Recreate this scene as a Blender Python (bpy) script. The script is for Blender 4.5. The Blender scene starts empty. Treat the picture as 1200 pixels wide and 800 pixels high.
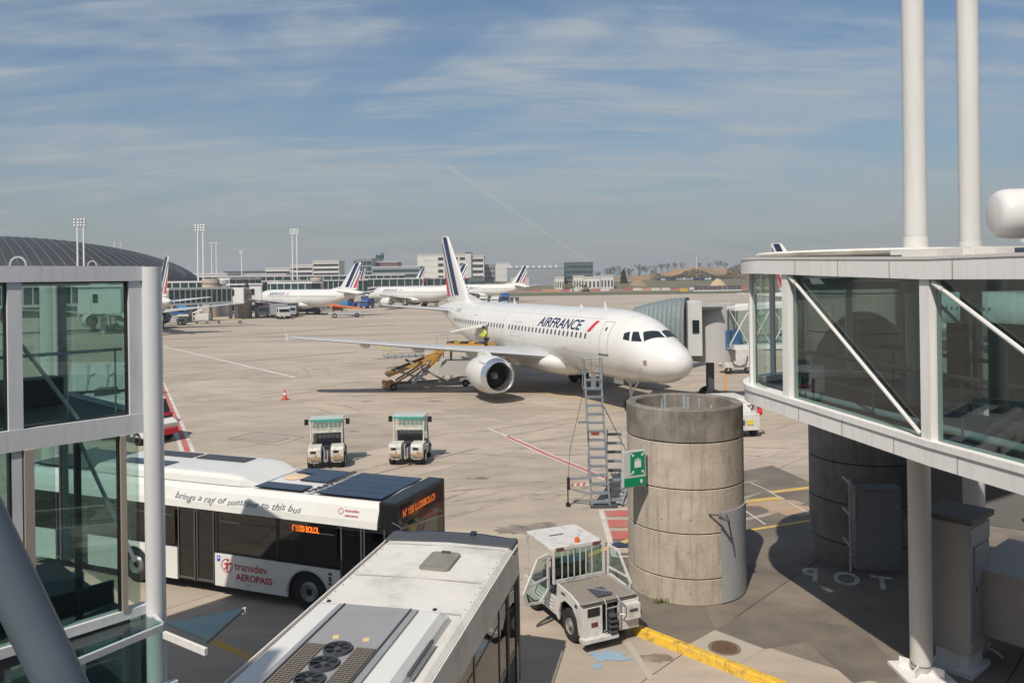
import bpy, bmesh, math, random
from mathutils import Vector, Matrix, noise
R = math.radians
rnd = random.Random(7)
sc = bpy.context.scene
col = sc.collection

# ------------------------------------------------------------------ camera
FPX, H0, ROLL, CH = 920.0, 326.0, 0.0138, 7.8      # focal length in px of a 1200 px frame, horizon row, roll, eye height
cam_d = bpy.data.cameras.new('camera')
cam = bpy.data.objects.new('camera', cam_d); col.objects.link(cam)
cam_d.sensor_width = 36; cam_d.lens = FPX/1200*36
cam_d.shift_y = (H0-400)/1200
cam_d.clip_start = .05; cam_d.clip_end = 30000
cam.matrix_world = Matrix.Translation((0, 0, CH)) @ Matrix.Rotation(R(90), 4, 'X') @ Matrix.Rotation(-ROLL, 4, 'Z')
sc.camera = cam

# ------------------------------------------------------------------ sky, sun, exposure
SUN_EL = R(50); SUN_AZ = math.atan2(.41, .91)        # the light travels towards +Y and a little towards +X
w = bpy.data.worlds.new('World'); sc.world = w; w.use_nodes = True
nt = w.node_tree; N = nt.nodes; L = nt.links; N.clear()
def wn(t, **k):
    n = N.new(t)
    for a, b in k.items(): setattr(n, a, b)
    return n
def wmath(op, a, b=None, c=None, clamp=False):
    n = N.new('ShaderNodeMath'); n.operation = op; n.use_clamp = clamp
    for i, x in enumerate((a, b, c)):
        if x is None: continue
        if isinstance(x, (int, float)): n.inputs[i].default_value = x
        else: L.new(x, n.inputs[i])
    return n.outputs[0]
def wmix(f, a, b):
    n = N.new('ShaderNodeMix'); n.data_type = 'RGBA'
    for s, x in ((n.inputs[0], f), (n.inputs[6], a), (n.inputs[7], b)):
        if isinstance(x, (int, float)): s.default_value = x
        elif isinstance(x, tuple): s.default_value = (*x, 1)
        else: L.new(x, s)
    return n.outputs[2]
sky = wn('ShaderNodeTexSky'); sky.sky_type = 'NISHITA'; sky.sun_disc = False
sky.sun_elevation = SUN_EL; sky.sun_rotation = SUN_AZ + math.pi
sky.air_density = 1.2; sky.dust_density = 2.0; sky.ozone_density = 2.5; sky.altitude = 100
tc = wn('ShaderNodeTexCoord'); sp = wn('ShaderNodeSeparateXYZ'); L.new(tc.outputs['Generated'], sp.inputs[0])
dx, dy, dz = sp.outputs
zz = wmath('MAXIMUM', dz, .02)
zc = wmath('ADD', zz, .20)
cx = wmath('DIVIDE', dx, zc); cy = wmath('DIVIDE', dy, zc)
def cloud(sx, sy, rot, sc_, det, lo, hi, off=0.):
    cb = wn('ShaderNodeCombineXYZ'); L.new(cx, cb.inputs[0]); L.new(cy, cb.inputs[1]); cb.inputs[2].default_value = off
    mp = wn('ShaderNodeMapping'); mp.inputs['Rotation'].default_value = (0, 0, rot); mp.inputs['Scale'].default_value = (sx, sy, 1)
    L.new(cb.outputs[0], mp.inputs[0])
    nz = wn('ShaderNodeTexNoise'); nz.inputs['Scale'].default_value = sc_; nz.inputs['Detail'].default_value = det
    nz.inputs['Roughness'].default_value = .58; nz.inputs['Distortion'].default_value = .6
    L.new(mp.outputs[0], nz.inputs['Vector'])
    mr = wn('ShaderNodeMapRange'); mr.interpolation_type = 'SMOOTHSTEP'
    mr.inputs['From Min'].default_value = lo; mr.inputs['From Max'].default_value = hi
    L.new(nz.outputs[0], mr.inputs[0]); return mr.outputs[0]
c1 = cloud(.7, 1.5, R(-24), 2.1, 14, .36, .64, 3.1)
c2 = cloud(.40, 3.2, R(-32), 3.6, 12, .44, .66, 7.7)
c3 = cloud(.9, 1.3, R(-15), 1.2, 4, .38, .56, 24.4)
cc = wmath('MULTIPLY', wmath('ADD', wmath('MULTIPLY_ADD', c1, .60, .16), wmath('MULTIPLY', c2, .42), clamp=True), wmath('MULTIPLY_ADD', c3, .72, .28))
# a faint contrail: the directions near one great circle, between two points of it
def dirpx(u, v):
    b = (v-H0+ROLL*(u-600)); a = u-600-ROLL*b
    return Vector((a, FPX, -b)).normalized()
dA, dB = dirpx(525, 195), dirpx(690, 307)
nn = dA.cross(dB).normalized(); mid = (dA+dB).normalized(); half = dA.dot(mid)
def dot(v):
    n = wn('ShaderNodeVectorMath', operation='DOT_PRODUCT'); L.new(tc.outputs['Generated'], n.inputs[0]); n.inputs[1].default_value = v; return n.outputs['Value']
tr = wmath('SUBTRACT', 1.0, wmath('DIVIDE', wmath('ABSOLUTE', dot(nn)), .0018), clamp=True)
tr = wmath('MULTIPLY', tr, wmath('GREATER_THAN', dot(mid), half))
hz = wmath('POWER', wmath('SUBTRACT', 1.0, wmath('MULTIPLY', zz, 1.5), clamp=True), 5.0)      # thick low haze
tint = wn('ShaderNodeMix'); tint.data_type = 'RGBA'; tint.blend_type = 'MULTIPLY'; tint.inputs[0].default_value = 1; L.new(sky.outputs[0], tint.inputs[6]); tint.inputs[7].default_value = (.80, .98, 1.12, 1)
c = wmix(wmath('MULTIPLY', cc, .88), tint.outputs[2], (4.9, 5.55, 6.05))
c = wmix(wmath('MULTIPLY', hz, .95), c, (4.05, 4.25, 4.35))
c = wmix(wmath('MULTIPLY', tr, .42), c, (6.4, 6.4, 6.2))
bg = wn('ShaderNodeBackground'); bg.inputs['Strength'].default_value = .088; L.new(c, bg.inputs['Color'])
wo = wn('ShaderNodeOutputWorld'); L.new(bg.outputs[0], wo.inputs[0])

sun_d = bpy.data.lights.new('sun', 'SUN'); sun_d.energy = 5.0; sun_d.angle = R(.55); sun_d.color = (1, .925, .82)
sun = bpy.data.objects.new('sun', sun_d); col.objects.link(sun)
ld = Vector((math.sin(SUN_AZ)*math.cos(SUN_EL), math.cos(SUN_AZ)*math.cos(SUN_EL), -math.sin(SUN_EL)))
sun.rotation_euler = ld.to_track_quat('-Z', 'Y').to_euler()
sun.location = (-20, -40, 60)
sc.view_settings.view_transform = 'Standard'; sc.view_settings.look = 'None'
sc.view_settings.exposure = -.06; sc.view_settings.gamma = 1

def at(u, v, z=0.0):
    """point of the place at height z that stands at this bearing and drop"""
    b = (v-H0+ROLL*(u-600)); a = u-600-ROLL*b
    y = FPX*(CH-z)/b
    return Vector((a*y/FPX, y, z))
def aty(u, v, y):
    b = (v-H0+ROLL*(u-600)); a = u-600-ROLL*b
    return Vector((a*y/FPX, y, CH-b*y/FPX))

# ------------------------------------------------------------------ materials
MATS = {}
def mat(name, c, rough=.6, metal=0., var=.0, vscale=3., c2=None, bump=0., bscale=40., coat=0., spec=.5, streak=0., objvar=0., emit=None, dirt=0., dscale=.5, stretch=None):
    if name in MATS: return MATS[name]
    m = bpy.data.materials.new(name); m.use_nodes = True; MATS[name] = m
    t = m.node_tree; n = t.nodes; l = t.links; p = n['Principled BSDF']
    p.inputs['Roughness'].default_value = rough; p.inputs['Metallic'].default_value = metal
    p.inputs['Specular IOR Level'].default_value = spec
    if coat: p.inputs['Coat Weight'].default_value = coat
    cur = None
    def rgb(cc):
        q = n.new('ShaderNodeRGB'); q.outputs[0].default_value = (*cc, 1); return q.outputs[0]
    def mixc(f, a, b, bt='MIX'):
        q = n.new('ShaderNodeMix'); q.data_type = 'RGBA'; q.blend_type = bt
        for s, x in ((q.inputs[0], f), (q.inputs[6], a), (q.inputs[7], b)):
            if isinstance(x, (int, float)): s.default_value = x
            elif isinstance(x, tuple): s.default_value = (*x, 1)
            else: l.new(x, s)
        return q.outputs[2]
    def nz(scale, det=5, vec=None, rough_=.6):
        q = n.new('ShaderNodeTexNoise'); q.inputs['Scale'].default_value = scale; q.inputs['Detail'].default_value = det
        q.inputs['Roughness'].default_value = rough_
        l.new(vec, q.inputs['Vector']); return q.outputs[0]
    def ramp(x, a, b):
        q = n.new('ShaderNodeMapRange'); q.inputs['From Min'].default_value = a; q.inputs['From Max'].default_value = b
        l.new(x, q.inputs[0]); return q.outputs[0]
    geo = n.new('ShaderNodeNewGeometry'); vec = geo.outputs['Position']
    cur = rgb(c)
    if stretch:
        mp = n.new('ShaderNodeMapping'); mp.inputs['Scale'].default_value = stretch; l.new(vec, mp.inputs[0]); sv = mp.outputs[0]
    else: sv = vec
    if var or c2:
        cc2 = c2 if c2 else tuple(x*(1-var) for x in c)
        cur = mixc(ramp(nz(vscale, 6, sv), .35, .68), cur, cc2)
    if dirt:
        cur = mixc(ramp(nz(dscale, 8, sv, .7), .5, .75), cur, mixc(dirt, cur, (.09, .08, .07)))
    if streak:
        mp = n.new('ShaderNodeMapping'); mp.inputs['Scale'].default_value = (6, 6, .5); l.new(vec, mp.inputs[0])
        cur = mixc(ramp(nz(1.5, 6, mp.outputs[0], .7), .5, .8), cur, mixc(streak, cur, (.05, .045, .04)))
    if objvar:
        oi = n.new('ShaderNodeObjectInfo'); q = n.new('ShaderNodeMapRange'); q.inputs['To Min'].default_value = 1-objvar; q.inputs['To Max'].default_value = 1+objvar*.6
        l.new(oi.outputs['Random'], q.inputs[0])
        cb = n.new('ShaderNodeCombineXYZ'); [l.new(q.outputs[0], cb.inputs[i]) for i in range(3)]
        cur = mixc(1.0, cur, cb.outputs[0], 'MULTIPLY')
    l.new(cur, p.inputs['Base Color'])
    if bump:
        b = n.new('ShaderNodeBump'); b.inputs['Strength'].default_value = bump; b.inputs['Distance'].default_value = .02
        l.new(nz(bscale, 6, vec), b.inputs['Height']); l.new(b.outputs[0], p.inputs['Normal'])
    if emit:
        p.inputs['Emission Color'].default_value = (*c, 1); p.inputs['Emission Strength'].default_value = emit
    return m
def glass(name, tint, refl=1.0, rough=0.0, base=.04):
    m = bpy.data.materials.new(name); m.use_nodes = True; MATS[name] = m
    t = m.node_tree; n = t.nodes; l = t.links; n.clear()
    o = n.new('ShaderNodeOutputMaterial'); mx = n.new('ShaderNodeMixShader'); tr = n.new('ShaderNodeBsdfTransparent'); gl = n.new('ShaderNodeBsdfGlossy')
    tr.inputs[0].default_value = (*tint, 1); gl.inputs['Roughness'].default_value = rough
    fr = n.new('ShaderNodeFresnel'); fr.inputs['IOR'].default_value = 1.5
    mm = n.new('ShaderNodeMath'); mm.operation = 'MULTIPLY_ADD'; mm.inputs[1].default_value = refl; mm.inputs[2].default_value = base; mm.use_clamp = True
    ge = n.new('ShaderNodeNewGeometry'); io = n.new('ShaderNodeMapRange'); io.inputs['To Min'].default_value = 1.5; io.inputs['To Max'].default_value = 1/1.5
    l.new(ge.outputs['Backfacing'], io.inputs[0]); l.new(io.outputs[0], fr.inputs['IOR'])
    l.new(fr.outputs[0], mm.inputs[0]); l.new(mm.outputs[0], mx.inputs[0]); l.new(tr.outputs[0], mx.inputs[1]); l.new(gl.outputs[0], mx.inputs[2]); l.new(mx.outputs[0], o.inputs[0])
    return m
WHITE = mat('white_paint', (.62, .605, .57), .35, var=.08, vscale=1.2)
BUSW = mat('bus_white', (.64, .63, .60), .28, coat=.3, var=.06, vscale=1.5)
ROOFW = mat('roof_white', (.64, .61, .565), .5, var=.12, vscale=1.1, dirt=.42, dscale=1.3)
PLANE = mat('aircraft_white', (.64, .625, .60), .26, coat=.4, var=.05, vscale=.7)
FRAMEW = mat('frame_white', (.72, .70, .675), .5, var=.08, vscale=.9, streak=.2)
FRAMEL = mat('frame_grey', (.60, .60, .61), .5, var=.10, vscale=1.2, streak=.28)
STEELG = mat('steel_grey', (.36, .37, .39), .45, var=.1, vscale=2)
DKGREY = mat('dark_grey', (.06, .063, .07), .5)
BLACK = mat('black_plastic', (.012, .012, .014), .35)
RUBBER = mat('rubber', (.022, .021, .02), .85, var=.3, vscale=9)
ALU = mat('aluminium', (.55, .56, .57), .35, .75, var=.1, vscale=4)
GALV = mat('galvanised', (.40, .42, .44), .45, .35, var=.2, vscale=6)
CHROME = mat('bare_metal_lip', (.75, .75, .76), .18, .95)
NAVY = mat('navy_paint', (.012, .022, .085), .35)
REDP = mat('red_paint', (.55, .018, .03), .4)
ORANGE = mat('orange_paint', (.65, .16, .03), .5)
YEL = mat('yellow_paint', (.68, .40, .03), .55, var=.3, vscale=5, dirt=.5, dscale=3)
YELL = mat('yellow_line', (.58, .36, .05), .8, c2=(.40, .29, .15), vscale=1.3, bump=.1)
WLINE = mat('white_line', (.58, .54, .50), .85, c2=(.40, .35, .31), vscale=1.1)
RLINE = mat('red_line', (.42, .09, .08), .85, c2=(.36, .16, .13), vscale=1.2)
CONC = mat('concrete_drum', (.44, .375, .305), .9, c2=(.34, .29, .235), vscale=1.3, bump=.5, bscale=14, streak=.62, dirt=.45, dscale=1.1)
CONCD = mat('concrete_weathered', (.25, .22, .185), .92, c2=(.12, .105, .09), vscale=1.6, bump=.4, bscale=14, streak=.8, dirt=.5, dscale=1.2)
APRON = mat('apron_concrete', (.40, .332, .265), .9, c2=(.31, .258, .206), vscale=.55, bump=.3, bscale=9, dirt=.38, dscale=.45, objvar=.13, stretch=(.55, 1.5, 1))
GROUNDM = mat('apron_far', (.40, .334, .268), .92, c2=(.31, .258, .207), vscale=.06, bump=.1, bscale=2, dirt=.36, dscale=.09, stretch=(.5, 2.0, 1))
ASPH = mat('asphalt_filler', (.10, .085, .07), .95)
TEAL = glass('teal_glass', (.76, .86, .84), .8, 0, .03)
TEALD = glass('dark_teal_glass', (.44, .58, .565), 1.3, 0, .03)
CLEARG = glass('clear_glass', (.62, .78, .76), 1.2, 0, .05)
BUSW_ = glass('bus_window_glass', (.30, .32, .31), 1.0, .0, .05)
BUSG = mat('bus_glass', (.012, .014, .015), .06, spec=.7)
FARG = mat('far_glass', (.045, .085, .085), .12, var=.5, vscale=.35)
GRASS = mat('grass_green', (.07, .085, .03), .95, c2=(.13, .115, .06), vscale=.08)

# ------------------------------------------------------------------ mesh helpers
class MB:
    def __init__(s): s.v = []; s.f = []; s.smooth = []
    def add(s, vs, fs, sm=False):
        o = len(s.v); s.v += [tuple(x) for x in vs]; s.f += [tuple(i+o for i in f) for f in fs]; s.smooth += [sm]*len(fs); return s
    def box(s, c, d, rz=0, M=None):
        x, y, z = (k/2 for k in d); c = Vector(c)
        vs = [Vector((a*x, b*y, e*z)) for a in (-1, 1) for b in (-1, 1) for e in (-1, 1)]
        if rz: m = Matrix.Rotation(rz, 3, 'Z'); vs = [m@q for q in vs]
        if M: vs = [M@q for q in vs]
        return s.add([q+c for q in vs], [(0, 1, 3, 2), (4, 6, 7, 5), (0, 4, 5, 1), (2, 3, 7, 6), (0, 2, 6, 4), (1, 5, 7, 3)])
    def bar(s, p, q, a, b, up=(0, 0, 1)):
        p, q = Vector(p), Vector(q); d = q-p; l = d.length; d.normalize(); u = Vector(up)
        if abs(d.dot(u)) > .98: u = Vector((0, 1, 0))
        r = d.cross(u).normalized(); u = r.cross(d).normalized()
        vs = [pp+r*(i*a/2)+u*(j*b/2) for pp in (p, q) for i, j in ((-1, -1), (1, -1), (1, 1), (-1, 1))]
        return s.add(vs, [(3, 2, 1, 0), (4, 5, 6, 7), (0, 1, 5, 4), (1, 2, 6, 5), (2, 3, 7, 6), (3, 0, 4, 7)])
    def tube(s, pts, r, n=8, caps=True, r2=None):
        pts = [Vector(p) for p in pts]; k = len(pts); vs = []; prev = None
        for i, p in enumerate(pts):
            d = (pts[min(i+1, k-1)]-pts[max(i-1, 0)]).normalized()
            u = prev if prev is not None else (Vector((0, 0, 1)) if abs(d.z) < .95 else Vector((0, 1, 0)))
            a = d.cross(u).normalized(); u = a.cross(d).normalized(); prev = u
            rr = r if r2 is None else r+(r2-r)*i/(k-1)
            vs += [p+(a*math.cos(t*2*math.pi/n)+u*math.sin(t*2*math.pi/n))*rr for t in range(n)]
        fs = [(i*n+j, i*n+(j+1) % n, (i+1)*n+(j+1) % n, (i+1)*n+j) for i in range(k-1) for j in range(n)]
        s.add(vs, fs, True)
        if caps: s.add(vs[:n], [tuple(range(n))[::-1]]); s.add(vs[-n:], [tuple(range(n))])
        return s
    def lathe(s, prof, n=24, c=(0, 0, 0), axis='Z', sm=True, a0=0, a1=2*math.pi):
        """prof: (radius, height) pairs"""
        c = Vector(c); full = abs(a1-a0-2*math.pi) < 1e-6; m = n if full else n+1; vs = []
        for r, h in prof:
            for j in range(m):
                t = a0+(a1-a0)*j/n; x, y = r*math.cos(t), r*math.sin(t)
                vs.append(c+(Vector((x, y, h)) if axis == 'Z' else Vector((h, x, y)) if axis == 'X' else Vector((x, h, y))))
        fs = []
        for i in range(len(prof)-1):
            for j in range(n):
                a, b = i*m+j, i*m+((j+1) % m if full else j+1); fs.append((a, b, b+m, a+m))
        return s.add(vs, fs, sm)
    def disc(s, c, r, n=20, axis='Z'):
        c = Vector(c); vs = []
        for j in range(n):
            x, y = r*math.cos(2*math.pi*j/n), r*math.sin(2*math.pi*j/n)
            vs.append(c+(Vector((x, y, 0)) if axis == 'Z' else Vector((0, x, y)) if axis == 'X' else Vector((x, 0, y))))
        return s.add(vs, [tuple(range(n))])
    def prism(s, poly, h0, h1, plane='XY', bev=0):
        """extrude a 2-D outline (may be concave) between h0 and h1"""
        def P(a, b, h): return (a, b, h) if plane == 'XY' else (a, h, b) if plane == 'XZ' else (h, a, b)
        n = len(poly); vs = [P(a, b, h0) for a, b in poly]+[P(a, b, h1) for a, b in poly]
        return s.add(vs, [tuple(range(n))[::-1], tuple(range(n, 2*n))]+[(i, (i+1) % n, n+(i+1) % n, n+i) for i in range(n)])
    def loft(s, secs, caps=True, sm=True, closed=True):
        n = len(secs[0]); vs = [p for q in secs for p in q]; k = len(secs)
        fs = [(i*n+j, i*n+(j+1) % n, (i+1)*n+(j+1) % n, (i+1)*n+j) for i in range(k-1) for j in range(n if closed else n-1)]
        s.add(vs, fs, sm)
        if caps: s.add(secs[0], [tuple(range(n))[::-1]]); s.add(secs[-1], [tuple(range(n))])
        return s
    def xf(s, M):
        s.v = [tuple(M@Vector(q)) for q in s.v]; return s
    def build(s, name, m, parent=None, label=None, stuff=False, bevel=0, world=False):
        me = bpy.data.meshes.new(name); me.from_pydata(s.v, [], s.f)
        me.polygons.foreach_set('use_smooth', s.smooth)
        for x in (m if isinstance(m, (list, tuple)) else [m]): me.materials.append(x)
        bm = bmesh.new(); bm.from_mesh(me)
        if any(s.smooth): bmesh.ops.remove_doubles(bm, verts=bm.verts, dist=1e-5)
        if bevel: bmesh.ops.bevel(bm, geom=[e for e in bm.edges if len(e.link_faces) == 2 and e.calc_face_angle(0) > .6], offset=bevel, segments=2, affect='EDGES', profile=.6)
        bmesh.ops.recalc_face_normals(bm, faces=bm.faces); bm.to_mesh(me); bm.free()
        if any(s.smooth):
            try: me.set_sharp_from_angle(angle=R(38))
            except Exception: pass
        o = bpy.data.objects.new(name, me); col.objects.link(o)
        if parent:
            o.parent = parent
        if label: o['label'] = label
        if stuff: o['kind'] = 'stuff'
        return o
def thing(name, label, cat, loc=(0, 0, 0), rz=0, group=None):
    o = bpy.data.objects.new(name, None); col.objects.link(o); o.empty_display_size = .3
    o.location = loc; o.rotation_euler = (0, 0, rz); o['label'] = label; o['category'] = cat
    if group: o['group'] = group
    return o
def tag(o, label, cat, group=None, kind=None):
    if label: o['label'] = label
    if cat: o['category'] = cat
    if group: o['group'] = group
    if kind: o['kind'] = kind
    return o
def struct(o, label=None):
    o['kind'] = 'structure'
    if label: o['label'] = label
    return o
def kids(o): return [c for c in bpy.data.objects if c.parent == o]
def copy_tree(o, loc=None, rz=None, label=None, group=None, parent=None):
    ch = KID.get(o.name) or kids(o); KID[o.name] = ch
    c = o.copy(); col.objects.link(c)
    if parent: c.parent = parent
    if loc is not None: c.location = loc
    if rz is not None: c.rotation_euler = (0, 0, rz)
    if label: c['label'] = label
    if group: c['group'] = group
    for k in ch: copy_tree(k, parent=c)
    return c
KID = {}
def inst(name, me, parent, M):
    """another piece that shares a mesh"""
    o = bpy.data.objects.new(name, me); col.objects.link(o); o.parent = parent; o.matrix_local = M; return o
def text_mb(body, size, shear=0., align='LEFT', thick=0., bold=0., space=1.0):
    cu = bpy.data.curves.new('txt', 'FONT'); cu.body = body; cu.size = size; cu.shear = shear; cu.align_x = align
    cu.offset = bold; cu.space_character = space; cu.resolution_u = 3
    o = bpy.data.objects.new('txt', cu); col.objects.link(o)
    dg = bpy.context.evaluated_depsgraph_get(); me = bpy.data.meshes.new_from_object(o.evaluated_get(dg))
    mb = MB(); mb.add([v.co.copy() for v in me.vertices], [tuple(p.vertices) for p in me.polygons])
    bpy.data.objects.remove(o); bpy.data.curves.remove(cu); bpy.data.meshes.remove(me)
    return mb
# ------------------------------------------------------------------ ground
E1 = Vector((.68, .733, 0)).normalized(); E2 = Vector((E1.y, -E1.x, 0))
g = MB(); n = 30
# one sheet out to the horizon, slightly finer near the apron
for (x0, x1, y0, y1) in ((-4000, 4000, -300, 6000),):
    g.add([(x0, y0, -.014), (x1, y0, -.014), (x1, y1, -.014), (x0, y1, -.014)], [(0, 1, 2, 3)])
ground = struct(g.build('ground', GROUNDM), 'warm grey concrete apron reaching to the horizon')
SL = 5.2; GR = math.atan2(E1.y, E1.x); org = at(840, 738)
sl = MB(); sl.box((0, 0, -.006), (SL-.022, SL-.022, .012)); slab0 = None; cnt = 0
fil = MB()
for i in range(-16, 24):
    for j in range(-18, 20):
        c = org+E1*(i+.5)*SL+E2*(j+.5)*SL
        if 3 < c.y < 78 and abs(c.x) < .70*c.y+7 and cnt < 297:
            if slab0 is None: slab0 = sl.build('slab', APRON, ground); me = slab0.data; slab0.matrix_local = Matrix.Translation((c.x, c.y, rnd.uniform(-.002, .002))) @ Matrix.Rotation(GR, 4, 'Z')
            else: inst('slab', me, ground, Matrix.Translation((c.x, c.y, rnd.uniform(-.002, .002))) @ Matrix.Rotation(GR, 4, 'Z'))
            fil.box((c.x, c.y, -.0115), (SL+.1, SL+.1, .001), rz=GR); cnt += 1
DSLM = mat('stained_shaded_slab', (.20, .165, .130), .85, c2=(.105, .088, .072), vscale=.6, bump=.35, bscale=9, dirt=.45, dscale=.9, objvar=.22)  # stained slabs, with the shade under the right bridge darkened into their colour
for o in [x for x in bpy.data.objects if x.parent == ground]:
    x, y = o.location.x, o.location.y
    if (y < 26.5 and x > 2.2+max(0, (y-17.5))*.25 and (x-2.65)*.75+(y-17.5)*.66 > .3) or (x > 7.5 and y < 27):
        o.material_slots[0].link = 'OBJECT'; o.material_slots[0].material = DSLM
fil.build('joint_filler', ASPH, ground, stuff=True)
# painted lines: sheets 4 mm apart
def line(pts, wd, m, z=.006, name='line_marking', closed=False):
    P = [at(u, v, 0) for u, v in pts]; vs = []
    for i, p in enumerate(P):
        d = (P[min(i+1, len(P)-1)]-P[max(i-1, 0)]); d.z = 0; d.normalize(); nrm = Vector((-d.y, d.x, 0))*wd/2
        vs += [(p+nrm)+Vector((0, 0, z)), (p-nrm)+Vector((0, 0, z))]
    mb = MB(); mb.add(vs, [(2*i, 2*i+1, 2*i+3, 2*i+2) for i in range(len(P)-1)]); return mb.build(name, m, ground)
def quad(pts, m, z=.006, name='painted_patch'):
    mb = MB(); mb.add([at(u, v, 0)+Vector((0, 0, z)) for u, v in pts], [tuple(range(len(pts)))]); return mb.build(name, m, ground)
line([(170, 401), (260, 422), (345, 442)], .42, WLINE)
line([(190, 452), (300, 430)], .13, WLINE, .010)
line([(188, 448), (206, 492), (226, 545)], .62, WLINE); line([(188, 448), (206, 492), (226, 545)], .26, RLINE, .010)
PINK = mat('worn_pink_line', (.46, .36, .31), .9, c2=(.37, .28, .23), vscale=1)
line([(330, 532), (421, 520), (498, 512), (560, 504), (574, 502)], .12, PINK)
line([(572, 502), (594, 511)], .16, WLINE, .010)
line([(594, 511), (640, 532), (712, 561)], .40, WLINE, .006); line([(594, 511), (640, 532), (712, 561)], .20, RLINE, .010)
line([(704, 597), (720, 652)], .16, WLINE); line([(719, 652), (800, 652)], .12, WLINE, .010); line([(703, 598), (790, 594)], .10, WLINE, .010)
for a in ((598, 605, 709), (609, 618, 712), (622, 632, 716), (641, 648, 722)):
    quad([(a[2], a[0]), (790, a[0]), (792, a[1]), (a[2]+2, a[1])], RLINE if a[0] < 640 else PINK, .014)
line([(676, 656), (735, 634), (790, 616)], .22, YELL, .018)
line([(600, 455), (640, 461), (684, 468), (708, 473), (735, 481), (790, 505), (860, 545)], .16, YELL, .006)
line([(437, 403), (478, 418)], .40, mat('worn_yellow_green', (.42, .37, .10), .9), .006)
line([(849, 428), (851, 470)], .16, mat('orange_line', (.48, .24, .04), .9), .010)
line([(868, 540), (905, 533), (955, 525)], .16, PINK); line([(868, 537), (955, 521)], .06, WLINE, .010)
line([(871, 588), (917, 583)], .34, YELL, .014); line([(903, 577), (952, 571)], .30, YELL, .014)
line([(880, 621), (950, 610), (1000, 602)], .17, YELL, .014)
line([(899, 575), (945, 600), (1000, 628)], .06, WLINE, .018); line([(871, 597), (897, 615)], .06, WLINE, .018)
line([(880, 566), (905, 577)], .06, WLINE, .018)
line([(235, 745), (297, 772)], .20, YELL); line([(735, 752), (764, 796)], .14, mat('faded_line', (.38, .34, .29), .9), .006)
line([(300, 468), (420, 452)], .10, PINK); line([(420, 560), (560, 525)], .10, mat('tar_joint', (.19, .16, .13), .9), .006)
line([(0, 640), (60, 700)], .1, WLINE); line([(60, 610), (155, 598)], .12, WLINE); line([(70, 640), (155, 622)], .1, WLINE, .010)
# fuel hydrant pit frame, inspection plate, tar stains
line([(268, 514), (300, 506), (356, 512), (324, 522), (268, 514)], .08, mat('pit_frame', (.23, .20, .17), .9), .010)
quad([(282, 514), (302, 509), (340, 513), (320, 519)], mat('pit_plate', (.29, .25, .21), .8), .014)
PALE = mat('new_concrete', (.37, .325, .27), .9, var=.1, vscale=1, bump=.2, bscale=12)
quad([(810, 757), (838, 738), (896, 760), (866, 778)], PALE, .006, 'concrete_collar')
STN = mat('tar_stain', (.24, .205, .165), .95, c2=(.33, .28, .225), vscale=.9)
def blot(u, v, rx, ry, m, seed, z=.0035, n=26, name='stain'):
    c = at(u, v); q = random.Random(seed); mb = MB(); k = [q.uniform(.7, 1.2) for _ in range(n)]
    vs = [c+Vector((rx*k[i]*math.cos(i*2*math.pi/n), ry*k[i]*math.sin(i*2*math.pi/n), z)) for i in range(n)]
    mb.add(vs, [tuple(range(n))]); return mb.build(name, m, ground)
BLUE = mat('blue_chalk', (.13, .33, .52), .95, c2=(.38, .32, .26), vscale=9)
blot(712, 768, .40, .24, BLUE, 1, .007); blot(700, 780, .12, .12, BLUE, 3, .007); blot(727, 772, .22, .08, BLUE, 2, .0078)
RUST = mat('rust_stain', (.36, .22, .12), .95, c2=(.33, .28, .22), vscale=2)
blot(905, 590, 1.0, .5, RUST, 5, .0045); blot(925, 596, .8, .7, RUST, 6, .0048)
# tyre tracks: long dark rubber films on the far apron
TRK = mat('tyre_film', (.235, .195, .155), .9, c2=(.335, .283, .228), vscale=.5)
for (u0, v0, u1, v1, wd) in ((200, 384, 620, 372, 1.6), (190, 398, 460, 380, 1.2), (300, 395, 560, 388, .8), (560, 360, 880, 352, 2.5), (620, 366, 860, 358, 1.5), (180, 430, 420, 412, .5), (610, 520, 940, 470, .35), (600, 500, 930, 455, .3)):
    line([(u0, v0), ((u0+u1)/2, (v0+v1)/2+rnd.uniform(-1.5, 1.5)), (u1, v1)], wd, TRK, .0032, 'tyre_track')
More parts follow.
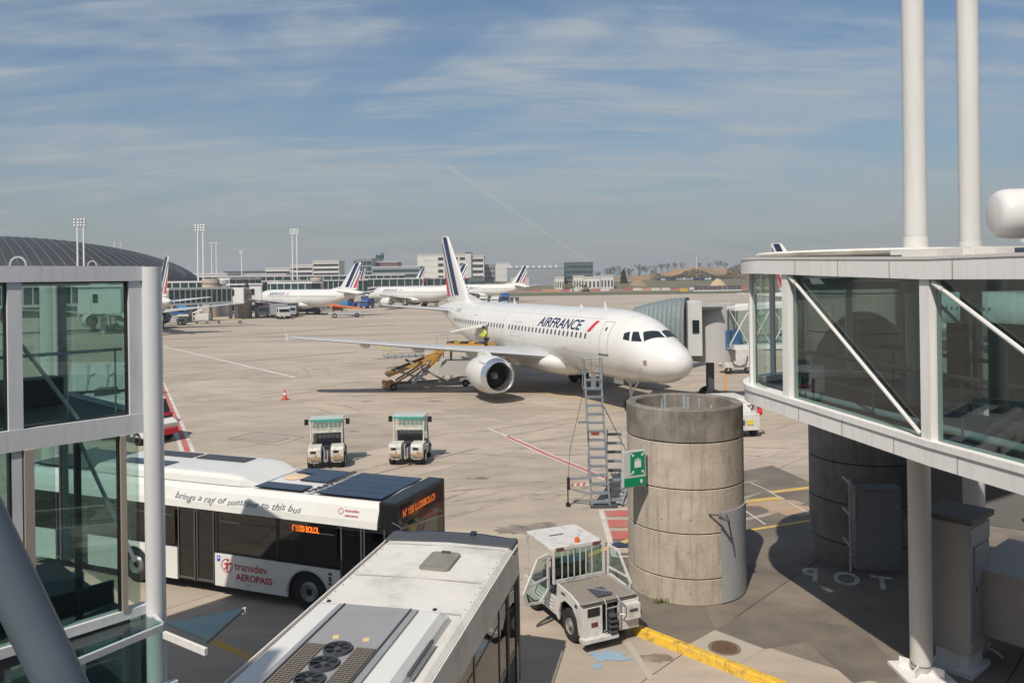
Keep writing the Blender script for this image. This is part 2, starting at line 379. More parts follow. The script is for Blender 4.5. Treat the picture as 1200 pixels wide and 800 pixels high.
# oil drips, rubber arcs and patched slabs around the stands
OIL = mat('oil_stain', (.13, .112, .09), .6, c2=(.30, .25, .2), vscale=2.2)
q = random.Random(21)
for k, (u, v, rx, ry) in enumerate(((613, 620, .9, .5), (640, 615, .4, .3), (676, 585, .3, .2), (560, 560, .5, .25), (655, 360, 2, 1), (430, 470, .4, .3), (520, 640, .3, .2), (770, 770, .35, .2), (700, 735, .25, .2), (300, 560, .4, .3), (415, 505, .3, .2), (510, 470, .5, .3), (445, 340+80, .7, .3), (800, 440, .8, .3))):
    blot(u, v, rx, ry, OIL, 40+k, .0030+.0001*k)
ARC = mat('rubber_arc', (.21, .175, .14), .9, c2=(.40, .33, .26), vscale=1.6)
for k in range(30):
    u, v = q.uniform(230, 900), q.uniform(385, 620); c0 = at(u, v); a = q.uniform(-.5, .7)+(2.2 if k % 3 == 0 else 0); rr_ = q.uniform(6, 22); L0_ = q.uniform(3, 9); pts_ = []
    for off_ in (0, 1.7):
        vs = []; nseg = 8
        for i in range(nseg+1):
            s = L0_*i/nseg; th = a+s/rr_; p = c0+Vector((math.cos(a)*s-math.sin(a)*s*s/(2*rr_), math.sin(a)*s+math.cos(a)*s*s/(2*rr_), 0)); n2 = Vector((-math.sin(th), math.cos(th), 0)); w2 = .09*math.sin(math.pi*(i+.3)/(nseg+.6))+.02
            z_ = .0024+.00005*k
            vs += [p+n2*(off_-w2)+Vector((0, 0, z_)), p+n2*(off_+w2)+Vector((0, 0, z_))]
        mb = MB(); mb.add(vs, [(2*i, 2*i+1, 2*i+3, 2*i+2) for i in range(nseg)]); mb.build('tyre_mark', ARC, ground)
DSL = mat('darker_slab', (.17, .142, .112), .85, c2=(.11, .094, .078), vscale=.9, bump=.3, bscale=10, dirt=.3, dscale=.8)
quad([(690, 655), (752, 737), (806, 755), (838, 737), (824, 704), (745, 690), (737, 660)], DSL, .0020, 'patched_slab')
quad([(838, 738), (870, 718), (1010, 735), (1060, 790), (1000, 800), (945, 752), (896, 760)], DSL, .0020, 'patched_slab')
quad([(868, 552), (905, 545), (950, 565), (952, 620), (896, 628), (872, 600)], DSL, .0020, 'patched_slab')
# mirrored STOP: a window reflection painted onto the ground as flat letters
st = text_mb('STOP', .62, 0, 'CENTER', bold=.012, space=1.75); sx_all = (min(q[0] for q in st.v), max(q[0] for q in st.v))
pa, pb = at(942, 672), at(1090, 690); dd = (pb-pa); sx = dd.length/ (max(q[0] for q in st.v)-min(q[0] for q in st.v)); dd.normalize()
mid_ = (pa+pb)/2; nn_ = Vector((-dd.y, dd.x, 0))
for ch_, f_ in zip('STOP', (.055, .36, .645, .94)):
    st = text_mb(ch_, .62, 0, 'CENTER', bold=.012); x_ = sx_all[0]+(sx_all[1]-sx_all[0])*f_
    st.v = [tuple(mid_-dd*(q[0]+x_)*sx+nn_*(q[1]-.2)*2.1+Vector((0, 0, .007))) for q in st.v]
    st.build('reflected_letter', mat('letter_reflection', (.55, .52, .49), .9, c2=(.34, .31, .28), vscale=3), ground)
# grass beyond the taxiway and a strip of bare soil
gm = MB(); gm.add([at(560, 347.5)+Vector((0, 0, .1)), (900, 325, .1), (900, 400, .1), (-20, 400, .1)], [(0, 1, 2, 3)])
struct(gm.build('grass_strip', GRASS), 'narrow dull green grass strip beyond the taxiway')

# manhole
m = thing('manhole_cover', 'round rusty brown manhole cover in its pale concrete collar by the yellow kerb', 'manhole cover', at(849, 759))
mb = MB(); mb.lathe([(0, .016), (.27, .016), (.275, .008)], 28); mb.build('lid', mat('rusty_iron', (.13, .075, .045), .8, var=.4, vscale=9, bump=.6, bscale=60), m)
mb = MB(); mb.lathe([(.285, .018), (.33, .018), (.335, .008)], 28); mb.build('frame', mat('iron_ring', (.17, .12, .09), .8), m)
# yellow kerb: cast blocks end to end
k0, k1 = at(744, 740), at(925, 812); d = (k1-k0); ln = d.length; d.normalize(); nb = 3
kb = thing('wheel_stop_kerb', 'long raised yellow kerb with chipped paint beside the white baggage tug', 'kerb', k0, math.atan2(d.y, d.x))
for i in range(nb):
    mb = MB(); a, b = i*ln/nb+.004, (i+1)*ln/nb-.004
    mb.prism([(-.13, 0), (.13, 0), (.10, .15), (.06, .17), (-.06, .17), (-.10, .15)], a, b, 'YZ')
    mb.v = [(x, y, z) for x, y, z in mb.v]; mb.build('kerb_block', mat('chipped_yellow', (.70, .42, .03), .6, c2=(.60, .38, .06), vscale=3, bump=.6, bscale=25, dirt=1.0, dscale=7), kb)
# black and yellow bumper on the right
b0 = at(1172, 600); bm_ = thing('striped_bumper', 'low black and yellow striped bumper block under the right glass bridge', 'bumper', b0, R(-38))
for i in range(5):
    mb = MB(); mb.box((.25+i*.36, 0, .07), (.33, .16, .14)); mb.build('stripe_block', YEL if i % 2 == 0 else BLACK, bm_)
# crumpled cloth
q = random.Random(4); mb = MB(); nn2 = 9; vs = []
for i in range(nn2):
    for j in range(nn2):
        x, y = i/(nn2-1)-.5, j/(nn2-1)-.5; rr = math.hypot(x, y)
        vs.append((x*.5, y*.34, max(0.01, .13*(1-rr*1.5)+q.uniform(-.03, .035))))
mb.add(vs, [(i*nn2+j, i*nn2+j+1, (i+1)*nn2+j+1, (i+1)*nn2+j) for i in range(nn2-1) for j in range(nn2-1)], True)
o = mb.build('crumpled_cloth', mat('navy_cloth', (.02, .035, .07), .95)); o.location = at(727, 640); tag(o, 'small crumpled dark blue cloth on the yellow line beside the concrete drum', 'cloth')

# ------------------------------------------------------------------ concrete drums
def drum(name, label, c, r, h, grooves, hollow=False, group=None, cm=None):
    t = thing(name, label, 'concrete pillar', c, 0, group)
    zs = [0]+grooves+[h]
    for i in range(len(zs)-1):
        a, b = zs[i]+(.022 if i else 0), zs[i+1]
        mb = MB(); last = i == len(zs)-2
        if last and hollow:
            mb.lathe([(r-.02, a), (r, a+.02), (r, b-.03), (r-.03, b), (r-.21, b), (r-.24, b-.03), (r-.24, b-.34), (0, b-.34)], 64)
        else:
            mb.lathe([(r-.03, a), (r, a+.012), (r, b-.012), (r-.03, b)], 64)
        mb.build('ring', CONCD if last and hollow else (cm or CONC), t)
    mb = MB(); mb.lathe([(r-.035, .02), (r-.035, h-.45)], 48); mb.build('core', mat('joint_dark', (.03, .028, .025), .95), t)
    return t
DA = Vector((4.33, 20.0, 0)); RA = 1.45
t = drum('concrete_drum', 'sunlit round concrete pillar with open top, green assembly sign on its left', DA, RA, 4.62, [.60, 1.67, 2.72, 3.82], True)
for k, (dx_, dy_, hh, rr) in enumerate(((-.95, -.3, .18, .035), (-.62, -.35, .22, .04), (-.5, .25, .30, .035), (-.42, .28, .42, .045), (-.33, -.4, .12, .05), (.0, -.1, .42, .055), (.09, -.12, .40, .05), (.12, -.45, .10, .05), (.42, .1, .32, .035), (.5, -.35, .14, .06), (.63, -.3, .22, .045))):
    mb = MB(); mb.tube([(dx_, dy_, 4.25), (dx_, dy_, 4.33+hh)], rr, 8); mb.build('anchor_rod', GALV, t)
# curved steel access door let into the right of the drum
view = math.atan2(-DA.y, -DA.x)
mb = MB(); a0, a1 = view+R(34), view+R(88)
mb.lathe([(RA+.004, .03), (RA+.035, .03), (RA+.035, 2.18), (RA+.004, 2.18)], 20, a0=a0, a1=a1); dr = mb.build('door', mat('door_grey', (.33, .33, .34), .5, var=.1, vscale=2, streak=.2), t)
mb = MB(); h_ = Vector((math.cos(a1-R(6)), math.sin(a1-R(6)), 0))*(RA+.06); mb.bar(h_+Vector((0, 0, 1.5)), h_+Vector((0, 0, 1.62)), .05, .04); mb.build('handle', ALU, dr)
# tie holes and small chips left by the formwork
q = random.Random(9)
for z in (.3, 1.15, 2.2, 3.25):
    for k in range(-3, 4):
        a = view+R(-20+k*26)+R(q.uniform(-9, 9)); 
        if (z < 2.2 and R(34) < a-view < R(88)) or q.random() < .45: continue
        p = Vector((math.cos(a), math.sin(a), 0))*(RA+.001)+Vector((0, 0, z+q.uniform(-.22, .22))); mb = MB(); mb.box(p, (.010, .024, .024), rz=a); mb.build('tie_hole', mat('hole_dark', (.07, .06, .05), .95), t)
# bracket with a drooping arm
mb = MB(); an = view+R(32); p0 = Vector((math.cos(view+R(22)), math.sin(view+R(22)), 0))*(RA+.02)+Vector((0, 0, 2.16)); p1 = Vector((math.cos(an), math.sin(an), 0))*(RA+.42)+Vector((0, 0, 2.10))
p2 = Vector((math.cos(view+R(37)), math.sin(view+R(37)), 0))*(RA+.30)+Vector((0, 0, 1.62))
p3 = Vector((math.cos(view+R(40)), math.sin(view+R(40)), 0))*(RA+.04)+Vector((0, 0, 2.12))
mb.tube([p0, (p0+p1)/2+Vector((0, 0, .06)), p1], .022, 6); mb.tube([p1, p2], .018, 6); mb.tube([p1, p3], .018, 6); mb.bar(p1, (p0+p1)/2, .06, .03); mb.build('bracket', DKGREY, t)
# weeds at the foot
mb = MB(); q = random.Random(3)
wb = Vector((math.cos(view-R(24)), math.sin(view-R(24)), 0))*(RA+.05)+DA
for i in range(46):
    p = wb+Vector((q.gauss(0, .07), q.gauss(0, .04), 0)); a = q.uniform(0, 6.28); l_ = q.uniform(.05, .17); s_ = Vector((math.cos(a), math.sin(a), 0))*.018
    mb.add([p-s_, p+s_, p+Vector((q.gauss(0, .06), q.gauss(0, .06), l_))], [(0, 1, 2)])
tag(mb.build('weed_tuft', mat('weed', (.10, .12, .03), .9)), 'small green weed tuft growing at the foot of the sunlit pillar', 'weed')

# green assembly-point sign, held off the drum on two arms
GRN = mat('sign_green', (.0, .20, .09), .45); SW = mat('sign_white', (.62, .62, .60), .5)
sp_ = at(742, 600, 3.35); sc0 = aty(743.5, 549, 18.75)
sg = thing('assembly_sign', 'green emergency assembly point sign with white people symbol on the concrete pillar', 'sign', (sc0.x, sc0.y, sc0.z), R(24))
mb = MB(); mb.box((0, .03, .0), (.62, .10, .86)); mb.build('frame', mat('sign_frame', (.52, .53, .52), .4, .2), sg, bevel=.012)
mb = MB(); mb.box((.075, -.025, .13), (.40, .008, .54)); face = mb.build('panel', GRN, sg)
mb = MB(); mb.box((-.005, -.028, -.30), (.60, .012, .20)); fp = mb.build('lower_panel', GRN, sg)
mb = MB(); X0, Z0 = .075, .12
for (x, hgt) in ((0, .19), (-.062, .12), (.062, .12)):
    mb.prism([(X0+x+.022*math.cos(i*.785), Z0+hgt*.5+.03+.022*math.sin(i*.785)) for i in range(8)], -.036-abs(x)*.01, -.031, 'XZ')
    mb.prism([(X0+x-.028, Z0-.09), (X0+x+.028, Z0-.09), (X0+x+.030, Z0+hgt*.5-.01), (X0+x+.012, Z0+hgt*.5+.004), (X0+x-.012, Z0+hgt*.5+.004), (X0+x-.030, Z0+hgt*.5-.01)], -.0365-abs(x)*.012, -.031, 'XZ')
for sx_, sz_ in ((-1, -1), (-1, 1), (1, -1), (1, 1)):
    cx_, cz_ = X0+sx_*.145, Z0+.01+sz_*.21; ux, uz = -sx_, -sz_
    tip = (cx_+ux*.04, cz_+uz*.04)
    mb.prism([tip, (tip[0]-ux*.06, tip[1]), (tip[0], tip[1]-uz*.06)], -.0362, -.031, 'XZ')
    b0_, b1_ = (tip[0]-ux*.02, tip[1]-uz*.02), (cx_-ux*.04, cz_-uz*.04); o_ = .010
    mb.prism([(b0_[0]+o_*uz, b0_[1]-o_*ux), (b0_[0]-o_*uz, b0_[1]+o_*ux), (b1_[0]-o_*uz, b1_[1]+o_*ux), (b1_[0]+o_*uz, b1_[1]-o_*ux)], -.0360, -.031, 'XZ')
mb.build('pictogram', SW, face)
mb = MB()
for (x, r_) in ((.17, .035),): mb.prism([(x+r_*math.cos(i*.785), -.30+r_*1.5*math.sin(i*.785)) for i in range(8)], -.040, -.034, 'XZ')
mb.build('symbol', SW, fp)
mb = MB(); mb.bar((.28, .05, .25), (.62, .22, .25), .04, .04); mb.bar((.28, .05, -.2), (.62, .22, -.2), .04, .04); mb.build('arm', GALV, sg)

DB = Vector((9.75, 21.9, 0))
drum('concrete_drum', 'shaded concrete pillar carrying the rounded end of the right glass bridge', DB, 1.45, 8.3, [.6, 1.67, 2.75, 3.85, 5.0, 6.2, 7.25], cm=mat('concrete_shade_tone', (.27, .245, .22), .9, c2=(.18, .165, .15), vscale=1.2, bump=.5, bscale=14, streak=.6, dirt=.5, dscale=1.0))  # same concrete as the sunlit drum, its base colour darkened to deepen the shade
# ------------------------------------------------------------------ right glass bridge with rounded end
BC = Vector((7.70, 17.12, 0)); BR = 2.56
bd = Vector((.222, -.975, 0)).normalized(); bn = Vector((-bd.y, bd.x, 0))       # along the bridge towards the terminal; bn points to its far side
if bn.x < 0: bn = -bn
T0 = BC-bn*BR
def bp(s, off=0, z=0):       # s metres from the rotunda along the bridge, off metres in from the near wall
    return T0+bd*s+bn*off+Vector((0, 0, z))
LEN = 14.0; WID = 2.85
def zb(s): return .13-.13*min(max(s/4.73, 0), 1)    # gentle rise towards the rotunda
ZS, ZG0, ZG1, ZT = 4.876, 5.26, 7.697, 7.998
br = thing('glass_bridge', 'white framed glass passenger bridge with rounded end filling the right side', 'passenger bridge', (BC.x, BC.y, 0))
off = -Vector((BC.x, BC.y, 0))
def arcpts(r, a0, a1, n): return [Vector((BC.x+r*math.cos(a0+(a1-a0)*i/n), BC.y+r*math.sin(a0+(a1-a0)*i/n), 0)) for i in range(n+1)]
an0 = math.atan2(-bn.y, -bn.x)           # angle of the tangent point
SWEEP = R(-205)
def path(inset, n=30):
    """outline of the near wall: straight part from the terminal, then round the rotunda"""
    pts = [bp(s, inset) for s in (LEN, 11, 8.2, 4.8, 3.1, .95, 0.0)]
    pts += arcpts(BR-inset, an0, an0+SWEEP, n)[1:]
    return pts
def par(p):                              # distance from the rotunda tangent
    return max(0, (p-T0).dot(bd))
def ribbon(mb, inner, outer, z0, z1, sm=False):
    P, Q = path(inner), path(outer); k = len(P); vs = []
    for a, b in zip(P, Q):
        dz_ = zb(par(a)); vs += [a+off+Vector((0, 0, z0+dz_)), b+off+Vector((0, 0, z0+dz_)), b+off+Vector((0, 0, z1+dz_)), a+off+Vector((0, 0, z1+dz_))]
    fs = []
    for i in range(k-1):
        o = 4*i
        for j in range(4): fs.append((o+j, o+(j+1) % 4, o+4+(j+1) % 4, o+4+j))
    fs += [(3, 2, 1, 0), (4*k-4, 4*k-3, 4*k-2, 4*k-1)]
    mb.add(vs, fs, True)
mb = MB(); ribbon(mb, .28, 0, ZS, ZG0-.10); ribbon(mb, .30, -.03, ZG0-.10, ZG0); mb.build('sill_beam', FRAMEW, br)
mb = MB(); ribbon(mb, .28, -.04, ZG1, ZT); mb.build('fascia', FRAMEW, br)
mb = MB(); ribbon(mb, .02, -.055, ZT-.0, ZT+.045); mb.build('roof_edge', mat('edge_trim', (.60, .56, .52), .5, streak=.3), br)
# floor and roof slabs
def slab(z0, z1, ins, name, m):
    mb = MB(); mb.lathe([(0, z0+.13), (BR-ins, z0+.13), (BR-ins, z1+.13), (0, z1+.13)], 48); mb.build(name, m, br)
    ss = (1.4, 3.1, 4.8, 8.2, LEN); mb = MB(); secs = []
    for s in ss: secs.append([bp(s, ins)+off+Vector((0, 0, z0+zb(s)+.004)), bp(s, WID)+off+Vector((0, 0, z0+zb(s)+.004)), bp(s, WID)+off+Vector((0, 0, z1+zb(s)+.004)), bp(s, ins)+off+Vector((0, 0, z1+zb(s)+.004))])
    mb.loft(secs, sm=False); return mb.build(name, m, br)
slab(ZS+.05, ZG0-.14, .29, 'floor', mat('bridge_floor', (.045, .047, .05), .5))
slab(ZG1+.06, ZT-.03, .27, 'roof', ROOFW)
# cladding joints along the fascia and the sill
for s in [1.4+1.32*i for i in range(10)]:
    for z0_, z1_, o_ in ((ZG1, ZT-.02, -.046), (ZS+.02, ZG0-.12, -.006)):
        mb = MB(); p = bp(s, o_)+off; mb.box((p.x, p.y, (z0_+z1_)/2+zb(s)), (.012, .012, z1_-z0_), rz=math.atan2(bd.y, bd.x)); mb.build('cladding_joint', mat('joint_grey', (.28, .27, .26), .7), br)
# posts and glass of the near wall
posts = [.94, 4.73, 9.1, 13.2]
for s in posts:
    mb = MB(); p = bp(s, .12)+off; z_ = zb(s); mb.box((p.x, p.y, (ZG0+ZG1)/2+z_), (.20, .22, ZG1-ZG0), rz=math.atan2(bd.y, bd.x)); mb.build('post', FRAMEW, br)
P = path(.13)
for a, b in ((.94, 4.73), (4.73, 9.1), (9.1, 13.2)):
    mb = MB(); p, q = bp(a+.14, .12)+off, bp(b-.14, .12)+off
    za, zb_ = zb(a), zb(b); nrm = bn*.012
    vs = [p-nrm+Vector((0, 0, ZG0+za)), q-nrm+Vector((0, 0, ZG0+zb_)), q-nrm+Vector((0, 0, ZG1+zb_)), p-nrm+Vector((0, 0, ZG1+za))]
    mb.add(vs, [(0, 1, 2, 3)]); mb.build('pane', TEALD, br)
    # tie rods: near (in front of the glass) and far wall
    ra = bp(a+.16, .04)+off+Vector((0, 0, ZG1+za-.05)); rb = bp(b-.15, .04)+off+Vector((0, 0, ZG0+zb_+.06))
    mb = MB(); mb.tube([ra, rb], .033, 8); mb.tube([ra, ra+(rb-ra).normalized()*.22], .05, 8); mb.build('tie_rod', WHITE, br)
    ra = bp(a+.16, WID-.1)+off+Vector((0, 0, ZG1+za-.05)); rb = bp(b-.15, WID-.1)+off+Vector((0, 0, ZG0+zb_+.06))
    mb = MB(); mb.tube([ra, rb], .033, 6); mb.build('tie_rod', FRAMEL, br)
    # dark mullion midway on the far wall, pane, handrail
    for fr in (0, .5, 1):
        pm = bp(a+(b-a)*fr, WID-.1)+off; mb = MB(); mb.box((pm.x, pm.y, (ZG0+ZG1)/2+za), (.10, .12, ZG1-ZG0), rz=math.atan2(bd.y, bd.x)); mb.build('mullion', STEELG, br)
    mb = MB(); p, q = bp(a, WID-.1)+off, bp(b, WID-.1)+off
    mb.add([p+Vector((0, 0, ZG0+za)), q+Vector((0, 0, ZG0+zb_)), q+Vector((0, 0, ZG1+zb_)), p+Vector((0, 0, ZG1+za))], [(0, 1, 2, 3)]); mb.build('pane', TEALD, br)
for inset in (.42, WID-.42):
    mb = MB(); mb.tube([bp(.6, inset, ZG0+1.0)+off, bp(LEN, inset, ZG0+.85)+off], .04, 8); mb.tube([bp(.6, inset, ZG0+.5)+off, bp(LEN, inset, ZG0+.35)+off], .02, 6)
    for s in range(1, 14, 2): mb.tube([bp(s, inset, ZG0-.1)+off, bp(s, inset, ZG0+.95)+off], .015, 6)
    mb.build('handrail', DKGREY, br)
mb = MB()
for s in range(1, 14, 3): p = bp(s, WID/2)+off; mb.box((p.x, p.y, ZG1-.10), (WID-.5, .18, .24), rz=math.atan2(bd.y, bd.x)+R(90))
mb.build('ceiling_beam', STEELG, br)
mb = MB(); p = bp(2.7, WID-.4)+off; mb.box((p.x, p.y, ZG0+1.0), (.42, .10, 1.2), rz=math.atan2(bd.y, bd.x)); mb.build('notice_panel', mat('navy_panel', (.02, .03, .06), .4), br)
mb = MB(); p = bp(3.9, WID-.42)+off; mb.box((p.x, p.y, ZG0+.8), (.9, .08, 1.7), rz=math.atan2(bd.y, bd.x)); mb.build('inner_wall_panel', mat('panel_teal', (.12, .17, .16), .5), br)
# curved panes of the rotunda, each between two thin posts
aa = [0, -20, -44, -68, -92, -118, -150, -205]
for i in range(len(aa)-1):
    a0, a1 = an0+R(aa[i])*1., an0+R(aa[i+1]); mb = MB()
    mb.lathe([(BR-.15, ZG0+.13), (BR-.15, ZG1+.13)], 10, c=(0, 0, 0), a0=min(a0, a1), a1=max(a0, a1))
    mb.build('curved_pane', TEAL, br)
    mb = MB(); q_ = Vector((math.cos(a0), math.sin(a0), 0))*(BR-.15); wv = .15 if i in (0, 1, 2, 5) else .07
    if i: mb.box((q_.x, q_.y, (ZG0+ZG1)/2+.13), (.12, wv, ZG1-ZG0), rz=a0); mb.build('post', FRAMEW, br)
# reflective column seen inside the glass
mb = MB(); mb.tube([(-1.68, -.58, ZG0+.1), (-1.68, -.58, ZG1+.1)], .17, 16); mb.build('steel_column', mat('polished_steel', (.5, .52, .53), .12, .9, var=.3, vscale=1.5), br)
# ceiling lights, floor trolley rail and seating inside
for s in (2, 5, 8, 11):
    mb = MB(); p = bp(s, WID/2)+off; mb.box((p.x, p.y, ZG1-.03), (1.6, .16, .05), rz=math.atan2(bd.y, bd.x)); mb.build('ceiling_panel', WHITE, br)
mb = MB(); mb.tube([bp(.8, .5, ZG0+.12)+off, bp(13, .5, ZG0+.05)+off], .07, 10); mb.build('heating_pipe', STEELG, br)
# roof-top pieces
def roofpt(u, v, z): return at(u, v, z)
mb = MB(); mb.lathe([(2.15, ZT+.17), (2.28, ZT+.24), (2.24, ZT+.28), (0, ZT+.33)], 40); mb.lathe([(2.05, ZT+.08), (2.05, ZT+.22)], 40); mb.build('round_roof_cap', ROOFW, br)
cr = math.atan2(bd.y, bd.x)
def rb_(s, o, z, d, name, m, rz=0):
    mb = MB(); p = bp(s, o)+off; mb.box((p.x, p.y, z), d, rz=cr+rz); mb.build(name, m, br)
rb_(4.8, .9, ZT+.10, (1.6, 1.3, .10), 'roof_panel', ROOFW, R(9)); rb_(3.4, 1.75, ZT+.17, (1.9, 1.0, .08), 'roof_panel', WHITE)
rb_(6.5, 1.1, ZT+.09, (1.4, 1.0, .08), 'roof_light', mat('roof_light_dark', (.04, .055, .09), .2), R(6)); rb_(6.0, 2.05, ZT+.19, (2.0, .7, .12), 'vent_slot', DKGREY)
rb_(5.9, 2.2, ZT+.28, (2.2, .95, .05), 'roof_panel', WHITE)
mb = MB(); mb.tube([bp(6.3, 1.9, ZT+.24)+off, bp(7.1, 1.9, ZT+.24)+off, bp(7.6, 1.7, ZT+.14)+off, bp(8.3, 1.0, ZT+.07)+off, bp(10.3, .35, ZT+.07)+off], .09, 10); mb.build('duct_pipe', ROOFW, br)
rb_(7.4, .4, ZT+.11, (.7, .4, .08), 'roof_clamp', GALV); rb_(5.1, .4, ZT+.10, (.5, .5, .10), 'base_plate', ROOFW)

# steel columns that carry the bridge and run on up as masts
def mast(c, r, z1, label, base=True, z0=0.):
    t = thing('steel_mast', label, 'mast', (c.x, c.y, 0))
    mb = MB(); mb.lathe([(0, .22), (r*.9, .22), (r, .3), (r, z1-5), (r*.98, z1)], 28); mb.build('shaft', mat('mast_white', (.60, .58, .55), .4, var=.05, vscale=.8, streak=.10), t)
    mb = MB(); mb.lathe([(r+.015, 8.22), (r+.015, 8.5)], 28); mb.build('collar', WHITE, t)
    for k in range(0): mb = MB(); mb.lathe([(r+.002, 9.9+2.3*k), (r+.006, 9.91+2.3*k), (r+.006, 9.93+2.3*k), (r+.002, 9.94+2.3*k)], 28); mb.build('weld_seam', FRAMEW, t)
    if base:
        mb = MB(); mb.box((0, 0, .03), (.9, .9, .06)); mb.lathe([(r*.5, .05), (r*1.05, .22)], 20)
        for k in range(4): a = R(45+90*k); mb.box((math.cos(a)*.26, math.sin(a)*.26, .13), (.3, .03, .2), rz=a)
        mb.build('base_plate', FRAMEW, t)
    return t
mast(aty(1077.5, 600, 15.25), .205, 24, 'front round white steel mast rising through the edge of the right bridge')
mast(aty(1141.5, 600, 17.9), .225, 25, 'rear round white steel mast behind the one at the bridge edge')
# big white cylinder on brackets above the roof
cy_ = aty(1163, 251, 14.2); t = thing('roof_cylinder', 'large white horizontal cylinder with domed end above the bridge roof', 'cylinder tank', (cy_.x, cy_.y, cy_.z))
prof = [(0, 0)]+[(.30, .012), (.37, .045), (.415, .10), (.44, .18), (.45, .28)]+[(.45, 4)]
mb = MB(); mb.lathe(prof+[(0, 4)], 32, axis='X'); mb.xf(Matrix.Rotation(R(-8), 4, 'Z')); mb.build('shell', mat('tank_white', (.60, .585, .56), .35, var=.05, vscale=1, streak=.1), t)
mb = MB(); mb.lathe([(.455, .62), (.455, .66)], 32, axis='X'); mb.lathe([(.03, 0), (.03, .02), (0, .02)], 8, c=(.4, 0, 0)); mb.xf(Matrix.Rotation(R(-8), 4, 'Z')); mb.build('seam_band', FRAMEW, t)
mb = MB(); mb.box((2.2, -.3, -.62), (.2, .5, .5)); mb.box((3.6, -.5, -.62), (.2, .5, .5)); mb.build('bracket', GALV, t)

# cabinets under the bridge
def cab(name, label, u0, u1, vb, ztop, Y, depth, m, rz=0, zbot=0., doors=1):
    c0, c1 = aty(u0, vb, Y), aty(u1, vb, Y); wd = (c1-c0).length
    t = thing(name, label, 'cabinet', ((c0.x+c1.x)/2, Y+depth/2, 0), rz)
    mb = MB(); mb.box((0, 0, (ztop+zbot)/2), (wd, depth, ztop-zbot)); mb.build('body', m, t, bevel=.012)
    return t, wd
HOUS = mat('housing_grey', (.30, .29, .28), .5, var=.08, vscale=1.5, streak=.15)
CABG = mat('cabinet_grey', (.15, .16, .18), .5, var=.1)
t, wd = cab('switch_cabinet', 'flat dark grey switch cabinet in front of the shaded concrete pillar', 1006, 1057, 668, 2.62, 19.0, .35, CABG, R(-8), .62)
mb = MB(); mb.box((0, -.19, 1.62), (wd-.10, .02, 1.8)); dr = mb.build('door', CABG, t)
mb = MB(); mb.box((wd*.4, -.21, 2.2), (.03, .03, .12)); mb.build('handle', ALU, dr)
mb = MB(); mb.tube([(-wd/2-.08, 0, .5), (-wd/2-.08, 0, 2.75)], .03, 8)
for z in (.9, 1.7, 2.5): mb.box((-wd/2-.03, 0, z), (.14, .05, .04)); mb.box((-wd/2+.1, .7, z), (.05, 1.2, .05))
mb.build('support_frame', STEELG, t)
# tall plant housing with a louvred canopy edge
p = aty(1124, 770, 15.6); t = thing('plant_housing', 'tall grey box housing with overhanging top beside the front steel mast', 'cabinet', (p.x, p.y, 0), R(40))
mb = MB(); mb.box((0, 0, 1.72), (.98, .80, 2.5)); mb.build('body', HOUS, t, bevel=.015)
mb = MB(); mb.box((0, 0, 3.03), (1.15, .95, .10)); mb.build('top', mat('housing_top', (.08, .075, .07), .6), t)
mb = MB(); mb.box((.0, -.412, 2.72), (.94, .02, .34)); mb.build('upper_panel', HOUS, t)
mb = MB(); mb.box((.06, -.414, 1.72), (.72, .02, 1.55)); dr = mb.build('door', HOUS, t)
mb = MB(); mb.box((-.26, -.43, 1.7), (.03, .03, .1)); mb.build('handle', DKGREY, dr)
mb = MB(); mb.box((0, -.412, .62), (.94, .02, .26)); mb.build('lower_panel', HOUS, t)
mb = MB(); mb.box((0, 0, .27), (.7, .6, .42)); mb.box((0, 0, .05), (.95, .8, .1)); mb.build('pedestal', FRAMEL, t)
p = at(1150, 772); t = thing('hose_coupling', 'small metal hose coupling with loose straps beside the tall grey housing', 'hose', (p.x, p.y, 0), R(30))
mb = MB(); mb.tube([(-.5, 0, .25), (-.1, 0, .3), (.2, .1, .2)], .06, 10); mb.box((-.1, 0, .3), (.16, .2, .16)); mb.build('coupling', GALV, t)
mb = MB(); mb.tube([(.2, .1, .2), (.35, 0, .25), (.45, .15, .05)], .02, 6); mb.tube([(.2, .1, .2), (.25, -.15, .15), (.4, -.2, .02)], .02, 6); mb.tube([(.2, .1, .2), (.2, .12, 1.6)], .012, 6); mb.build('strap', FRAMEW, t)
# slanting service passage behind and right-hand skirt
p = at(1120, 640); t = thing('service_passage', 'dark enclosed service passage behind the steel masts below the bridge', 'passage', (12.1, 18.9, 0), R(-33))
mb = MB(); mb.box((0, 0, 2.55), (3.6, 1.6, 1.5)); mb.build('body', mat('passage_grey', (.16, .155, .15), .6, var=.1), t, bevel=.02)
mb = MB(); mb.box((0, 0, 3.34), (3.7, 1.7, .06)); mb.build('roof', mat('passage_roof', (.05, .055, .07), .35), t)
mb = MB(); [mb.box((x, y, .9), (.14, .14, 1.8)) for x in (-1.6, 1.6) for y in (-.6, .6)]; mb.build('leg', STEELG, t)
p = aty(1180, 690, 15.0); t = thing('side_housing', 'pale panelled housing at the right edge beneath the bridge', 'housing', (p.x+.9, p.y+.8, 0), R(40))
mb = MB(); mb.box((0, 0, 1.35), (2.4, 1.4, 1.3)); mb.build('body', HOUS, t, bevel=.02)
mb = MB(); mb.box((0, -.72, 2.02), (2.44, .08, .08)); mb.box((0, -.72, .72), (2.44, .08, .10)); [mb.box((x, -.72, 1.37), (.06, .05, 1.2)) for x in (-1.1, -.6, .1, .9)]; mb.build('frame', FRAMEW, t)
mb = MB(); mb.bar((-1.1, -.3, 3.1), (1.1, -.3, 2.15), .06, .06); mb.build('brace', STEELG, t)

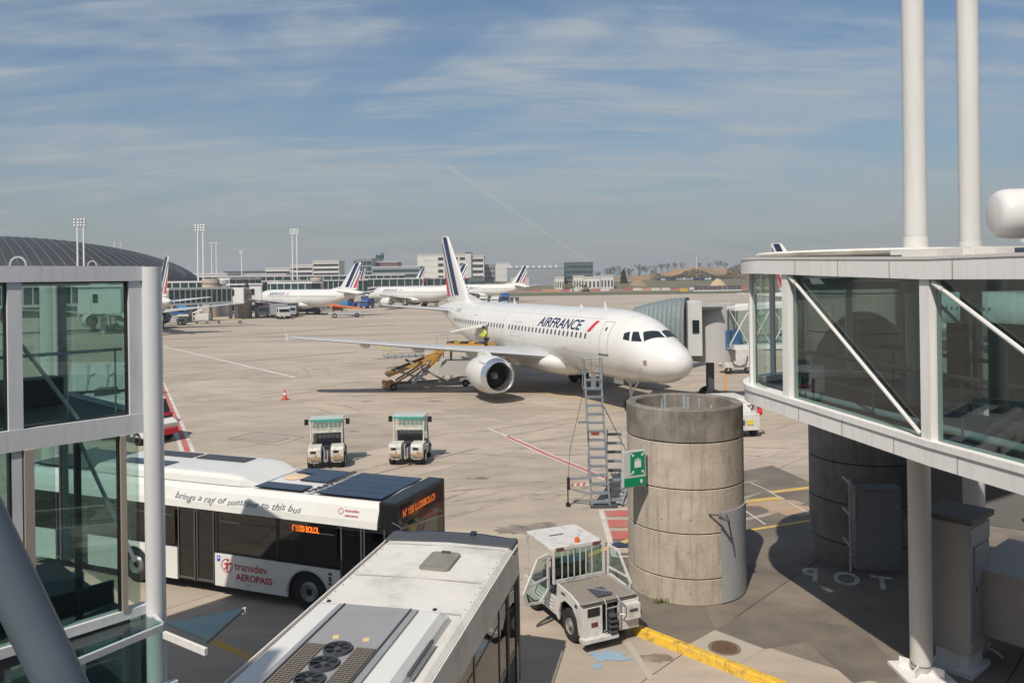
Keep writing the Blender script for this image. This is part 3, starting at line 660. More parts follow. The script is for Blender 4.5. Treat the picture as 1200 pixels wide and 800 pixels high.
# ------------------------------------------------------------------ left glass building (two storeys of passage)
LC = Vector((-5.70, 12.42, 0)); wv_ = Vector((-.68, -.733, 0)).normalized(); wn_ = Vector((-.733, .68, 0)).normalized()   # wv_: along the face towards the camera side; wn_: inwards
lb = thing('glass_gate_building', 'two storey grey framed glass gate building at the left edge', 'glass building', (LC.x, LC.y, 0))
def lp(s, o=0, z=0): return wv_*s+wn_*o+Vector((0, 0, z))
ang = math.atan2(wv_.y, wv_.x)
def lbox(s0, s1, o0, o1, z0, z1, name, m, bevel=0):
    mb = MB(); c = lp((s0+s1)/2, (o0+o1)/2, (z0+z1)/2); mb.box(c, (abs(s1-s0), abs(o1-o0), z1-z0), rz=ang); return mb.build(name, m, lb, bevel=bevel)
LL = 6.5; LW = 3.75
Z = dict(t=8.07, tf=7.84, m1=5.76, m0=5.46, b=2.62)
lbox(.12, LL, 0, .25, Z['tf'], Z['t'], 'top_beam', FRAMEL); lbox(.0, .22, .25, LW, Z['tf'], Z['t'], 'top_beam', FRAMEL)
lbox(.12, LL, .02, .25, Z['m0'], Z['m1'], 'middle_beam', FRAMEL); lbox(0, .22, .25, LW, Z['m0'], Z['m1'], 'middle_beam', FRAMEL)
lbox(.25, LL, .25, LW, Z['m0']+.02, Z['m1']-.02, 'floor', mat('gate_floor', (.16, .16, .16), .6)); lbox(.3, LL, .25, LW, Z['tf']+.02, Z['t']-.02, 'roof', STEELG)
lbox(.12, LL, .02, .2, Z['b'], Z['b']+.14, 'bottom_beam', FRAMEL)
lbox(.3, LL, .25, LW, Z['b']-.25, Z['b'], 'floor', mat('gate_floor2', (.14, .14, .14), .6))
lbox(.14, .34, .03, .23, Z['m1'], Z['tf'], 'post', FRAMEL); lbox(1.80, 1.98, .03, .24, Z['m1'], Z['tf'], 'post', FRAMEL); lbox(4.2, 4.4, .03, .24, Z['m1'], Z['tf'], 'post', FRAMEL)
WARM = mat('anodised_post', (.42, .36, .30), .4, .3)
lbox(.42, .50, .0, .16, Z['b']+.14, Z['m0'], 'post', WARM); lbox(1.68, 1.80, .0, .2, Z['b']+.14, Z['m0'], 'post', WARM); lbox(1.82, 1.95, .05, .3, Z['b']+.14, Z['m0'], 'post', FRAMEL); lbox(4.0, 4.1, .0, .2, Z['b']+.14, Z['m0'], 'post', WARM)
for s0, s1 in ((.34, 1.80), (1.98, 4.2)):
    lbox(s0, s1, .12, .135, Z['m1'], Z['tf'], 'pane', TEAL)
    lbox(s0, s0+.03, .09, .16, Z['m1'], Z['tf'], 'gasket', BLACK); lbox(s0+.03, s1-.03, .09, .16, Z['tf']-.025, Z['tf'], 'gasket', BLACK); lbox(s0+.03, s1-.03, .09, .16, Z['m1'], Z['m1']+.02, 'gasket', BLACK)
for s0, s1 in ((.50, 1.68), (1.95, 4.0)):
    lbox(s0, s1, .08, .095, Z['b']+.14, Z['m0'], 'pane', TEAL)
    lbox(s0, s0+.03, .05, .12, Z['b']+.14, Z['m0'], 'gasket', BLACK)
# glass of the end face and of the far side
for (z0, z1) in ((Z['m1'], Z['tf']), (Z['b'], Z['m0'])):
    lbox(.10, .115, .35, LW-.1, z0, z1, 'pane', TEAL); lbox(.3, LL, LW-.06, LW-.05, z0, z1, 'pane', TEAL)
    for s in (.15, 1.4, 2.7, 4.0): lbox(s, s+.07, LW-.1, LW-.0, z0, z1, 'mullion', STEELG)
lbox(.10, .20, LW-.15, LW, Z['b'], Z['t'], 'post', FRAMEL)
# inner lower mullions and a dark transom
lbox(.9, .98, .5, .6, Z['b'], Z['m0'], 'mullion', DKGREY); lbox(1.45, 1.52, .9, 1.0, Z['b'], Z['m0'], 'mullion', DKGREY); lbox(.3, 2.0, .9, .95, Z['b']+.0, Z['b']+.35, 'kick_plate', DKGREY)
mb = MB(); mb.tube([lp(2.12, .3, Z['tf']-.3), lp(1.0, .3, Z['m1'])], .03, 8); mb.tube([lp(1.0, .3, Z['m0']), lp(.2, .3, 3.4)], .03, 8); mb.build('tie_rod', FRAMEL, lb)
mb = MB(); [mb.lathe([(.105, 0), (.13, 0), (.13, .02), (.105, .02), (.105, 0)], 16, c=(0, 0, 0)).v for _ in range(1)]; mb.xf(Matrix.Translation(lp(1.75, .35, Z['t']+.02)) @ Matrix.Rotation(R(90), 4, 'X')); mb.build('lifting_ring', STEELG, lb)
mb = MB(); mb.lathe([(.058, 0), (.075, 0), (.075, .015), (.058, .015), (.058, 0)], 14); mb.xf(Matrix.Translation(lp(.75, .35, Z['t']+.02)) @ Matrix.Rotation(R(90), 4, 'X')); mb.build('lifting_ring', STEELG, lb)
# things inside the gate building: handrail, bench, ceiling strip, fire box
mb = MB(); mb.tube([lp(.3, .45, Z['m1']+1.0), lp(4.8, .45, Z['m1']+1.0)], .025, 8); [mb.tube([lp(s, .45, Z['m1']), lp(s, .45, Z['m1']+1.0)], .015, 6) for s in (.4, 1.1, 1.8, 2.6)]; mb.build('handrail', ALU, lb)
lbox(.6, 1.5, 2.2, 2.7, Z['m1']+.0, Z['m1']+.45, 'bench', DKGREY); lbox(.4, 4.8, 1.5, 1.62, Z['tf']-.06, Z['tf']-.01, 'ceiling_strip', WHITE)
lbox(1.1, 1.4, 2.2, 2.4, Z['b'], Z['b']+1.5, 'kiosk', STEELG)
# round corner column
mb = MB(); mb.lathe([(.148, 0), (.148, Z['t']-.01), (0, Z['t']-.01)], 28); mb.build('corner_column', mat('column_white', (.60, .60, .60), .35, var=.05, vscale=1), lb)
# lower glass canopy with its edge beam
def poly3(pts, th, name, m, parent=lb):
    mb = MB(); n_ = len(pts); vs = [Vector(p) for p in pts]+[Vector(p)-Vector((0, 0, th)) for p in pts]
    mb.add(vs, [tuple(range(n_)), tuple(range(n_, 2*n_))[::-1]]+[(i, (i+1) % n_, n_+(i+1) % n_, n_+i) for i in range(n_)]); return mb.build(name, m, parent)
L0 = Vector((LC.x, LC.y, 0))
zc_ = Z['b']-.03
pA, pB, pC_, pD = at(68, 741, zc_)-L0, at(158, 713, zc_)-L0, at(190, 728, zc_)-L0, at(82, 772, zc_)-L0
poly3([pA, pB, pC_, pD], .02, 'canopy_pane', CLEARG)
mb = MB(); mb.bar(pD-Vector((0, 0, .08)), pC_-Vector((0, 0, .08)), .06, .10); mb.bar(pC_-Vector((0, 0, .06)), pC_+(pC_-pD).normalized()*.0+wn_*.3, .05, .08); mb.build('canopy_beam', FRAMEL, lb)
qA, qB, qC = at(194, 729, zc_+.02)-L0, at(243, 750, zc_+.02)-L0, at(286, 711, zc_+.02)-L0
poly3([qA, qB, qC], .02, 'canopy_pane', CLEARG)
mb = MB(); mb.bar(qA-Vector((0, 0, .03)), qB-Vector((0, 0, .03)), .03, .03); mb.bar(qB-Vector((0, 0, .03)), qC-Vector((0, 0, .03)), .025, .03); mb.build('canopy_edge', DKGREY, lb)
mb = MB(); mb.bar(qA+Vector((0, -.05, -.16)), qB+Vector((0, -.05, -.14)), .05, .10); mb.build('canopy_bracket', FRAMEW, lb); mb = MB(); mb.box(qC-Vector((0, 0, .06)), (.05, .05, .1)); mb.build('canopy_clamp', FRAMEW, lb)
# storey below the canopy
lbox(-.1, LL, .5, .6, 0, Z['b']-.28, 'pane', TEALD)
for s in (-.1, .9, 1.9, 2.9): lbox(s, s+.08, .42, .66, 0, Z['b']-.25, 'post', FRAMEL if s > 0 else WARM)
lbox(-.2, 3.0, -.30, -.20, 1.4, 1.55, 'rail', FRAMEL); lbox(-.1, LL, 1.0, 2.9, .02, .9, 'inner_counter', DKGREY)
for s in (-.1, LL-.2): lbox(s, s+.2, LW-.3, LW-.1, 0, Z['b']-.25, 'post', FRAMEL)
# concrete column behind, seen through the glass
c = at(58, 560); c = Vector((-.585*24, 24, 0))
t = thing('concrete_column', 'round pale column behind the left glass building', 'column', c)
mb = MB(); mb.lathe([(.36, 0), (.36, 8.3), (0, 8.3)], 28); mb.build('shaft', mat('pale_column', (.50, .50, .46), .6), t)
mb = MB(); mb.lathe([(.44, 0), (.44, .5), (.38, .55)], 28); mb.build('base', CONC, t)
# slanting steel strut at the camera side
t = thing('slanting_strut', 'thick slanting painted steel strut crossing the bottom left corner', 'strut', (-2.2, 3.5, 0))
pa_, pb_ = aty(-44, 560, 3.6), aty(121, 905, 3.6)
mb = MB(); dd_ = (pb_-pa_).normalized(); mb.tube([pa_-dd_*1.2-Vector((-2.2, 3.5, 0)), pb_+dd_*.05-Vector((-2.2, 3.5, 0))], .100, 28); mb.build('shaft', mat('strut_blue_grey', (.085, .11, .135), .45, var=.2, vscale=3, streak=.2), t)
# the gate lounge the picture is taken from: floor edge and an unseen roof slab added for its shade
t = thing('terminal_hall', 'terminal building around the viewpoint with an added unseen roof slab casting shade', 'terminal building', (0, 0, 0))
mb = MB(); mb.box((4, -8, 5.55), (44, 22, .4)); mb.build('floor', STEELG, t)
mb = MB(); mb.box((4, -19.1, 9.2), (44, .4, 11.4)); mb.build('rear_wall', mat('hall_wall', (.34, .33, .32), .8), t)
mb = MB(); mb.box((4, -8, 2.6), (40, 16, 5.4)); mb.build('ground_storey', mat('hall_base', (.20, .20, .20), .8), t)
mb = MB(); mb.prism([(-40, -19.3), (-6.9, -19.3), (-6.9, 1.3), (-40, 1.3)], 14.0, 14.5, 'XY'); mb.build('roof', ROOFW, t)  # unseen slab, its outline cut to shade the strut and a bus corner
mb = MB(); [mb.tube([(x, -10, 5.75), (x, -10, 14)], .25, 12) for x in (-16, -8)]; [mb.tube([(x, -1.0, 0), (x, -1.0, 14)], .25, 12) for x in (-30, -22)]; mb.build('column', STEELG, t)
# ------------------------------------------------------------------ airliners (single-aisle twin jet), nose at the origin, heading +X
def crv(tab, x):
    """smooth interpolation of a table of (x, value)"""
    if x <= tab[0][0]: return tab[0][1]
    for i in range(len(tab)-1):
        if x <= tab[i+1][0]:
            x0, y0 = tab[i]; x1, y1 = tab[i+1]; t = (x-x0)/(x1-x0)
            m0 = (y1-tab[i-1][1])/(x1-tab[i-1][0]) if i else (y1-y0)/(x1-x0)
            m1 = (tab[i+2][1]-y0)/(tab[i+2][0]-x0) if i+2 < len(tab) else (y1-y0)/(x1-x0)
            h = x1-x0; t2, t3 = t*t, t*t*t
            return (2*t3-3*t2+1)*y0+(t3-2*t2+t)*h*m0+(-2*t3+3*t2)*y1+(t3-t2)*h*m1
    return tab[-1][1]
TOP = [(0, 3.12), (.06, 3.42), (.3, 3.78), (1, 4.20), (1.7, 4.50), (2.5, 4.98), (3.3, 5.40), (4.3, 5.68), (5.6, 5.85), (7, 5.90), (24, 5.90), (30, 5.88), (34, 5.72), (36.5, 5.42), (37.4, 5.25)]
BOT = [(0, 3.12), (.06, 2.82), (.3, 2.50), (1, 2.16), (1.7, 1.98), (2.5, 1.92), (4, 1.80), (6, 1.76), (24, 1.76), (27, 2.12), (30, 2.85), (34, 4.02), (36.5, 4.72), (37.4, 5.0)]
WID_ = [(0, 0.0), (.06, .36), (.3, .74), (1, 1.18), (1.7, 1.45), (2.5, 1.65), (3.5, 1.79), (4.6, 1.92), (6.2, 1.975), (24, 1.975), (28, 1.72), (32, 1.15), (35, .62), (36.5, .36), (37.4, .14)]
def fus(x, th, out=0.):
    """surface point; th = 0 at starboard side, 90 deg on top"""
    t, b, w_ = crv(TOP, x), crv(BOT, x), max(crv(WID_, x), .01); zc = (t+b)/2 if x > .3 else (t+b)/2
    c, s_ = math.cos(th), math.sin(th); rz = (t-b)/2
    return Vector((-x, -(w_+out)*c, zc+(rz+out)*s_))
def th_z(x, z):
    t, b = crv(TOP, x), crv(BOT, x); return math.asin(max(-1, min(1, (z-(t+b)/2)/((t-b)/2))))
def patch(mb, corners, side, out=.012, nx=4, nz_=4):
    """curved patch on the hull from four (x, z) corners"""
    (a, b, c, d) = corners; vs = []
    for i in range(nz_+1):
        for j in range(nx+1):
            u, v = j/nx, i/nz_
            x = (a[0]*(1-u)+b[0]*u)*(1-v)+(d[0]*(1-u)+c[0]*u)*v; z = (a[1]*(1-u)+b[1]*u)*(1-v)+(d[1]*(1-u)+c[1]*u)*v
            p = fus(x, th_z(x, z), out); vs.append((p.x, p.y*side, p.z))
    mb.add(vs, [(i*(nx+1)+j, i*(nx+1)+j+1, (i+1)*(nx+1)+j+1, (i+1)*(nx+1)+j) for i in range(nz_) for j in range(nx)], True)
def hull_text(body, size, x0, z0, side, m, name, parent, shear=.3, aft=True, bold=.02, sx=1.0):
    """lettering wrapped onto the hull, reading left to right on that side"""
    t = text_mb(body, size, shear, bold=bold); bm = bmesh.new()
    vs = [bm.verts.new(q) for q in t.v]
    for f in t.f:
        try: bm.faces.new([vs[i] for i in f])
        except ValueError: pass
    bm.verts.index_update()
    ys = [q[1] for q in t.v]; k = 6
    for i in range(1, k):
        y = min(ys)+(max(ys)-min(ys))*i/k
        bmesh.ops.bisect_plane(bm, geom=bm.verts[:]+bm.edges[:]+bm.faces[:], plane_co=(0, y, 0), plane_no=(0, 1, 0))
    bm.verts.index_update(); mb = MB(); out = []
    for v in bm.verts:
        x = x0-v.co.x*sx if side > 0 else x0+v.co.x*sx            # starboard reads tail to nose
        z = z0+v.co.y; p = fus(x, th_z(x, z), .014); out.append((p.x, p.y*side, p.z))
    mb.add(out, [tuple(v.index for v in f.verts) for f in bm.faces]); bm.free()
    return mb.build(name, m, parent)
SEC = 40
def foil(le, ch, th_, y, z, n=9, tw=0., cam__=.02):
    """closed wing section (list of points) with its leading edge at x=-le"""
    up, lo = [], []
    for i in range(n+1):
        t = .5*(1-math.cos(math.pi*i/n)); yt = 5*th_*(.2969*math.sqrt(t)-.126*t-.3516*t*t+.2843*t**3-.1036*t**4)*ch
        cam_ = cam__*ch*4*t*(1-t)
        up.append(Vector((-(le+t*ch), y, z+cam_+yt-tw*t*ch))); lo.append(Vector((-(le+t*ch), y, z+cam_-yt-tw*t*ch)))
    return up+lo[1:-1][::-1]
WINGG = mat('wing_grey', (.40, .40, .405), .35, var=.08, vscale=1)
BELLY = mat('belly_fairing', (.60, .58, .55), .35, var=.05, vscale=1)
NAC = mat('nacelle_white', (.58, .57, .55), .32, var=.08, vscale=1.5)
FAN = mat('fan_dark', (.11, .115, .125), .35, .6)
CWIN = mat('cabin_window', (.05, .052, .06), .3)
COCK = mat('cockpit_glass', (.015, .022, .026), .06)
LINE = mat('panel_line', (.42, .41, .40), .6)
def wing_geom(side, mb):
    st = [(1.2, 11.2, 7.2, .135, 2.62, .03), (2.0, 11.9, 6.6, .125, 2.70, .03), (6.3, 14.2, 4.0, .105, 3.08, .02), (11, 16.65, 2.85, .092, 3.50, .01), (16.4, 19.45, 1.75, .085, 4.02, 0), (16.95, 19.95, 1.3, .08, 4.07, 0)]
    mb.loft([foil(le, ch, th_, -y*side, z, tw=tw) for y, le, ch, th_, z, tw in st])
def make_plane(detail, name, label, group):
    root = thing(name, label, 'airliner', (0, 0, 0), 0, group)
    xs = [0, .03, .12, .25, .4, .7, 1, 1.35, 1.7, 2.1, 2.5, 2.9, 3.3, 3.8, 4.3, 5, 5.8, 7, 10, 14, 18, 22, 24, 25.5, 27, 28.5, 30, 31.5, 33, 34.5, 35.6, 36.5, 37.0, 37.4]
    mb = MB(); mb.loft([[fus(x, 2*math.pi*j/SEC) for j in range(SEC)] for x in xs]); mb.build('fuselage', PLANE, root)
    mb = MB(); mb.lathe([(.13, 37.38), (.20, 37.40), (.12, 37.6), (0, 37.6)], 16, c=(0, 0, 5.12), axis='X'); mb.v = [(-x, y, z) for x, y, z in mb.v]; mb.build('tail_pipe', STEELG, root)
    # belly fairing
    mb = MB(); secs = []
    for x, wq, b_ in ((10.2, .9, 1.72), (10.8, 1.7, 1.50), (11.8, 2.18, 1.36), (13.5, 2.35, 1.30), (17, 2.35, 1.30), (19, 2.1, 1.36), (20.6, 1.4, 1.6), (21.5, .7, 1.75)):
        secs.append([Vector((-x, wq*math.cos(t), 2.35+ (.75 if math.sin(t) > 0 else 2.35-b_)*math.sin(t))) for t in [2*math.pi*j/28 for j in range(28)]])
    mb.loft(secs); mb.build('belly_fairing', PLANE, root)
    for side, sn in ((1, 'starboard'), (-1, 'port')):
        mb = MB(); wing_geom(side, mb); wg = mb.build('wing', WINGG, root)
        mb = MB(); y = -16.98*side
        mb.loft([[Vector((-19.9, y, 4.05)), Vector((-20.5, y+.03*side, 4.05)), Vector((-21.3, y, 4.05)), Vector((-20.5, y-.03*side, 4.05))], [Vector((-20.5, y-.06*side, 4.38)), Vector((-20.85, y-.08*side+.01, 4.38)), Vector((-21.2, y-.06*side, 4.38)), Vector((-20.85, y-.09*side, 4.38))]], sm=False)
        mb.loft([[Vector((-20.3, y-.05*side, 3.84)), Vector((-20.6, y-.07*side+.01, 3.84)), Vector((-21.0, y-.05*side, 3.84)), Vector((-20.6, y-.08*side, 3.84))], [Vector((-19.9, y, 4.03)), Vector((-20.5, y+.03*side, 4.03)), Vector((-21.3, y, 4.03)), Vector((-20.5, y-.03*side, 4.03))]], sm=False)
        mb.build('wing_fence', PLANE, wg)
        if detail:
            for yy, le, z in ((4.3, 15.6, 2.62), (8.6, 16.9, 3.05), (12.0, 18.2, 3.42)):
                mb = MB(); mb.lathe([(0, 0), (.10, .25), (.17, .9), (.19, 1.6), (.14, 2.4), (0, 3.2)], 12, axis='X'); mb.v = [(-x-le, y-yy*side, q*1.5+z) for x, y, q in mb.v]; mb.build('flap_fairing', NAC, wg)
        # engine
        ey, ez, ex = -5.75*side, 1.72, 10.9
        mb = MB(); prof = [(.86, .03), (.95, -.0), (1.05, .10), (1.14, .45), (1.20, 1.1), (1.19, 1.9), (1.08, 2.7), (.96, 3.3), (.93, 3.3)]
        mb.lathe(prof[3:], 32, axis='X'); mb.v = [(-x-ex, y+ey, z+ez) for x, y, z in mb.v]; en = mb.build('engine', NAC, root)
        mb = MB(); mb.lathe([(.80, .8), (.80, .35), (.85, .08), (.92, 0), (.99, .02), (1.06, .12), (1.14, .45)], 32, axis='X'); mb.v = [(-x-ex, y+ey, z+ez) for x, y, z in mb.v]; mb.build('intake_lip', CHROME, en)
        mb = MB(); mb.lathe([(0, .55), (.10, .62), (.22, .80), (.27, .95)], 20, axis='X'); mb.v = [(-x-ex, y+ey, z+ez) for x, y, z in mb.v]; mb.build('spinner', mat('spinner_grey', (.16, .16, .17), .4), en)
        nb = 24 if detail else 0
        mb = MB(); mb.lathe([(0, 1.12), (.80, 1.12), (.80, .7)], 24, axis='X')
        for k in range(nb):
            a = 2*math.pi*k/nb; a2 = a+.17; mb.add([(.92, .25*math.cos(a), .25*math.sin(a)), (1.06, .25*math.cos(a2), .25*math.sin(a2)), (1.1, .79*math.cos(a2+.1), .79*math.sin(a2+.1)), (.86, .79*math.cos(a-.05+.1), .79*math.sin(a-.05+.1))], [(0, 1, 2, 3)])
        mb.v = [(-x-ex, y+ey, z+ez) for x, y, z in mb.v]; mb.build('fan', FAN, en)
        mb = MB(); mb.lathe([(.62, 3.0), (.60, 3.6), (.42, 4.4), (.30, 4.45), (.2, 4.7), (0, 5.0)], 20, axis='X'); mb.v = [(-x-ex, y+ey, z+ez) for x, y, z in mb.v]; mb.build('exhaust', STEELG, en)
        mb = MB(); mb.prism([(-11.9, 2.75), (-12.9, 3.12), (-14.2, 3.18), (-16.6, 2.95), (-15.8, 2.45), (-14.4, 2.2), (-12.4, 2.7)], ey-.12, ey+.12, 'XZ'); mb.build('pylon', NAC, en)
        if detail: mb = MB(); mb.add([(-11.6, ey-1.17*0-.02, 0)]*0, []); mb.box((-11.75, ey+.0-(.88 if side > 0 else -.88), ez+.80), (.9, .03, .28), M=None)
        if detail: mb.build('strake', NAC, en)
        # tailplane
        mb = MB(); mb.loft([foil(31.9, 3.6, .10, -.6*side, 4.95), foil(33.0, 2.9, .10, -2.3*side, 5.13), foil(35.15, 1.35, .09, -6.1*side, 5.52), foil(35.3, 1.1, .08, -6.22*side, 5.53)]); mb.build('tailplane', WINGG if detail else PLANE, root)
        # main gear
        mb = MB(); y = -3.8*side
        for dyy in (-.42, .42):
            mb.lathe([(.30, -.2), (.52, -.19), (.58, -.12), (.58, .12), (.52, .19), (.30, .2)], 22, c=(-17.8, y+dyy, .58), axis='Y')
        gr_ = MB(); gr_.tube([(-17.8, y, .58), (-17.6, y+.1*side, 2.7)], .13, 10); gr_.tube([(-17.8, y-.5, .58), (-17.8, y+.5, .58)], .09, 8); gr_.tube([(-17.8, y, 1.1), (-17.7, y+1.2*side, 2.3)], .06, 8)
        gg = gr_.build('main_gear', NAC, root); mb.build('tyre', RUBBER, gg)
        mb = MB(); mb.box((-17.7, y-.45*side, 1.75), (1.1, .05, 1.2)); mb.build('gear_door', PLANE, gg)
    # nose gear
    mb = MB(); mb.tube([(-5.05, 0, .4), (-5.2, 0, 2.0)], .09, 10); mb.tube([(-5.05, -.35, .4), (-5.05, .35, .4)], .06, 8); mb.tube([(-5.1, 0, .9), (-4.2, 0, 1.9)], .05, 8); gg = mb.build('nose_gear', NAC, root)
    mb = MB(); [mb.lathe([(.2, -.11), (.36, -.10), (.38, 0), (.36, .10), (.2, .11)], 20, c=(-5.05, yy, .38), axis='Y') for yy in (-.25, .25)]; mb.build('tyre', RUBBER, gg)
    mb = MB(); [mb.box((-5.75, yy, 1.66), (1.0, .03, .28)) for yy in (-.42, .42)]; mb.build('gear_door', PLANE, gg)
    # fin
    def LE(t): return 29.5+5.5*t
    def TE(t): return 35.3+1.5*t
    def FZ(t): return 5.75+6.05*t
    mb = MB(); secs = []
    for t in (0, .25, .5, .75, .97, 1):
        le, te, z = LE(t), TE(t), FZ(t); ch = te-le
        if t == 1: le += .25; ch -= .35
        secs.append([Vector((p.x, 0, z))+Vector((0, p.z, 0)) for p in foil(le, ch, .09, 0, 0, cam__=0)])
    mb.loft(secs)
    mb.add([(-26.6, 0, 5.86), (-29.5, -.06, 5.8), (-30.2, -.12, 6.5), (-30.2, .12, 6.5), (-29.5, .06, 5.8)], [(0, 1, 2), (0, 3, 4), (0, 2, 3)]); fin = mb.build('tail_fin', PLANE, root)
    def finth(x, t):     # half thickness of the fin at x
        q = (x-LE(t))/(TE(t)-LE(t)); q = max(0, min(1, q)); ch = TE(t)-LE(t)
        return 5*.09*(.2969*math.sqrt(q)-.126*q-.3516*q*q+.2843*q**3-.1036*q**4)*ch
    def stripe(x0, x1, t0, t1, m, sl=4.0, nm='fin_stripe'):
        for side in (1, -1):
            mb = MB(); vs = []; n_ = 10
            for i in range(n_+1):
                t = t0+(t1-t0)*i/n_
                for k in range(4):
                    x = min(x0+(x1-x0)*k/3+sl*t, TE(t)-.06); vs.append((-x, -side*(finth(x, t)+.016), FZ(t)))
            mb.add(vs, [(4*i+k, 4*i+k+1, 4*i+k+5, 4*i+k+4) for i in range(n_) for k in range(3)], True); mb.build(nm, m, fin)
    stripe(31.5, 32.6, .10, .985, NAVY, 3.75); stripe(33.1, 33.4, .08, .90, NAVY, 3.75); stripe(33.85, 34.0, .08, .72, mat('pale_blue_paint', (.35, .42, .55), .4), 3.75)
    stripe(34.15, 34.78, .07, .54, REDP, 3.4); stripe(34.9, 35.05, .07, .3, REDP, 3.4)
    # writing, doors, windows
    hull_text('AIRFRANCE', .84, 13.35, 4.62, 1, NAVY, 'lettering', root, .26, bold=.012, sx=1.24)
    hull_text('AIRFRANCE', .84, 7.2, 4.62, -1, NAVY, 'lettering', root, .26, bold=.012, sx=1.24)
    for side, xa in ((1, 6.95), (-1, 13.6)):
        mb = MB(); q = 1 if side > 0 else -1
        patch(mb, ((xa, 4.58), (xa-.34*q, 4.58), (xa-.88*q, 5.22), (xa-.54*q, 5.22)), side, .014); mb.build('red_accent', REDP, root)
    for side in (1, -1):
        mb = MB(); x = 7.0; k = 0
        while x < 30.4:
            if not (12.9 < x < 13.3 or 17.9 < x < 18.2): patch(mb, ((x-.09, 4.17), (x+.09, 4.17), (x+.09, 4.48), (x-.09, 4.48)), side, .012, 1, 2)
            x += .533; k += 1
        mb.build('window', CWIN, root, stuff=True)
        if detail:
            for (x0, x1, z0, z1) in ((4.6, 5.45, 3.41, 5.24), (32.0-.6, 32.0+.15, 3.7, 5.2)):
                mb = MB(); wl = .035
                for c4 in (((x0, z0), (x0+wl, z0), (x0+wl, z1), (x0, z1)), ((x1-wl, z0), (x1, z0), (x1, z1), (x1-wl, z1)), ((x0+wl, z1-wl), (x1-wl, z1-wl), (x1-wl, z1), (x0+wl, z1))): patch(mb, c4, side, .012, 2, 8)
                d_ = mb.build('door', LINE, root)
                mb = MB(); patch(mb, ((x0-.08, z0-.07), (x1+.08, z0-.07), (x1+.08, z0), (x0-.08, z0)), side, .02, 3, 2); mb.build('door_sill', mat('sill_dark', (.10, .10, .11), .5), d_)
                mb = MB(); patch(mb, (((x0+x1)/2-.07, 4.72), ((x0+x1)/2+.07, 4.72), ((x0+x1)/2+.07, 4.92), ((x0+x1)/2-.07, 4.92)), side, .014, 1, 2); mb.build('window', CWIN, d_)
            for xo in (15.9, 16.75):
                mb = MB(); wl = .025; x0, x1, z0, z1 = xo, xo+.55, 3.75, 4.78
                for c4 in (((x0, z0), (x0+wl, z0), (x0+wl, z1), (x0, z1)), ((x1-wl, z0), (x1, z0), (x1, z1), (x1-wl, z1)), ((x0+wl, z1-wl), (x1-wl, z1-wl), (x1-wl, z1), (x0+wl, z1)), ((x0+wl, z0), (x1-wl, z0), (x1-wl, z0+wl), (x0+wl, z0+wl))): patch(mb, c4, side, .012, 2, 4)
                mb.build('exit_hatch', LINE, root)
            mb = MB()
            for c4 in (((8.6, 2.35), (10.4, 2.35), (10.4, 2.38), (8.6, 2.38)), ((9.1, 3.45), (9.9, 3.45), (9.9, 3.47), (9.1, 3.47)), ((9.0, 3.1), (9.1, 3.1), (9.1, 3.2), (9.0, 3.2)), ((9.8, 2.9), (9.9, 2.9), (9.9, 3.0), (9.8, 3.0)), ((2.0, 2.75), (2.1, 2.75), (2.1, 2.85), (2.0, 2.85)), ((24.1, 4.9), (24.9, 4.9), (24.9, 4.95), (24.1, 4.95))): patch(mb, c4, side, .013, 4, 2)
            mb.build('hull_marking', LINE, root, stuff=True)
            mb = MB(); patch(mb, ((1.5, 3.05), (1.72, 3.05), (1.72, 3.30), (1.5, 3.30)), side, .014, 2, 2); mb.build('square_placard', mat('placard', (.28, .17, .15), .6), root)
        # cockpit windows
        for c4 in (((2.16, 4.27), (2.76, 4.27), (2.98, 4.76), (2.70, 4.76)), ((2.90, 4.28), (3.38, 4.34), (3.46, 4.66), (3.14, 4.76))):
            mb = MB(); patch(mb, c4, side, .014, 4, 4); mb.build('cockpit_window', COCK, root)
        vs = []; ci, co = (1.62, math.pi/2-.05), (2.06, th_z(2.06, 4.27)); ti, to = (2.16, math.pi/2-.05), (2.50, th_z(2.50, 4.74))
        for i in range(5):
            for j in range(7):
                v, u = i/4, j/6; x = (ci[0]*(1-u)+co[0]*u)*(1-v)+(ti[0]*(1-u)+to[0]*u)*v; th = (ci[1]*(1-u)+co[1]*u)*(1-v)+(ti[1]*(1-u)+to[1]*u)*v
                p = fus(x, th, .014); vs.append((p.x, p.y*side, p.z))
        # front pane sits between the centre line and the first side window
        t2 = MB(); t2.add(vs, [(i*7+j, i*7+j+1, (i+1)*7+j+1, (i+1)*7+j) for i in range(4) for j in range(6)], True); 
        t2.build('cockpit_window', COCK, root)
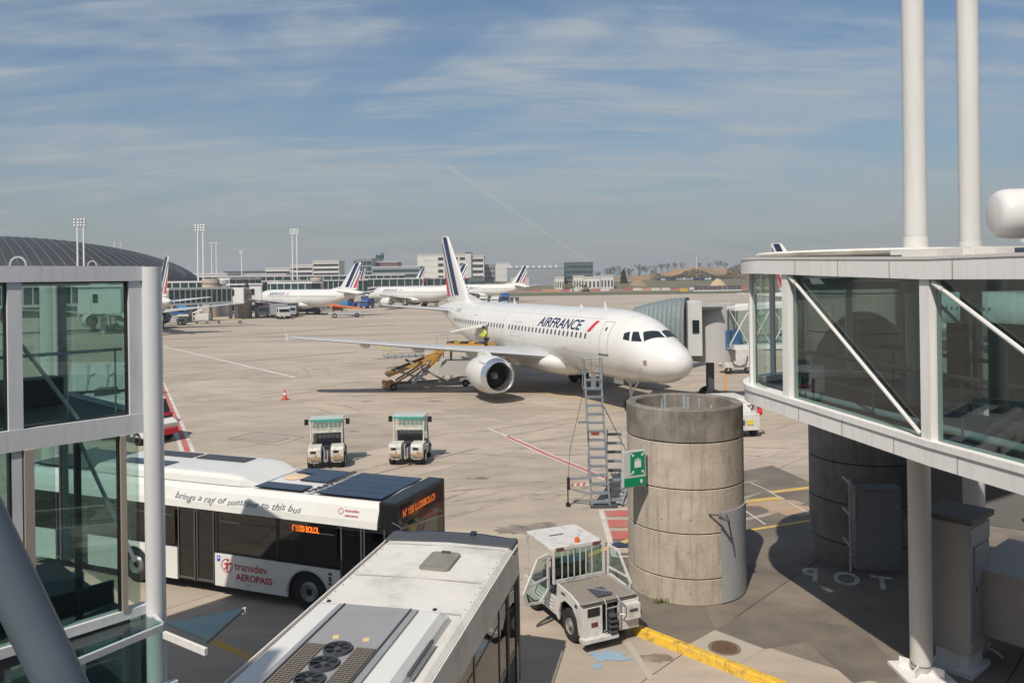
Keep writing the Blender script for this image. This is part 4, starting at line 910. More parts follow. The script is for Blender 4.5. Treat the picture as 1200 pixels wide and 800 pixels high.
    if detail:
        SJ = mat('skin_joint', (.56, .55, .53), .4)
        for xj in (3.9, 6.3, 9.2, 12.4, 15.4, 18.9, 22.0, 25.0, 27.6, 30.9, 33.6):
            mb = MB(); mb.loft([[fus(xj+dx_, 2*math.pi*j/SEC, .006) for j in range(SEC)] for dx_ in (0, .022)], caps=False); mb.build('skin_joint', SJ, root)
        for sd_ in (1, -1):
            for zz_ in (2.55, 3.30, 5.35):
                mb = MB()
                for k in range(24): x0_ = 5.6+k; patch(mb, ((x0_, zz_), (x0_+1, zz_), (x0_+1, zz_+.018), (x0_, zz_+.018)), sd_, .006, 2, 1)
                mb.build('skin_joint', SJ, root)
            for (x0_, x1_, z0_, z1_) in ((7.9, 9.7, 2.15, 3.3), (23.4, 25.2, 2.35, 3.4), (3.1, 3.5, 2.5, 2.9), (5.9, 6.3, 2.3, 2.6), (27.2, 27.9, 3.1, 3.6)):
                mb = MB(); wl = .02
                for c4 in (((x0_, z0_), (x0_+wl, z0_), (x0_+wl, z1_), (x0_, z1_)), ((x1_-wl, z0_), (x1_, z0_), (x1_, z1_), (x1_-wl, z1_)), ((x0_+wl, z1_-wl), (x1_-wl, z1_-wl), (x1_-wl, z1_), (x0_+wl, z1_)), ((x0_+wl, z0_), (x1_-wl, z0_), (x1_-wl, z0_+wl), (x0_+wl, z0_+wl))): patch(mb, c4, sd_, .012, 2, 4)
                mb.build('access_hatch', LINE, root)
        for xx, hh in ((7.6, .42), (20.6, .40), (10.5, .16)):
            mb = MB(); z = crv(TOP, xx); mb.prism([(-xx, z-.02), (-xx-.30, z-.02), (-xx-.34, z+hh), (-xx-.22, z+hh)], -.015, .015, 'XZ'); mb.build('antenna', PLANE, root)
        hull_text('F-GKXS', .42, 29.9, 5.0, 1, LINE, 'registration', root, .15, bold=.004)
    return root
PH = .4395; hd = Vector((math.sin(PH), -math.cos(PH), 0))
jet = make_plane(True, 'airliner', 'large white airliner parked nose right in front of the sunlit pillar', None)
jet.location = (9.02, 41.15, 0); jet.rotation_euler = (0, 0, math.atan2(hd.y, hd.x))
far = make_plane(False, 'airliner', 'parked airliner facing left behind the white tow vehicle, its whole side in view', 'airliners parked in a row behind')
def place(o, nose, tail):
    n_, t_ = Vector(nose), Vector(tail); d = (n_-t_); o.location = (n_.x, n_.y, 0); o.rotation_euler = (0, 0, math.atan2(d.y, d.x))
def pose(tailu, tailv_top, hdg):
    """put the fin tip (11.8 m up) on that bearing"""
    b = (tailv_top-H0+ROLL*(tailu-600)); y = FPX*(CH-11.8)/b; a = tailu-600-ROLL*b; t = Vector((a*y/FPX, y, 0))
    h = Vector(hdg).normalized(); return t+h*36.2, t
hF = (-.81, .58, 0)
fars = [((421, 307), hF, None),
        ((546, 309), hF, 'parked airliner whose middle is hidden by the tall tail of the nearest airliner'),
        ((617, 311.5), hF, 'parked airliner with its tail just right of the nearest airliner tail'),
        ((498, 314), hF, 'distant airliner of which only the tail fin rises behind the second parked airliner'),
        ((427.5, 314), (-.6, .8, 0), 'distant airliner whose fin peeks out just behind the left airliner tail'),
        ((196.5, 300), (-.64, .77, 0), 'airliner at the far left with its tail beside the round corner column'),
        ((907, 285), (.43, -.9, 0), 'airliner beyond the right glass bridge, only the tip of its fin above the roof')]
for i, ((tu, tv), h_, lab) in enumerate(fars):
    o = far if i == 0 else copy_tree(far, label=lab)
    nose_, tail_ = pose(tu, tv, h_); place(o, nose_, tail_)
    if i == 6:
        o['label'] = lab
        for c_ in kids(o):
            if c_.name.startswith(('lettering', 'red_accent')): bpy.data.objects.remove(c_)
# ------------------------------------------------------------------ buses
SOLAR = mat('solar_panel', (.012, .022, .045), .12, .2, var=.3, vscale=2)
LEDO = mat('led_orange', (1.0, .20, .02), .5, emit=.55)
INK = mat('ink_blue', (.10, .12, .16), .5)
BRED = mat('brand_red', (.42, .015, .04), .4)
def wheel(mb_t, x, y, r, w, n=26):
    mb_t.lathe([(r*.55, -w/2), (r*.93, -w/2), (r, -w*.38), (r, w*.38), (r*.93, w/2), (r*.55, w/2)], n, c=(x, y, r), axis='Y')
def flat_text(body, size, m, name, parent, M, shear=0., bold=0., sx=1., align='LEFT', space=1.):
    t = text_mb(body, size, shear, align, bold=bold, space=space); t.v = [(x*sx, y, 0) for x, y, z in t.v]; t.xf(M); return t.build(name, m, parent)
L_, W_, HT = 11.9, 2.52, 2.72
HB = HT-.56
def shell_side(side, arches, name, parent, gaps=()):
    """lower body side with wheel openings and door gaps, x from rear (0) to front (L_)"""
    segs = []; x = 0.15
    for a, b in sorted(gaps)+[(L_-.25, L_)]: segs.append((x, a)); x = b
    for a, b in segs:
        pts = [(a, .30)]
        for cx_, r in sorted(arches):
            if a < cx_ < b:
                pts.append((cx_-r, .30)); pts += [(cx_-r*math.cos(t), .42+r*.98*math.sin(t)) for t in [math.pi*i/12 for i in range(13)]]; pts.append((cx_+r, .30))
        pts += [(b, .30), (b, 1.10), (a, 1.10)]
        mb = MB(); mb.prism(pts, side*(W_/2-.05), side*(W_/2), 'XZ'); mb.build(name, BUSW, parent)
def make_bus(label, loc, rz, solar):
    b = thing('airport_bus', label, 'bus', loc, rz, None)
    side = -1                                            # kerb side is -Y
    gaps = [(1.3, 2.5), (5.6, 6.8), (L_-1.45, L_-.22)] if solar else [(2.2, 3.5), (5.6, 6.9), (L_-1.7, L_-.3)]
    arches = [(3.9 if not solar else 1.35+2.4, .56), (L_-2.75, .56)]
    if solar: arches = [(4.15, .56), (9.55, .58)]
    shell_side(-1, arches, 'side_panel', b, gaps); shell_side(1, arches, 'side_panel', b)
    mb = MB(); mb.box((L_/2, 0, .62), (L_-.35, W_-.16, .62)); mb.build('chassis', BLACK, b)
    # window band
    IN = mat('bus_interior', (.10, .10, .105), .6)
    mb = MB(); mb.box((L_/2, 0, .97), (L_-.3, W_-.14, .06)); mb.build('cabin_floor', IN, b)
    for sd in (-1, 1):
        mb = MB(); mb.box((L_/2, sd*(W_/2-.045), HB-.04), (L_-.2, .05, .12)); mb.box((L_/2, sd*(W_/2-.045), 1.11), (L_-.2, .05, .07)); mb.build('window_rail', BLACK, b)
    q_ = random.Random(int(loc[0]*10))
    for k in range(9):
        for sd in (-1, 1):
            if sd < 0 and any(g0-.4 < 1.2+k*1.15 < g1+.4 for g0, g1 in gaps): continue
            mb = MB(); mb.box((1.2+k*1.15, sd*.72, 1.42), (.42, .85, .10)); mb.box((1.0+k*1.15, sd*.72, 1.68), (.08, .85, .50)); mb.build('seat', mat('seat_blue', (.04, .06, .13), .8), b, bevel=.02)
    for k in range(6):
        mb = MB(); mb.tube([(1.6+k*1.75, -.25, 1.0), (1.6+k*1.75, -.25, HB+.2)], .018, 6); mb.build('grab_pole', mat('pole_yellow', (.45, .36, .06), .4) if k % 2 else ALU, b)
    for sd in (-1, 1):
        xs = [.35, 1.3, 2.5, 4.05, 5.55, 6.85, 8.7, 10.4, 11.7] if sd < 0 else [.35, 1.9, 3.45, 5.0, 6.55, 8.1, 9.65, 10.9]
        for i in range(len(xs)-1):
            if sd < 0 and any(abs((xs[i]+xs[i+1])/2-(g0+g1)/2) < .35 for g0, g1 in gaps): continue
            mb = MB(); mb.box(((xs[i]+xs[i+1])/2, sd*(W_/2-.022), (1.12+HB)/2), (xs[i+1]-xs[i]-.07, .014, HB-1.2)); mb.build('window', BUSW_, b)
            mb = MB(); mb.box((xs[i], sd*(W_/2-.03), (1.12+HB)/2), (.08, .05, HB-1.08)); mb.build('window_pillar', BLACK, b)
            if True: mb = MB(); mb.box(((xs[i]+xs[i+1])/2, sd*(W_/2-.012), HB-.26), (xs[i+1]-xs[i]-.2, .01, .02)); mb.build('window_bar', DKGREY, b)
    for g0, g1 in gaps:
        for k in (0, 1):
            xm = g0+(g1-g0)*(.25+.5*k); mb = MB(); mb.box((xm, -W_/2+.03, (HB+.32)/2), ((g1-g0)/2-.03, .015, HB-.32)); d_ = mb.build('door', BUSW_, b)
            mb = MB()
            for x in (xm-(g1-g0)/4+.04, xm+(g1-g0)/4-.04): mb.box((x, -W_/2+.012, (HB+.32)/2), (.035, .02, HB-.32))
            mb.box((xm, -W_/2+.012, .38), ((g1-g0)/2-.12, .02, .05)); mb.build('door_frame', mat('door_frame', (.07, .075, .07), .4), d_)
    # cove and roof: cross-section swept along the body
    prof = [(-W_/2, HB-.02), (-W_/2+.02, HB+.14), (-W_/2+.12, HB+.42), (-W_/2+.25, HT-.02), (0, HT+.03), (W_/2-.25, HT-.02), (W_/2-.12, HB+.42), (W_/2-.02, HB+.14), (W_/2, HB-.02)] if solar else \
           [(-W_/2, HB-.02), (-W_/2+.01, HB+.3), (-W_/2+.05, HT-.05), (-W_/2+.12, HT), (0, HT+.035), (W_/2-.12, HT), (W_/2-.05, HT-.05), (W_/2-.01, HB+.3), (W_/2, HB-.02)]
    mb = MB(); xe = L_-.45 if solar else L_-.06; mb.loft([[Vector((x, y, z)) for y, z in prof] for x in (.04, xe)], sm=False); mb.build('roof', ROOFW if not solar else BUSW, b)
    # front cap
    mb = MB(); fc = [(-W_/2+.01, .34), (-W_/2+.0, HB+.14), (-W_/2+.1, HT-.06), (-W_/2+.28, HT+.04), (W_/2-.28, HT+.04), (W_/2-.1, HT-.06), (W_/2, HB+.14), (W_/2-.01, .34)]
    mb.loft([[Vector((x+(.0 if z > 1.2 else .05 if x > L_-.3 else 0)-(.0 if abs(y) < 1.0 else .10 if x > L_-.2 else 0), y, z)) for y, z in fc] for x in ((xe, L_+.02))], sm=False); fcap = mb.build('front_cap', BLACK if solar else DKGREY, b) if False else None
    FCM = BLACK if solar else DKGREY
    mb = MB(); mb.box((L_-.19, 0, (HB+HT)/2+.0), (.46, W_-.06, HT-HB+.10)); mb.build('front_header', FCM, b, bevel=.05)
    for sd in (-1, 1): mb = MB(); mb.box((L_-.06, sd*(W_/2-.08), (HB+.35)/2), (.16, .14, HB-.35)); mb.build('front_pillar', FCM, b, bevel=.03)
    mb = MB(); mb.box((L_-.15, 0, .72), (.34, W_-.08, .74)); mb.build('front_base', FCM, b, bevel=.04)
    mb = MB(); mb.box((L_+.035, 0, 1.62), (.03, W_-.35, 1.2)); mb.build('windscreen', BUSW_, b)
    mb = MB(); mb.box((L_+.04, 0, .75), (.04, W_-.3, .45)); mb.build('front_panel', BUSW, b)
    mb = MB(); mb.box((.02, 0, 1.6), (.1, W_-.1, 2.4)); mb.build('rear_panel', BUSW, b)
    for cx_, r in arches:
        for sd in (-1, 1):
            mb = MB(); wheel(mb, 0, 0, .46, .28); mb.v = [(x+cx_, y+sd*(W_/2-.20), z) for x, y, z in mb.v]; w_ = mb.build('wheel', RUBBER, b)
            mb = MB(); mb.lathe([(0, .03), (.08, .04), (.09, -.02), (.20, -.05), (.25, .0), (.29, .0)], 22, c=(cx_, sd*(W_/2-.065), .46), axis='Y'); mb.build('rim', mat('rim_grey', (.20, .21, .21), .4, .4), w_)
            mb = MB(); mb.lathe([(r, -.02), (r+.045, -.02), (r+.045, .02), (r, .02)], 16, c=(cx_, sd*W_/2, .42), axis='Y', a0=0, a1=math.pi); mb.build('arch_trim', mat('trim_pale', (.50, .50, .48), .4), b)
    return b
# bus 1
p0, pf = Vector((-9.05, 20.1, 0)), Vector((-2.72, 17.62, 0)); d1 = (pf-p0).normalized(); nrm = Vector((-d1.y, d1.x, 0))
c1 = pf-d1*L_+nrm*(W_/2)
b1 = make_bus('white airport bus with solar panels on its roof and orange destination display', c1, math.atan2(d1.y, d1.x), True)
SX = L_
# roof equipment: pod, dark recess panels, solar modules
mb = MB(); secs = []
for x, h, wd_ in ((2.2, .02, 1.7), (2.45, .20, 1.95), (2.9, .26, 2.0), (6.9, .26, 2.0), (7.35, .20, 1.95), (7.75, .02, 1.7)):
    secs.append([Vector((x, y*wd_/2, HT+.0+z*h)) for y, z in ((-1, 0), (-.97, .6), (-.86, .95), (-.7, 1), (.7, 1), (.86, .95), (.97, .6), (1, 0))])
mb.loft(secs, sm=False); pod = mb.build('roof_pod', BUSW, b1)
for x0_, x1_ in ((3.1, 4.7), (4.85, 6.5)):
    mb = MB(); mb.box(((x0_+x1_)/2, .45, HT+.27), (x1_-x0_, .50, .02)); mb.build('vent_panel', mat('vent_dark', (.045, .045, .05), .5), pod)
mb = MB(); mb.box((3.9, -.52, HT+.27), (1.7, .45, .02)); mb.build('vent_panel', SOLAR, pod)
mb = MB(); mb.box((1.15, 0, HT+.05), (1.9, 1.9, .04)); mb.build('solar_panel', SOLAR, b1)
for k, (x0_, x1_, y0_, y1_) in enumerate([(7.85, 9.2, -.98, -.52), (7.95, 9.35, .50, .98), (8.55, 9.35, -.16, .46)]+[(9.65, 11.42, -1.0+.40*i, -1.0+.40*i+.385) for i in range(5)]):
    mb = MB(); mb.box(((x0_+x1_)/2, (y0_+y1_)/2, HT+.045+(.01 if k == 2 else 0)), (x1_-x0_, y1_-y0_, .025)); mb.build('solar_panel', SOLAR, b1)
mb = MB(); q = random.Random(2); mb.tube([(9.48, -1.0+.2*i, HT+.06+q.uniform(-.01, .015)) for i in range(11)], .018, 6)
for i in range(11): mb.box((9.46+q.uniform(-.05, .05), -1.0+.2*i, HT+.06), (.10, .05, .03))
mb.build('cable_run', DKGREY, b1, stuff=True)
mb = MB(); mb.lathe([(0, .045), (.24, .04), (.30, .02)], 22, c=(8.2, .15, HT+.02)); mb.build('roof_dome', mat('amber_dome', (.62, .45, .30), .5), b1)
def side_M(x, z, out=.006, tilt=0.):    # text on the kerb side: reads rear to front
    return Matrix.Translation((x, -W_/2-out, z)) @ Matrix.Rotation(R(90)-tilt, 4, 'X')
def cove_M(x, z):
    t = (z-HB-.14)/.28; y = -W_/2+.02+t*.10
    return Matrix.Translation((x, y-.012, z)) @ Matrix.Rotation(R(90)-math.atan2(.10, .28), 4, 'X')
hw = text_mb('brings a ray of sunshine to this bus', .225, .34, space=1.04); hw.v = [(x*1.16, y*(1+.10*math.sin(x*7.3))+.014*math.sin(x*11+.7)+.008*math.sin(x*29), 0) for x, y, z in hw.v]; hw.xf(cove_M(5.5, HB+.17)); hw.build('lettering', INK, b1)
flat_text('transdev', .095, BRED, 'small_lettering', b1, cove_M(10.55, HB+.30), bold=.001, sx=1.2); flat_text('AEROPASS', .065, BRED, 'small_lettering', b1, cove_M(10.57, HB+.20), bold=.001, sx=1.2)
mb = MB(); mb.lathe([(.055, 0), (.067, 0)], 20, axis='Z'); mb.xf(cove_M(10.45, HB+.305)); mb.build('small_emblem', BRED, b1)
def brand(x, z, s):
    flat_text('transdev', .40*s, BRED, 'lettering', b1, side_M(x+.40*s, z), bold=.004*s, sx=1.05)
    flat_text('AEROPASS', .33*s, BRED, 'lettering', b1, side_M(x+.46*s, z-.36*s), bold=.008*s, sx=1.05)
    mb = MB(); mb.lathe([(.225*s, 0), (.255*s, 0)], 30, a0=R(60), a1=R(400))
    # leaping figure in the ring
    mb.prism([(.04*s+.055*s*math.cos(i*.785), .21*s+.055*s*math.sin(i*.785)) for i in range(8)], 0, .002)
    mb.prism([(-.13*s, .07*s), (.0, .12*s), (.22*s, .13*s), (.22*s, .09*s), (.09*s, .05*s), (.03*s, -.05*s), (-.02*s, -.10*s), (-.12*s, -.17*s), (-.14*s, -.14*s), (-.05*s, -.05*s), (-.04*s, .04*s), (-.13*s, .03*s)], 0, .002)
    mb.prism([(.0, .0), (.06*s, -.03*s), (.02*s, -.2*s), (-.02*s, -.2*s)], .0005, .0025)
    mb.xf(side_M(x+.05*s, z+.10*s, .007)); mb.build('emblem', BRED, b1)
gx = 6.92
brand(gx+.22, .76, .67)
mb = MB(); mb.box((gx-.0, -W_/2-.004, .98), (.10, .006, .14)); o = mb.build('access_sign', mat('sign_blue', (.02, .10, .45), .5), b1)
mb = MB(); mb.box((gx+.005, -W_/2-.009, 1.0), (.045, .004, .05)); mb.build('access_mark', SW, o)
mb = MB(); [mb.box((x, -W_/2-.003, z), d) for x, z, d in ((gx+.9, .42, (.08, .006, .035)),)]; mb.build('marker_lamp', mat('amber_lamp', (.5, .22, .02), .3), b1)
mb = MB(); mb.box((L_-1.72, -W_/2-.003, .99), (.10, .006, .06)); mb.box((L_-1.72, -W_/2-.003, .87), (.08, .006, .11)); mb.box((L_-1.72, -W_/2-.003, .76), (.08, .006, .06)); mb.build('label_sticker', DKGREY, b1, stuff=True)
flat_text("6' LU20 BOLOL", .20, LEDO, 'side_display', b1, side_M(9.12, HB-.26, .004), bold=.006, sx=.58)
FM = Matrix.Translation((L_+.045, -.95, HT-.34)) @ Matrix.Rotation(R(90), 4, 'Z') @ Matrix.Rotation(R(90), 4, 'X')
flat_text("N' 155 LU20BOLOI", .23, LEDO, 'front_display', b1, FM, bold=.005, sx=.86)
mb = MB(); mb.box((L_+.03, 0, HT-.25), (.02, 2.2, .40)); mb.build('display_glass', BUSG, b1)
mb = MB(); mb.tube([(L_-.05, -W_/2+.0, 2.35), (L_+.25, -W_/2-.12, 2.3), (L_+.3, -W_/2-.15, 1.95)], .02, 6); mb.box((L_+.3, -W_/2-.15, 1.8), (.10, .2, .32)); mb.build('mirror', DKGREY, b1)
# roof seams of bus 1
for x in (1.9, 7.8, 9.5): mb = MB(); mb.box((x, 0, HT+.035), (.02, 2.0, .012)); mb.build('roof_seam', STEELG, b1)
# bus 2
HT = 2.92; HB = 2.36
q0, q1 = at(456, 625, HT), at(612, 633, HT); fc_ = (q0+q1)/2; d2 = Vector((.215, .9766, 0)).normalized(); fc_.z = 0
b2 = make_bus('dusty white roofed bus in the foreground with three round roof fans', fc_-d2*L_, math.atan2(d2.y, d2.x), False)
GRV = mat('grey_cover', (.27, .27, .28), .5, var=.1, vscale=3); MESH = mat('mesh_brown', (.12, .10, .085), .6, .2, var=.5, vscale=60)
mb = MB(); mb.prism([(-1.18, 0), (-.92, .0), (-.80, .02)], 0, .01) if False else None
mb = MB(); secs = []
for x, h in ((1.6, .20), (8.15, .20), (8.35, .12), (8.38, .0)): secs.append([Vector((x, y, HT+.01+z*h/.2)) for y, z in ((-1.0, 0), (-.98, .10), (-.90, .19), (-.62, .20), (.66, .20), (.92, .19), (.98, .10), (1.0, 0))])
mb.loft(secs, sm=False); ac = mb.build('roof_unit', BUSW, b2)
mb = MB(); mb.box((5.0, .0, HT+.225), (6.25, 1.20, .03)); cv = mb.build('grey_cover', GRV, ac)
mb = MB(); mb.box((5.0, -.50, HT+.245), (6.2, .02, .03)); mb.box((5.0, .50, HT+.245), (6.2, .02, .03)); mb.build('cover_rib', DKGREY, ac)
for k in range(9):
    xf = 6.78-.385*k; cy__ = .0
    mb = MB(); mb.lathe([(.0, HT+.26), (.165, HT+.26)], 26, c=(xf, cy__, 0)); fn = mb.build('fan', BLACK, ac)
    mb = MB(); mb.lathe([(.165, HT+.24), (.165, HT+.28), (.185, HT+.28), (.185, HT+.24)], 26, c=(xf, cy__, 0)); mb.build('fan_ring', DKGREY, fn)
    mb = MB(); mb.lathe([(0, HT+.275), (.045, HT+.27), (.045, HT+.25)], 12, c=(xf, cy__, 0)); mb.build('hub', DKGREY, fn)
    mb = MB()
    for j in range(6):
        a = j*math.pi/3+.3*k; mb.add([(xf+.045*math.cos(a), cy__+.045*math.sin(a), HT+.275), (xf+.155*math.cos(a-.15), cy__+.155*math.sin(a-.15), HT+.265), (xf+.155*math.cos(a+.35), cy__+.155*math.sin(a+.35), HT+.280)], [(0, 1, 2)])
    mb.build('blade', mat('fan_blade', (.035, .035, .037), .4), fn, stuff=True)
for y0_, y1_ in ((-.47, -.21), (.21, .47)):
    mb = MB(); ym = (y0_+y1_)/2; mb.box((4.75, ym, HT+.243), (4.3, y1_-y0_, .008)); gr = mb.build('mesh_grille', BLACK, ac)
    mb = MB(); x = 2.6
    while x < 6.88: mb.box((x, ym, HT+.252), (.010, y1_-y0_, .008)); x += .045
    for i in range(5): mb.box((4.7, y0_+.02+(y1_-y0_-.04)*i/4, HT+.254), (4.3, .007, .008))
    mb.build('grille_wire', mat('wire_warm', (.30, .26, .22), .5, .4), gr, stuff=True)
for x, y in ((7.12, -.24), (7.12, .18)):
    mb = MB(); mb.box((x, y, HT+.243), (.10, .08, .006), rz=.3); mb.build('warning_sticker', mat('sticker_yellow', (.60, .48, .22), .6), ac)
for x, y in ((8.25, -.80), (8.25, .82)): mb = MB(); mb.lathe([(0, .015), (.03, .015), (.035, 0)], 10, c=(x, y, HT+.2)); mb.build('bolt', BLACK, ac)
mb = MB(); mb.prism([(-.02, -1.03), (.9, -1.03), (.9, -.99), (-.02, -.99)], HT+.10, HT+.14); mb.xf(Matrix.Translation((6.6, 0, 0))); mb.build('handle_slot', DKGREY, ac)
mb = MB(); mb.prism([(10.15, -.42), (10.85, -.42), (10.90, -.36), (10.90, .04), (10.85, .10), (10.15, .10), (10.10, .04), (10.10, -.36)], HT+.02, HT+.075); ht_ = mb.build('roof_hatch', mat('hatch_grey', (.24, .215, .19), .5, var=.25, vscale=4), b2, bevel=.008)
mb = MB(); mb.box((10.84, -.16, HT+.09), (.05, .16, .03)); mb.build('hatch_handle', DKGREY, ht_)
mb = MB(); mb.tube([(L_+.02, -1.2, HT-.02), (L_+.06, -.5, HT+.03), (L_+.06, .6, HT+.03), (L_+.02, 1.2, HT-.02)], .045, 8); mb.box((L_+.04, -.36, HT+.07), (.12, .10, .07)); mb.box((L_+.02, 1.15, HT-.0), (.1, .1, .08)); mb.build('front_rail', mat('rail_navy', (.02, .03, .05), .5), b2)
mb = MB(); mb.box((L_/2, -W_/2+.012, HT-.04), (L_-.3, .02, .05)); mb.box((L_/2, W_/2-.012, HT-.04), (L_-.3, .02, .05)); mb.build('gutter', mat('gutter_pale', (.66, .63, .58), .5, streak=.3), b2)

for x in (8.55, 9.75, 11.3): mb = MB(); mb.box((x, 0, HT+.034), (.014, 2.2, .008)); mb.build('roof_seam', mat('seam_warm', (.38, .35, .31), .7), b2)
for x in [8.5+.28*i for i in range(12)]:
    for y in (-1.10, 1.10): mb = MB(); mb.lathe([(0, .012), (.014, .01), (.016, 0)], 6, c=(x, y, HT+.002)); mb.build('rivet', GALV, b2)
# ------------------------------------------------------------------ small baggage tractors
TURQ = mat('turquoise', (.04, .30, .25), .45); TUGW = mat('tug_white', (.56, .535, .48), .55, var=.14, vscale=3, dirt=.85, dscale=6)
HAZ = mat('hazard_amber', (.42, .25, .09), .6, var=.4, vscale=10)
def make_tug(label, loc, rz):
    t = thing('baggage_tractor', label, 'baggage tractor', loc, rz, 'small baggage tractors on the apron')
    # +X is the end that faces us (the coupling end)
    mb = MB(); mb.prism([(-.9, .30), (1.02, .30), (1.12, .55), (1.12, .82), (1.0, .92), (.30, .92), (.25, .70), (-.8, .70)], -.72, -.20, 'XZ'); mb.build('side_body', TUGW, t, bevel=.015)
    mb = MB(); mb.prism([(-.9, .30), (1.02, .30), (1.12, .55), (1.12, .82), (1.0, .92), (.30, .92), (.25, .70), (-.8, .70)], .20, .72, 'XZ'); mb.build('side_body', TUGW, t, bevel=.015)
    mb = MB(); mb.box((-.1, 0, .45), (1.7, .42, .3)); mb.box((-.35, 0, .78), (.6, 1.3, .10)); mb.build('chassis', DKGREY, t)
    mb = MB(); mb.box((1.0, -.06, .55), (.12, .05, .45)); mb.box((1.0, .06, .55), (.12, .05, .45)); mb.tube([(.95, 0, .38), (1.2, 0, .36)], .04, 8); mb.tube([(.9, -.1, .9), (1.05, -.05, .6)], .02, 6); mb.build('coupling', ALU, t)
    for y in (-.46, .46):
        mb = MB(); mb.box((1.125, y, .46), (.03, .40, .07)); mb.build('bumper_strip', HAZ, t)
        mb = MB(); mb.box((1.128, y-.05, .74), (.02, .22, .09)); mb.build('lamp_slot', BLACK, t)
        mb = MB(); mb.box((1.13, y+.05, .60), (.02, .08, .05)); mb.build('lamp', mat('amber_lamp', (.5, .22, .02), .3), t)
        mb = MB(); mb.box((1.0, y, .34), (.1, .34, .12)); mb.build('tail_panel', TUGW, t)
    for x in (-.75, .62):
        for y in (-.66, .66):
            mb = MB(); wheel(mb, 0, 0, .31, .20, 18); mb.v = [(a+x, b+y, c) for a, b, c in mb.v]; w_ = mb.build('wheel', RUBBER, t)
            mb = MB(); mb.lathe([(0, .02), (.15, .02), (.17, 0)], 14, c=(x, y+(.10 if y > 0 else -.10), .31), axis='Y'); mb.build('rim', TUGW, w_)
    # seat and steering
    mb = MB(); mb.box((-.25, 0, .92), (.45, 1.1, .14)); mb.box((-.05, 0, 1.12), (.10, 1.15, .36)); mb.build('seat', DKGREY, t, bevel=.02)
    mb = MB(); mb.tube([(-.6, -.3, 1.2)]+[(-.6+.0*k, -.3+.17*math.sin(k*math.pi/8), 1.2+.17*math.cos(k*math.pi/8)-.17) for k in range(17)], .02, 6); mb.build('steering_wheel', BLACK, t)
    # cab frame: four posts, roof and grille
    for y in (-.64, .64):
        mb = MB(); mb.tube([(.40, y, .90), (.32, y, 1.93)], .033, 8); mb.build('cab_post', TUGW, t)
        mb = MB(); mb.tube([(-.85, y, .70), (-.62, y, 1.93)], .033, 8); mb.build('cab_post', TUGW, t)
    mb = MB(); mb.box((-.02, 0, 1.97), (.85, 1.40, .04)); mb.build('cab_roof', mat('tug_roof_pale', (.40, .43, .41), .5), t, bevel=.015)
    mb = MB(); mb.box((.40, 0, 1.915), (.05, 1.3, .085)); mb.build('roof_edge', TURQ, t)
    mb = MB(); mb.box((.37, 0, 1.46), (.03, 1.2, .13)); mb.build('rear_guard', TUGW, t)
    mb = MB(); mb.box((.36, 0, 1.57), (.03, 1.22, .04))
    mb.build('grille_rail', TUGW, t)
    for k in range(6):
        mb = MB(); mb.box((.36, -.45+.18*k, 1.70), (.022, .022, .36)); mb.build('grille_bar', TUGW, t)
    mb = MB(); mb.box((-.72, 0, 1.5), (.01, 1.2, .75)); mb.build('windscreen', CLEARG, t)
    for y, zz_ in ((-.86, 1.80), (.86, 1.78)):
        mb = MB(); mb.box((.0, y, zz_), (.06, .16, .24)); mb.bar((.1, y*.75, 1.92), (0, y, 1.85), .02, .02); mb.build('mirror', BLACK, t)
    return t
g1, g2 = at(378, 549), at(478, 545)
tr0 = make_tug('left of the two small white tractors with turquoise roof edge', (g1.x, g1.y+.9, 0), math.atan2(-1, .17))
tr1 = copy_tree(tr0, loc=(g2.x, g2.y+.9, 0), rz=math.atan2(-1, -.05), label='right of the two small white tractors with turquoise roof edge, nearer the big jet engine')

# ------------------------------------------------------------------ large tow tractor by the foreground bus
TT = Vector((1.36, 16.3, 0)); td = Vector((-.42, .907, 0)).normalized()
t = thing('tow_tractor', 'white tow tractor with open cab door, mesh deck and orange beacon beside the bus', 'tow tractor', TT, math.atan2(-td.y, -td.x)); t.scale = (.86, .86, .86)
# local: +X towards us (rear with coupling), y=0 is its left flank (towards the bus), width along +Y
TW = 1.62; LT = 3.35
TWH = mat('tractor_white', (.58, .56, .53), .42, var=.10, vscale=3, dirt=.6, dscale=5)
S = -1  # flank on our left is -Y
yl, yr = -0.0, 1.62
def P2(x, z): return (x, z)
# flank with wheel opening
fl = [(-3.25, .34), (-2.55, .34), (-2.45, .42), (-1.35, .42), (-1.22, .34), (-1.20, .55), (-1.10, .82), (-.86, .96), (-.50, .92), (-.28, .72), (-.18, .36), (.0, .34), (.0, 1.06), (-.62, 1.20), (-1.28, 1.24), (-1.32, .86), (-3.25, .80)]
for y0_, y1_, lbl in ((yl, yl+.05, None), (yr-.05, yr, None)):
    mb = MB(); mb.prism(fl, y0_, y1_, 'XZ'); mb.build('flank_panel', TWH, t)
mb = MB(); mb.box((-1.6, .81, .48), (3.1, 1.3, .26)); mb.build('chassis', BLACK, t)
mb = MB(); mb.box((-2.3, .81, .72), (1.9, 1.5, .10)); mb.build('cab_floor', DKGREY, t)
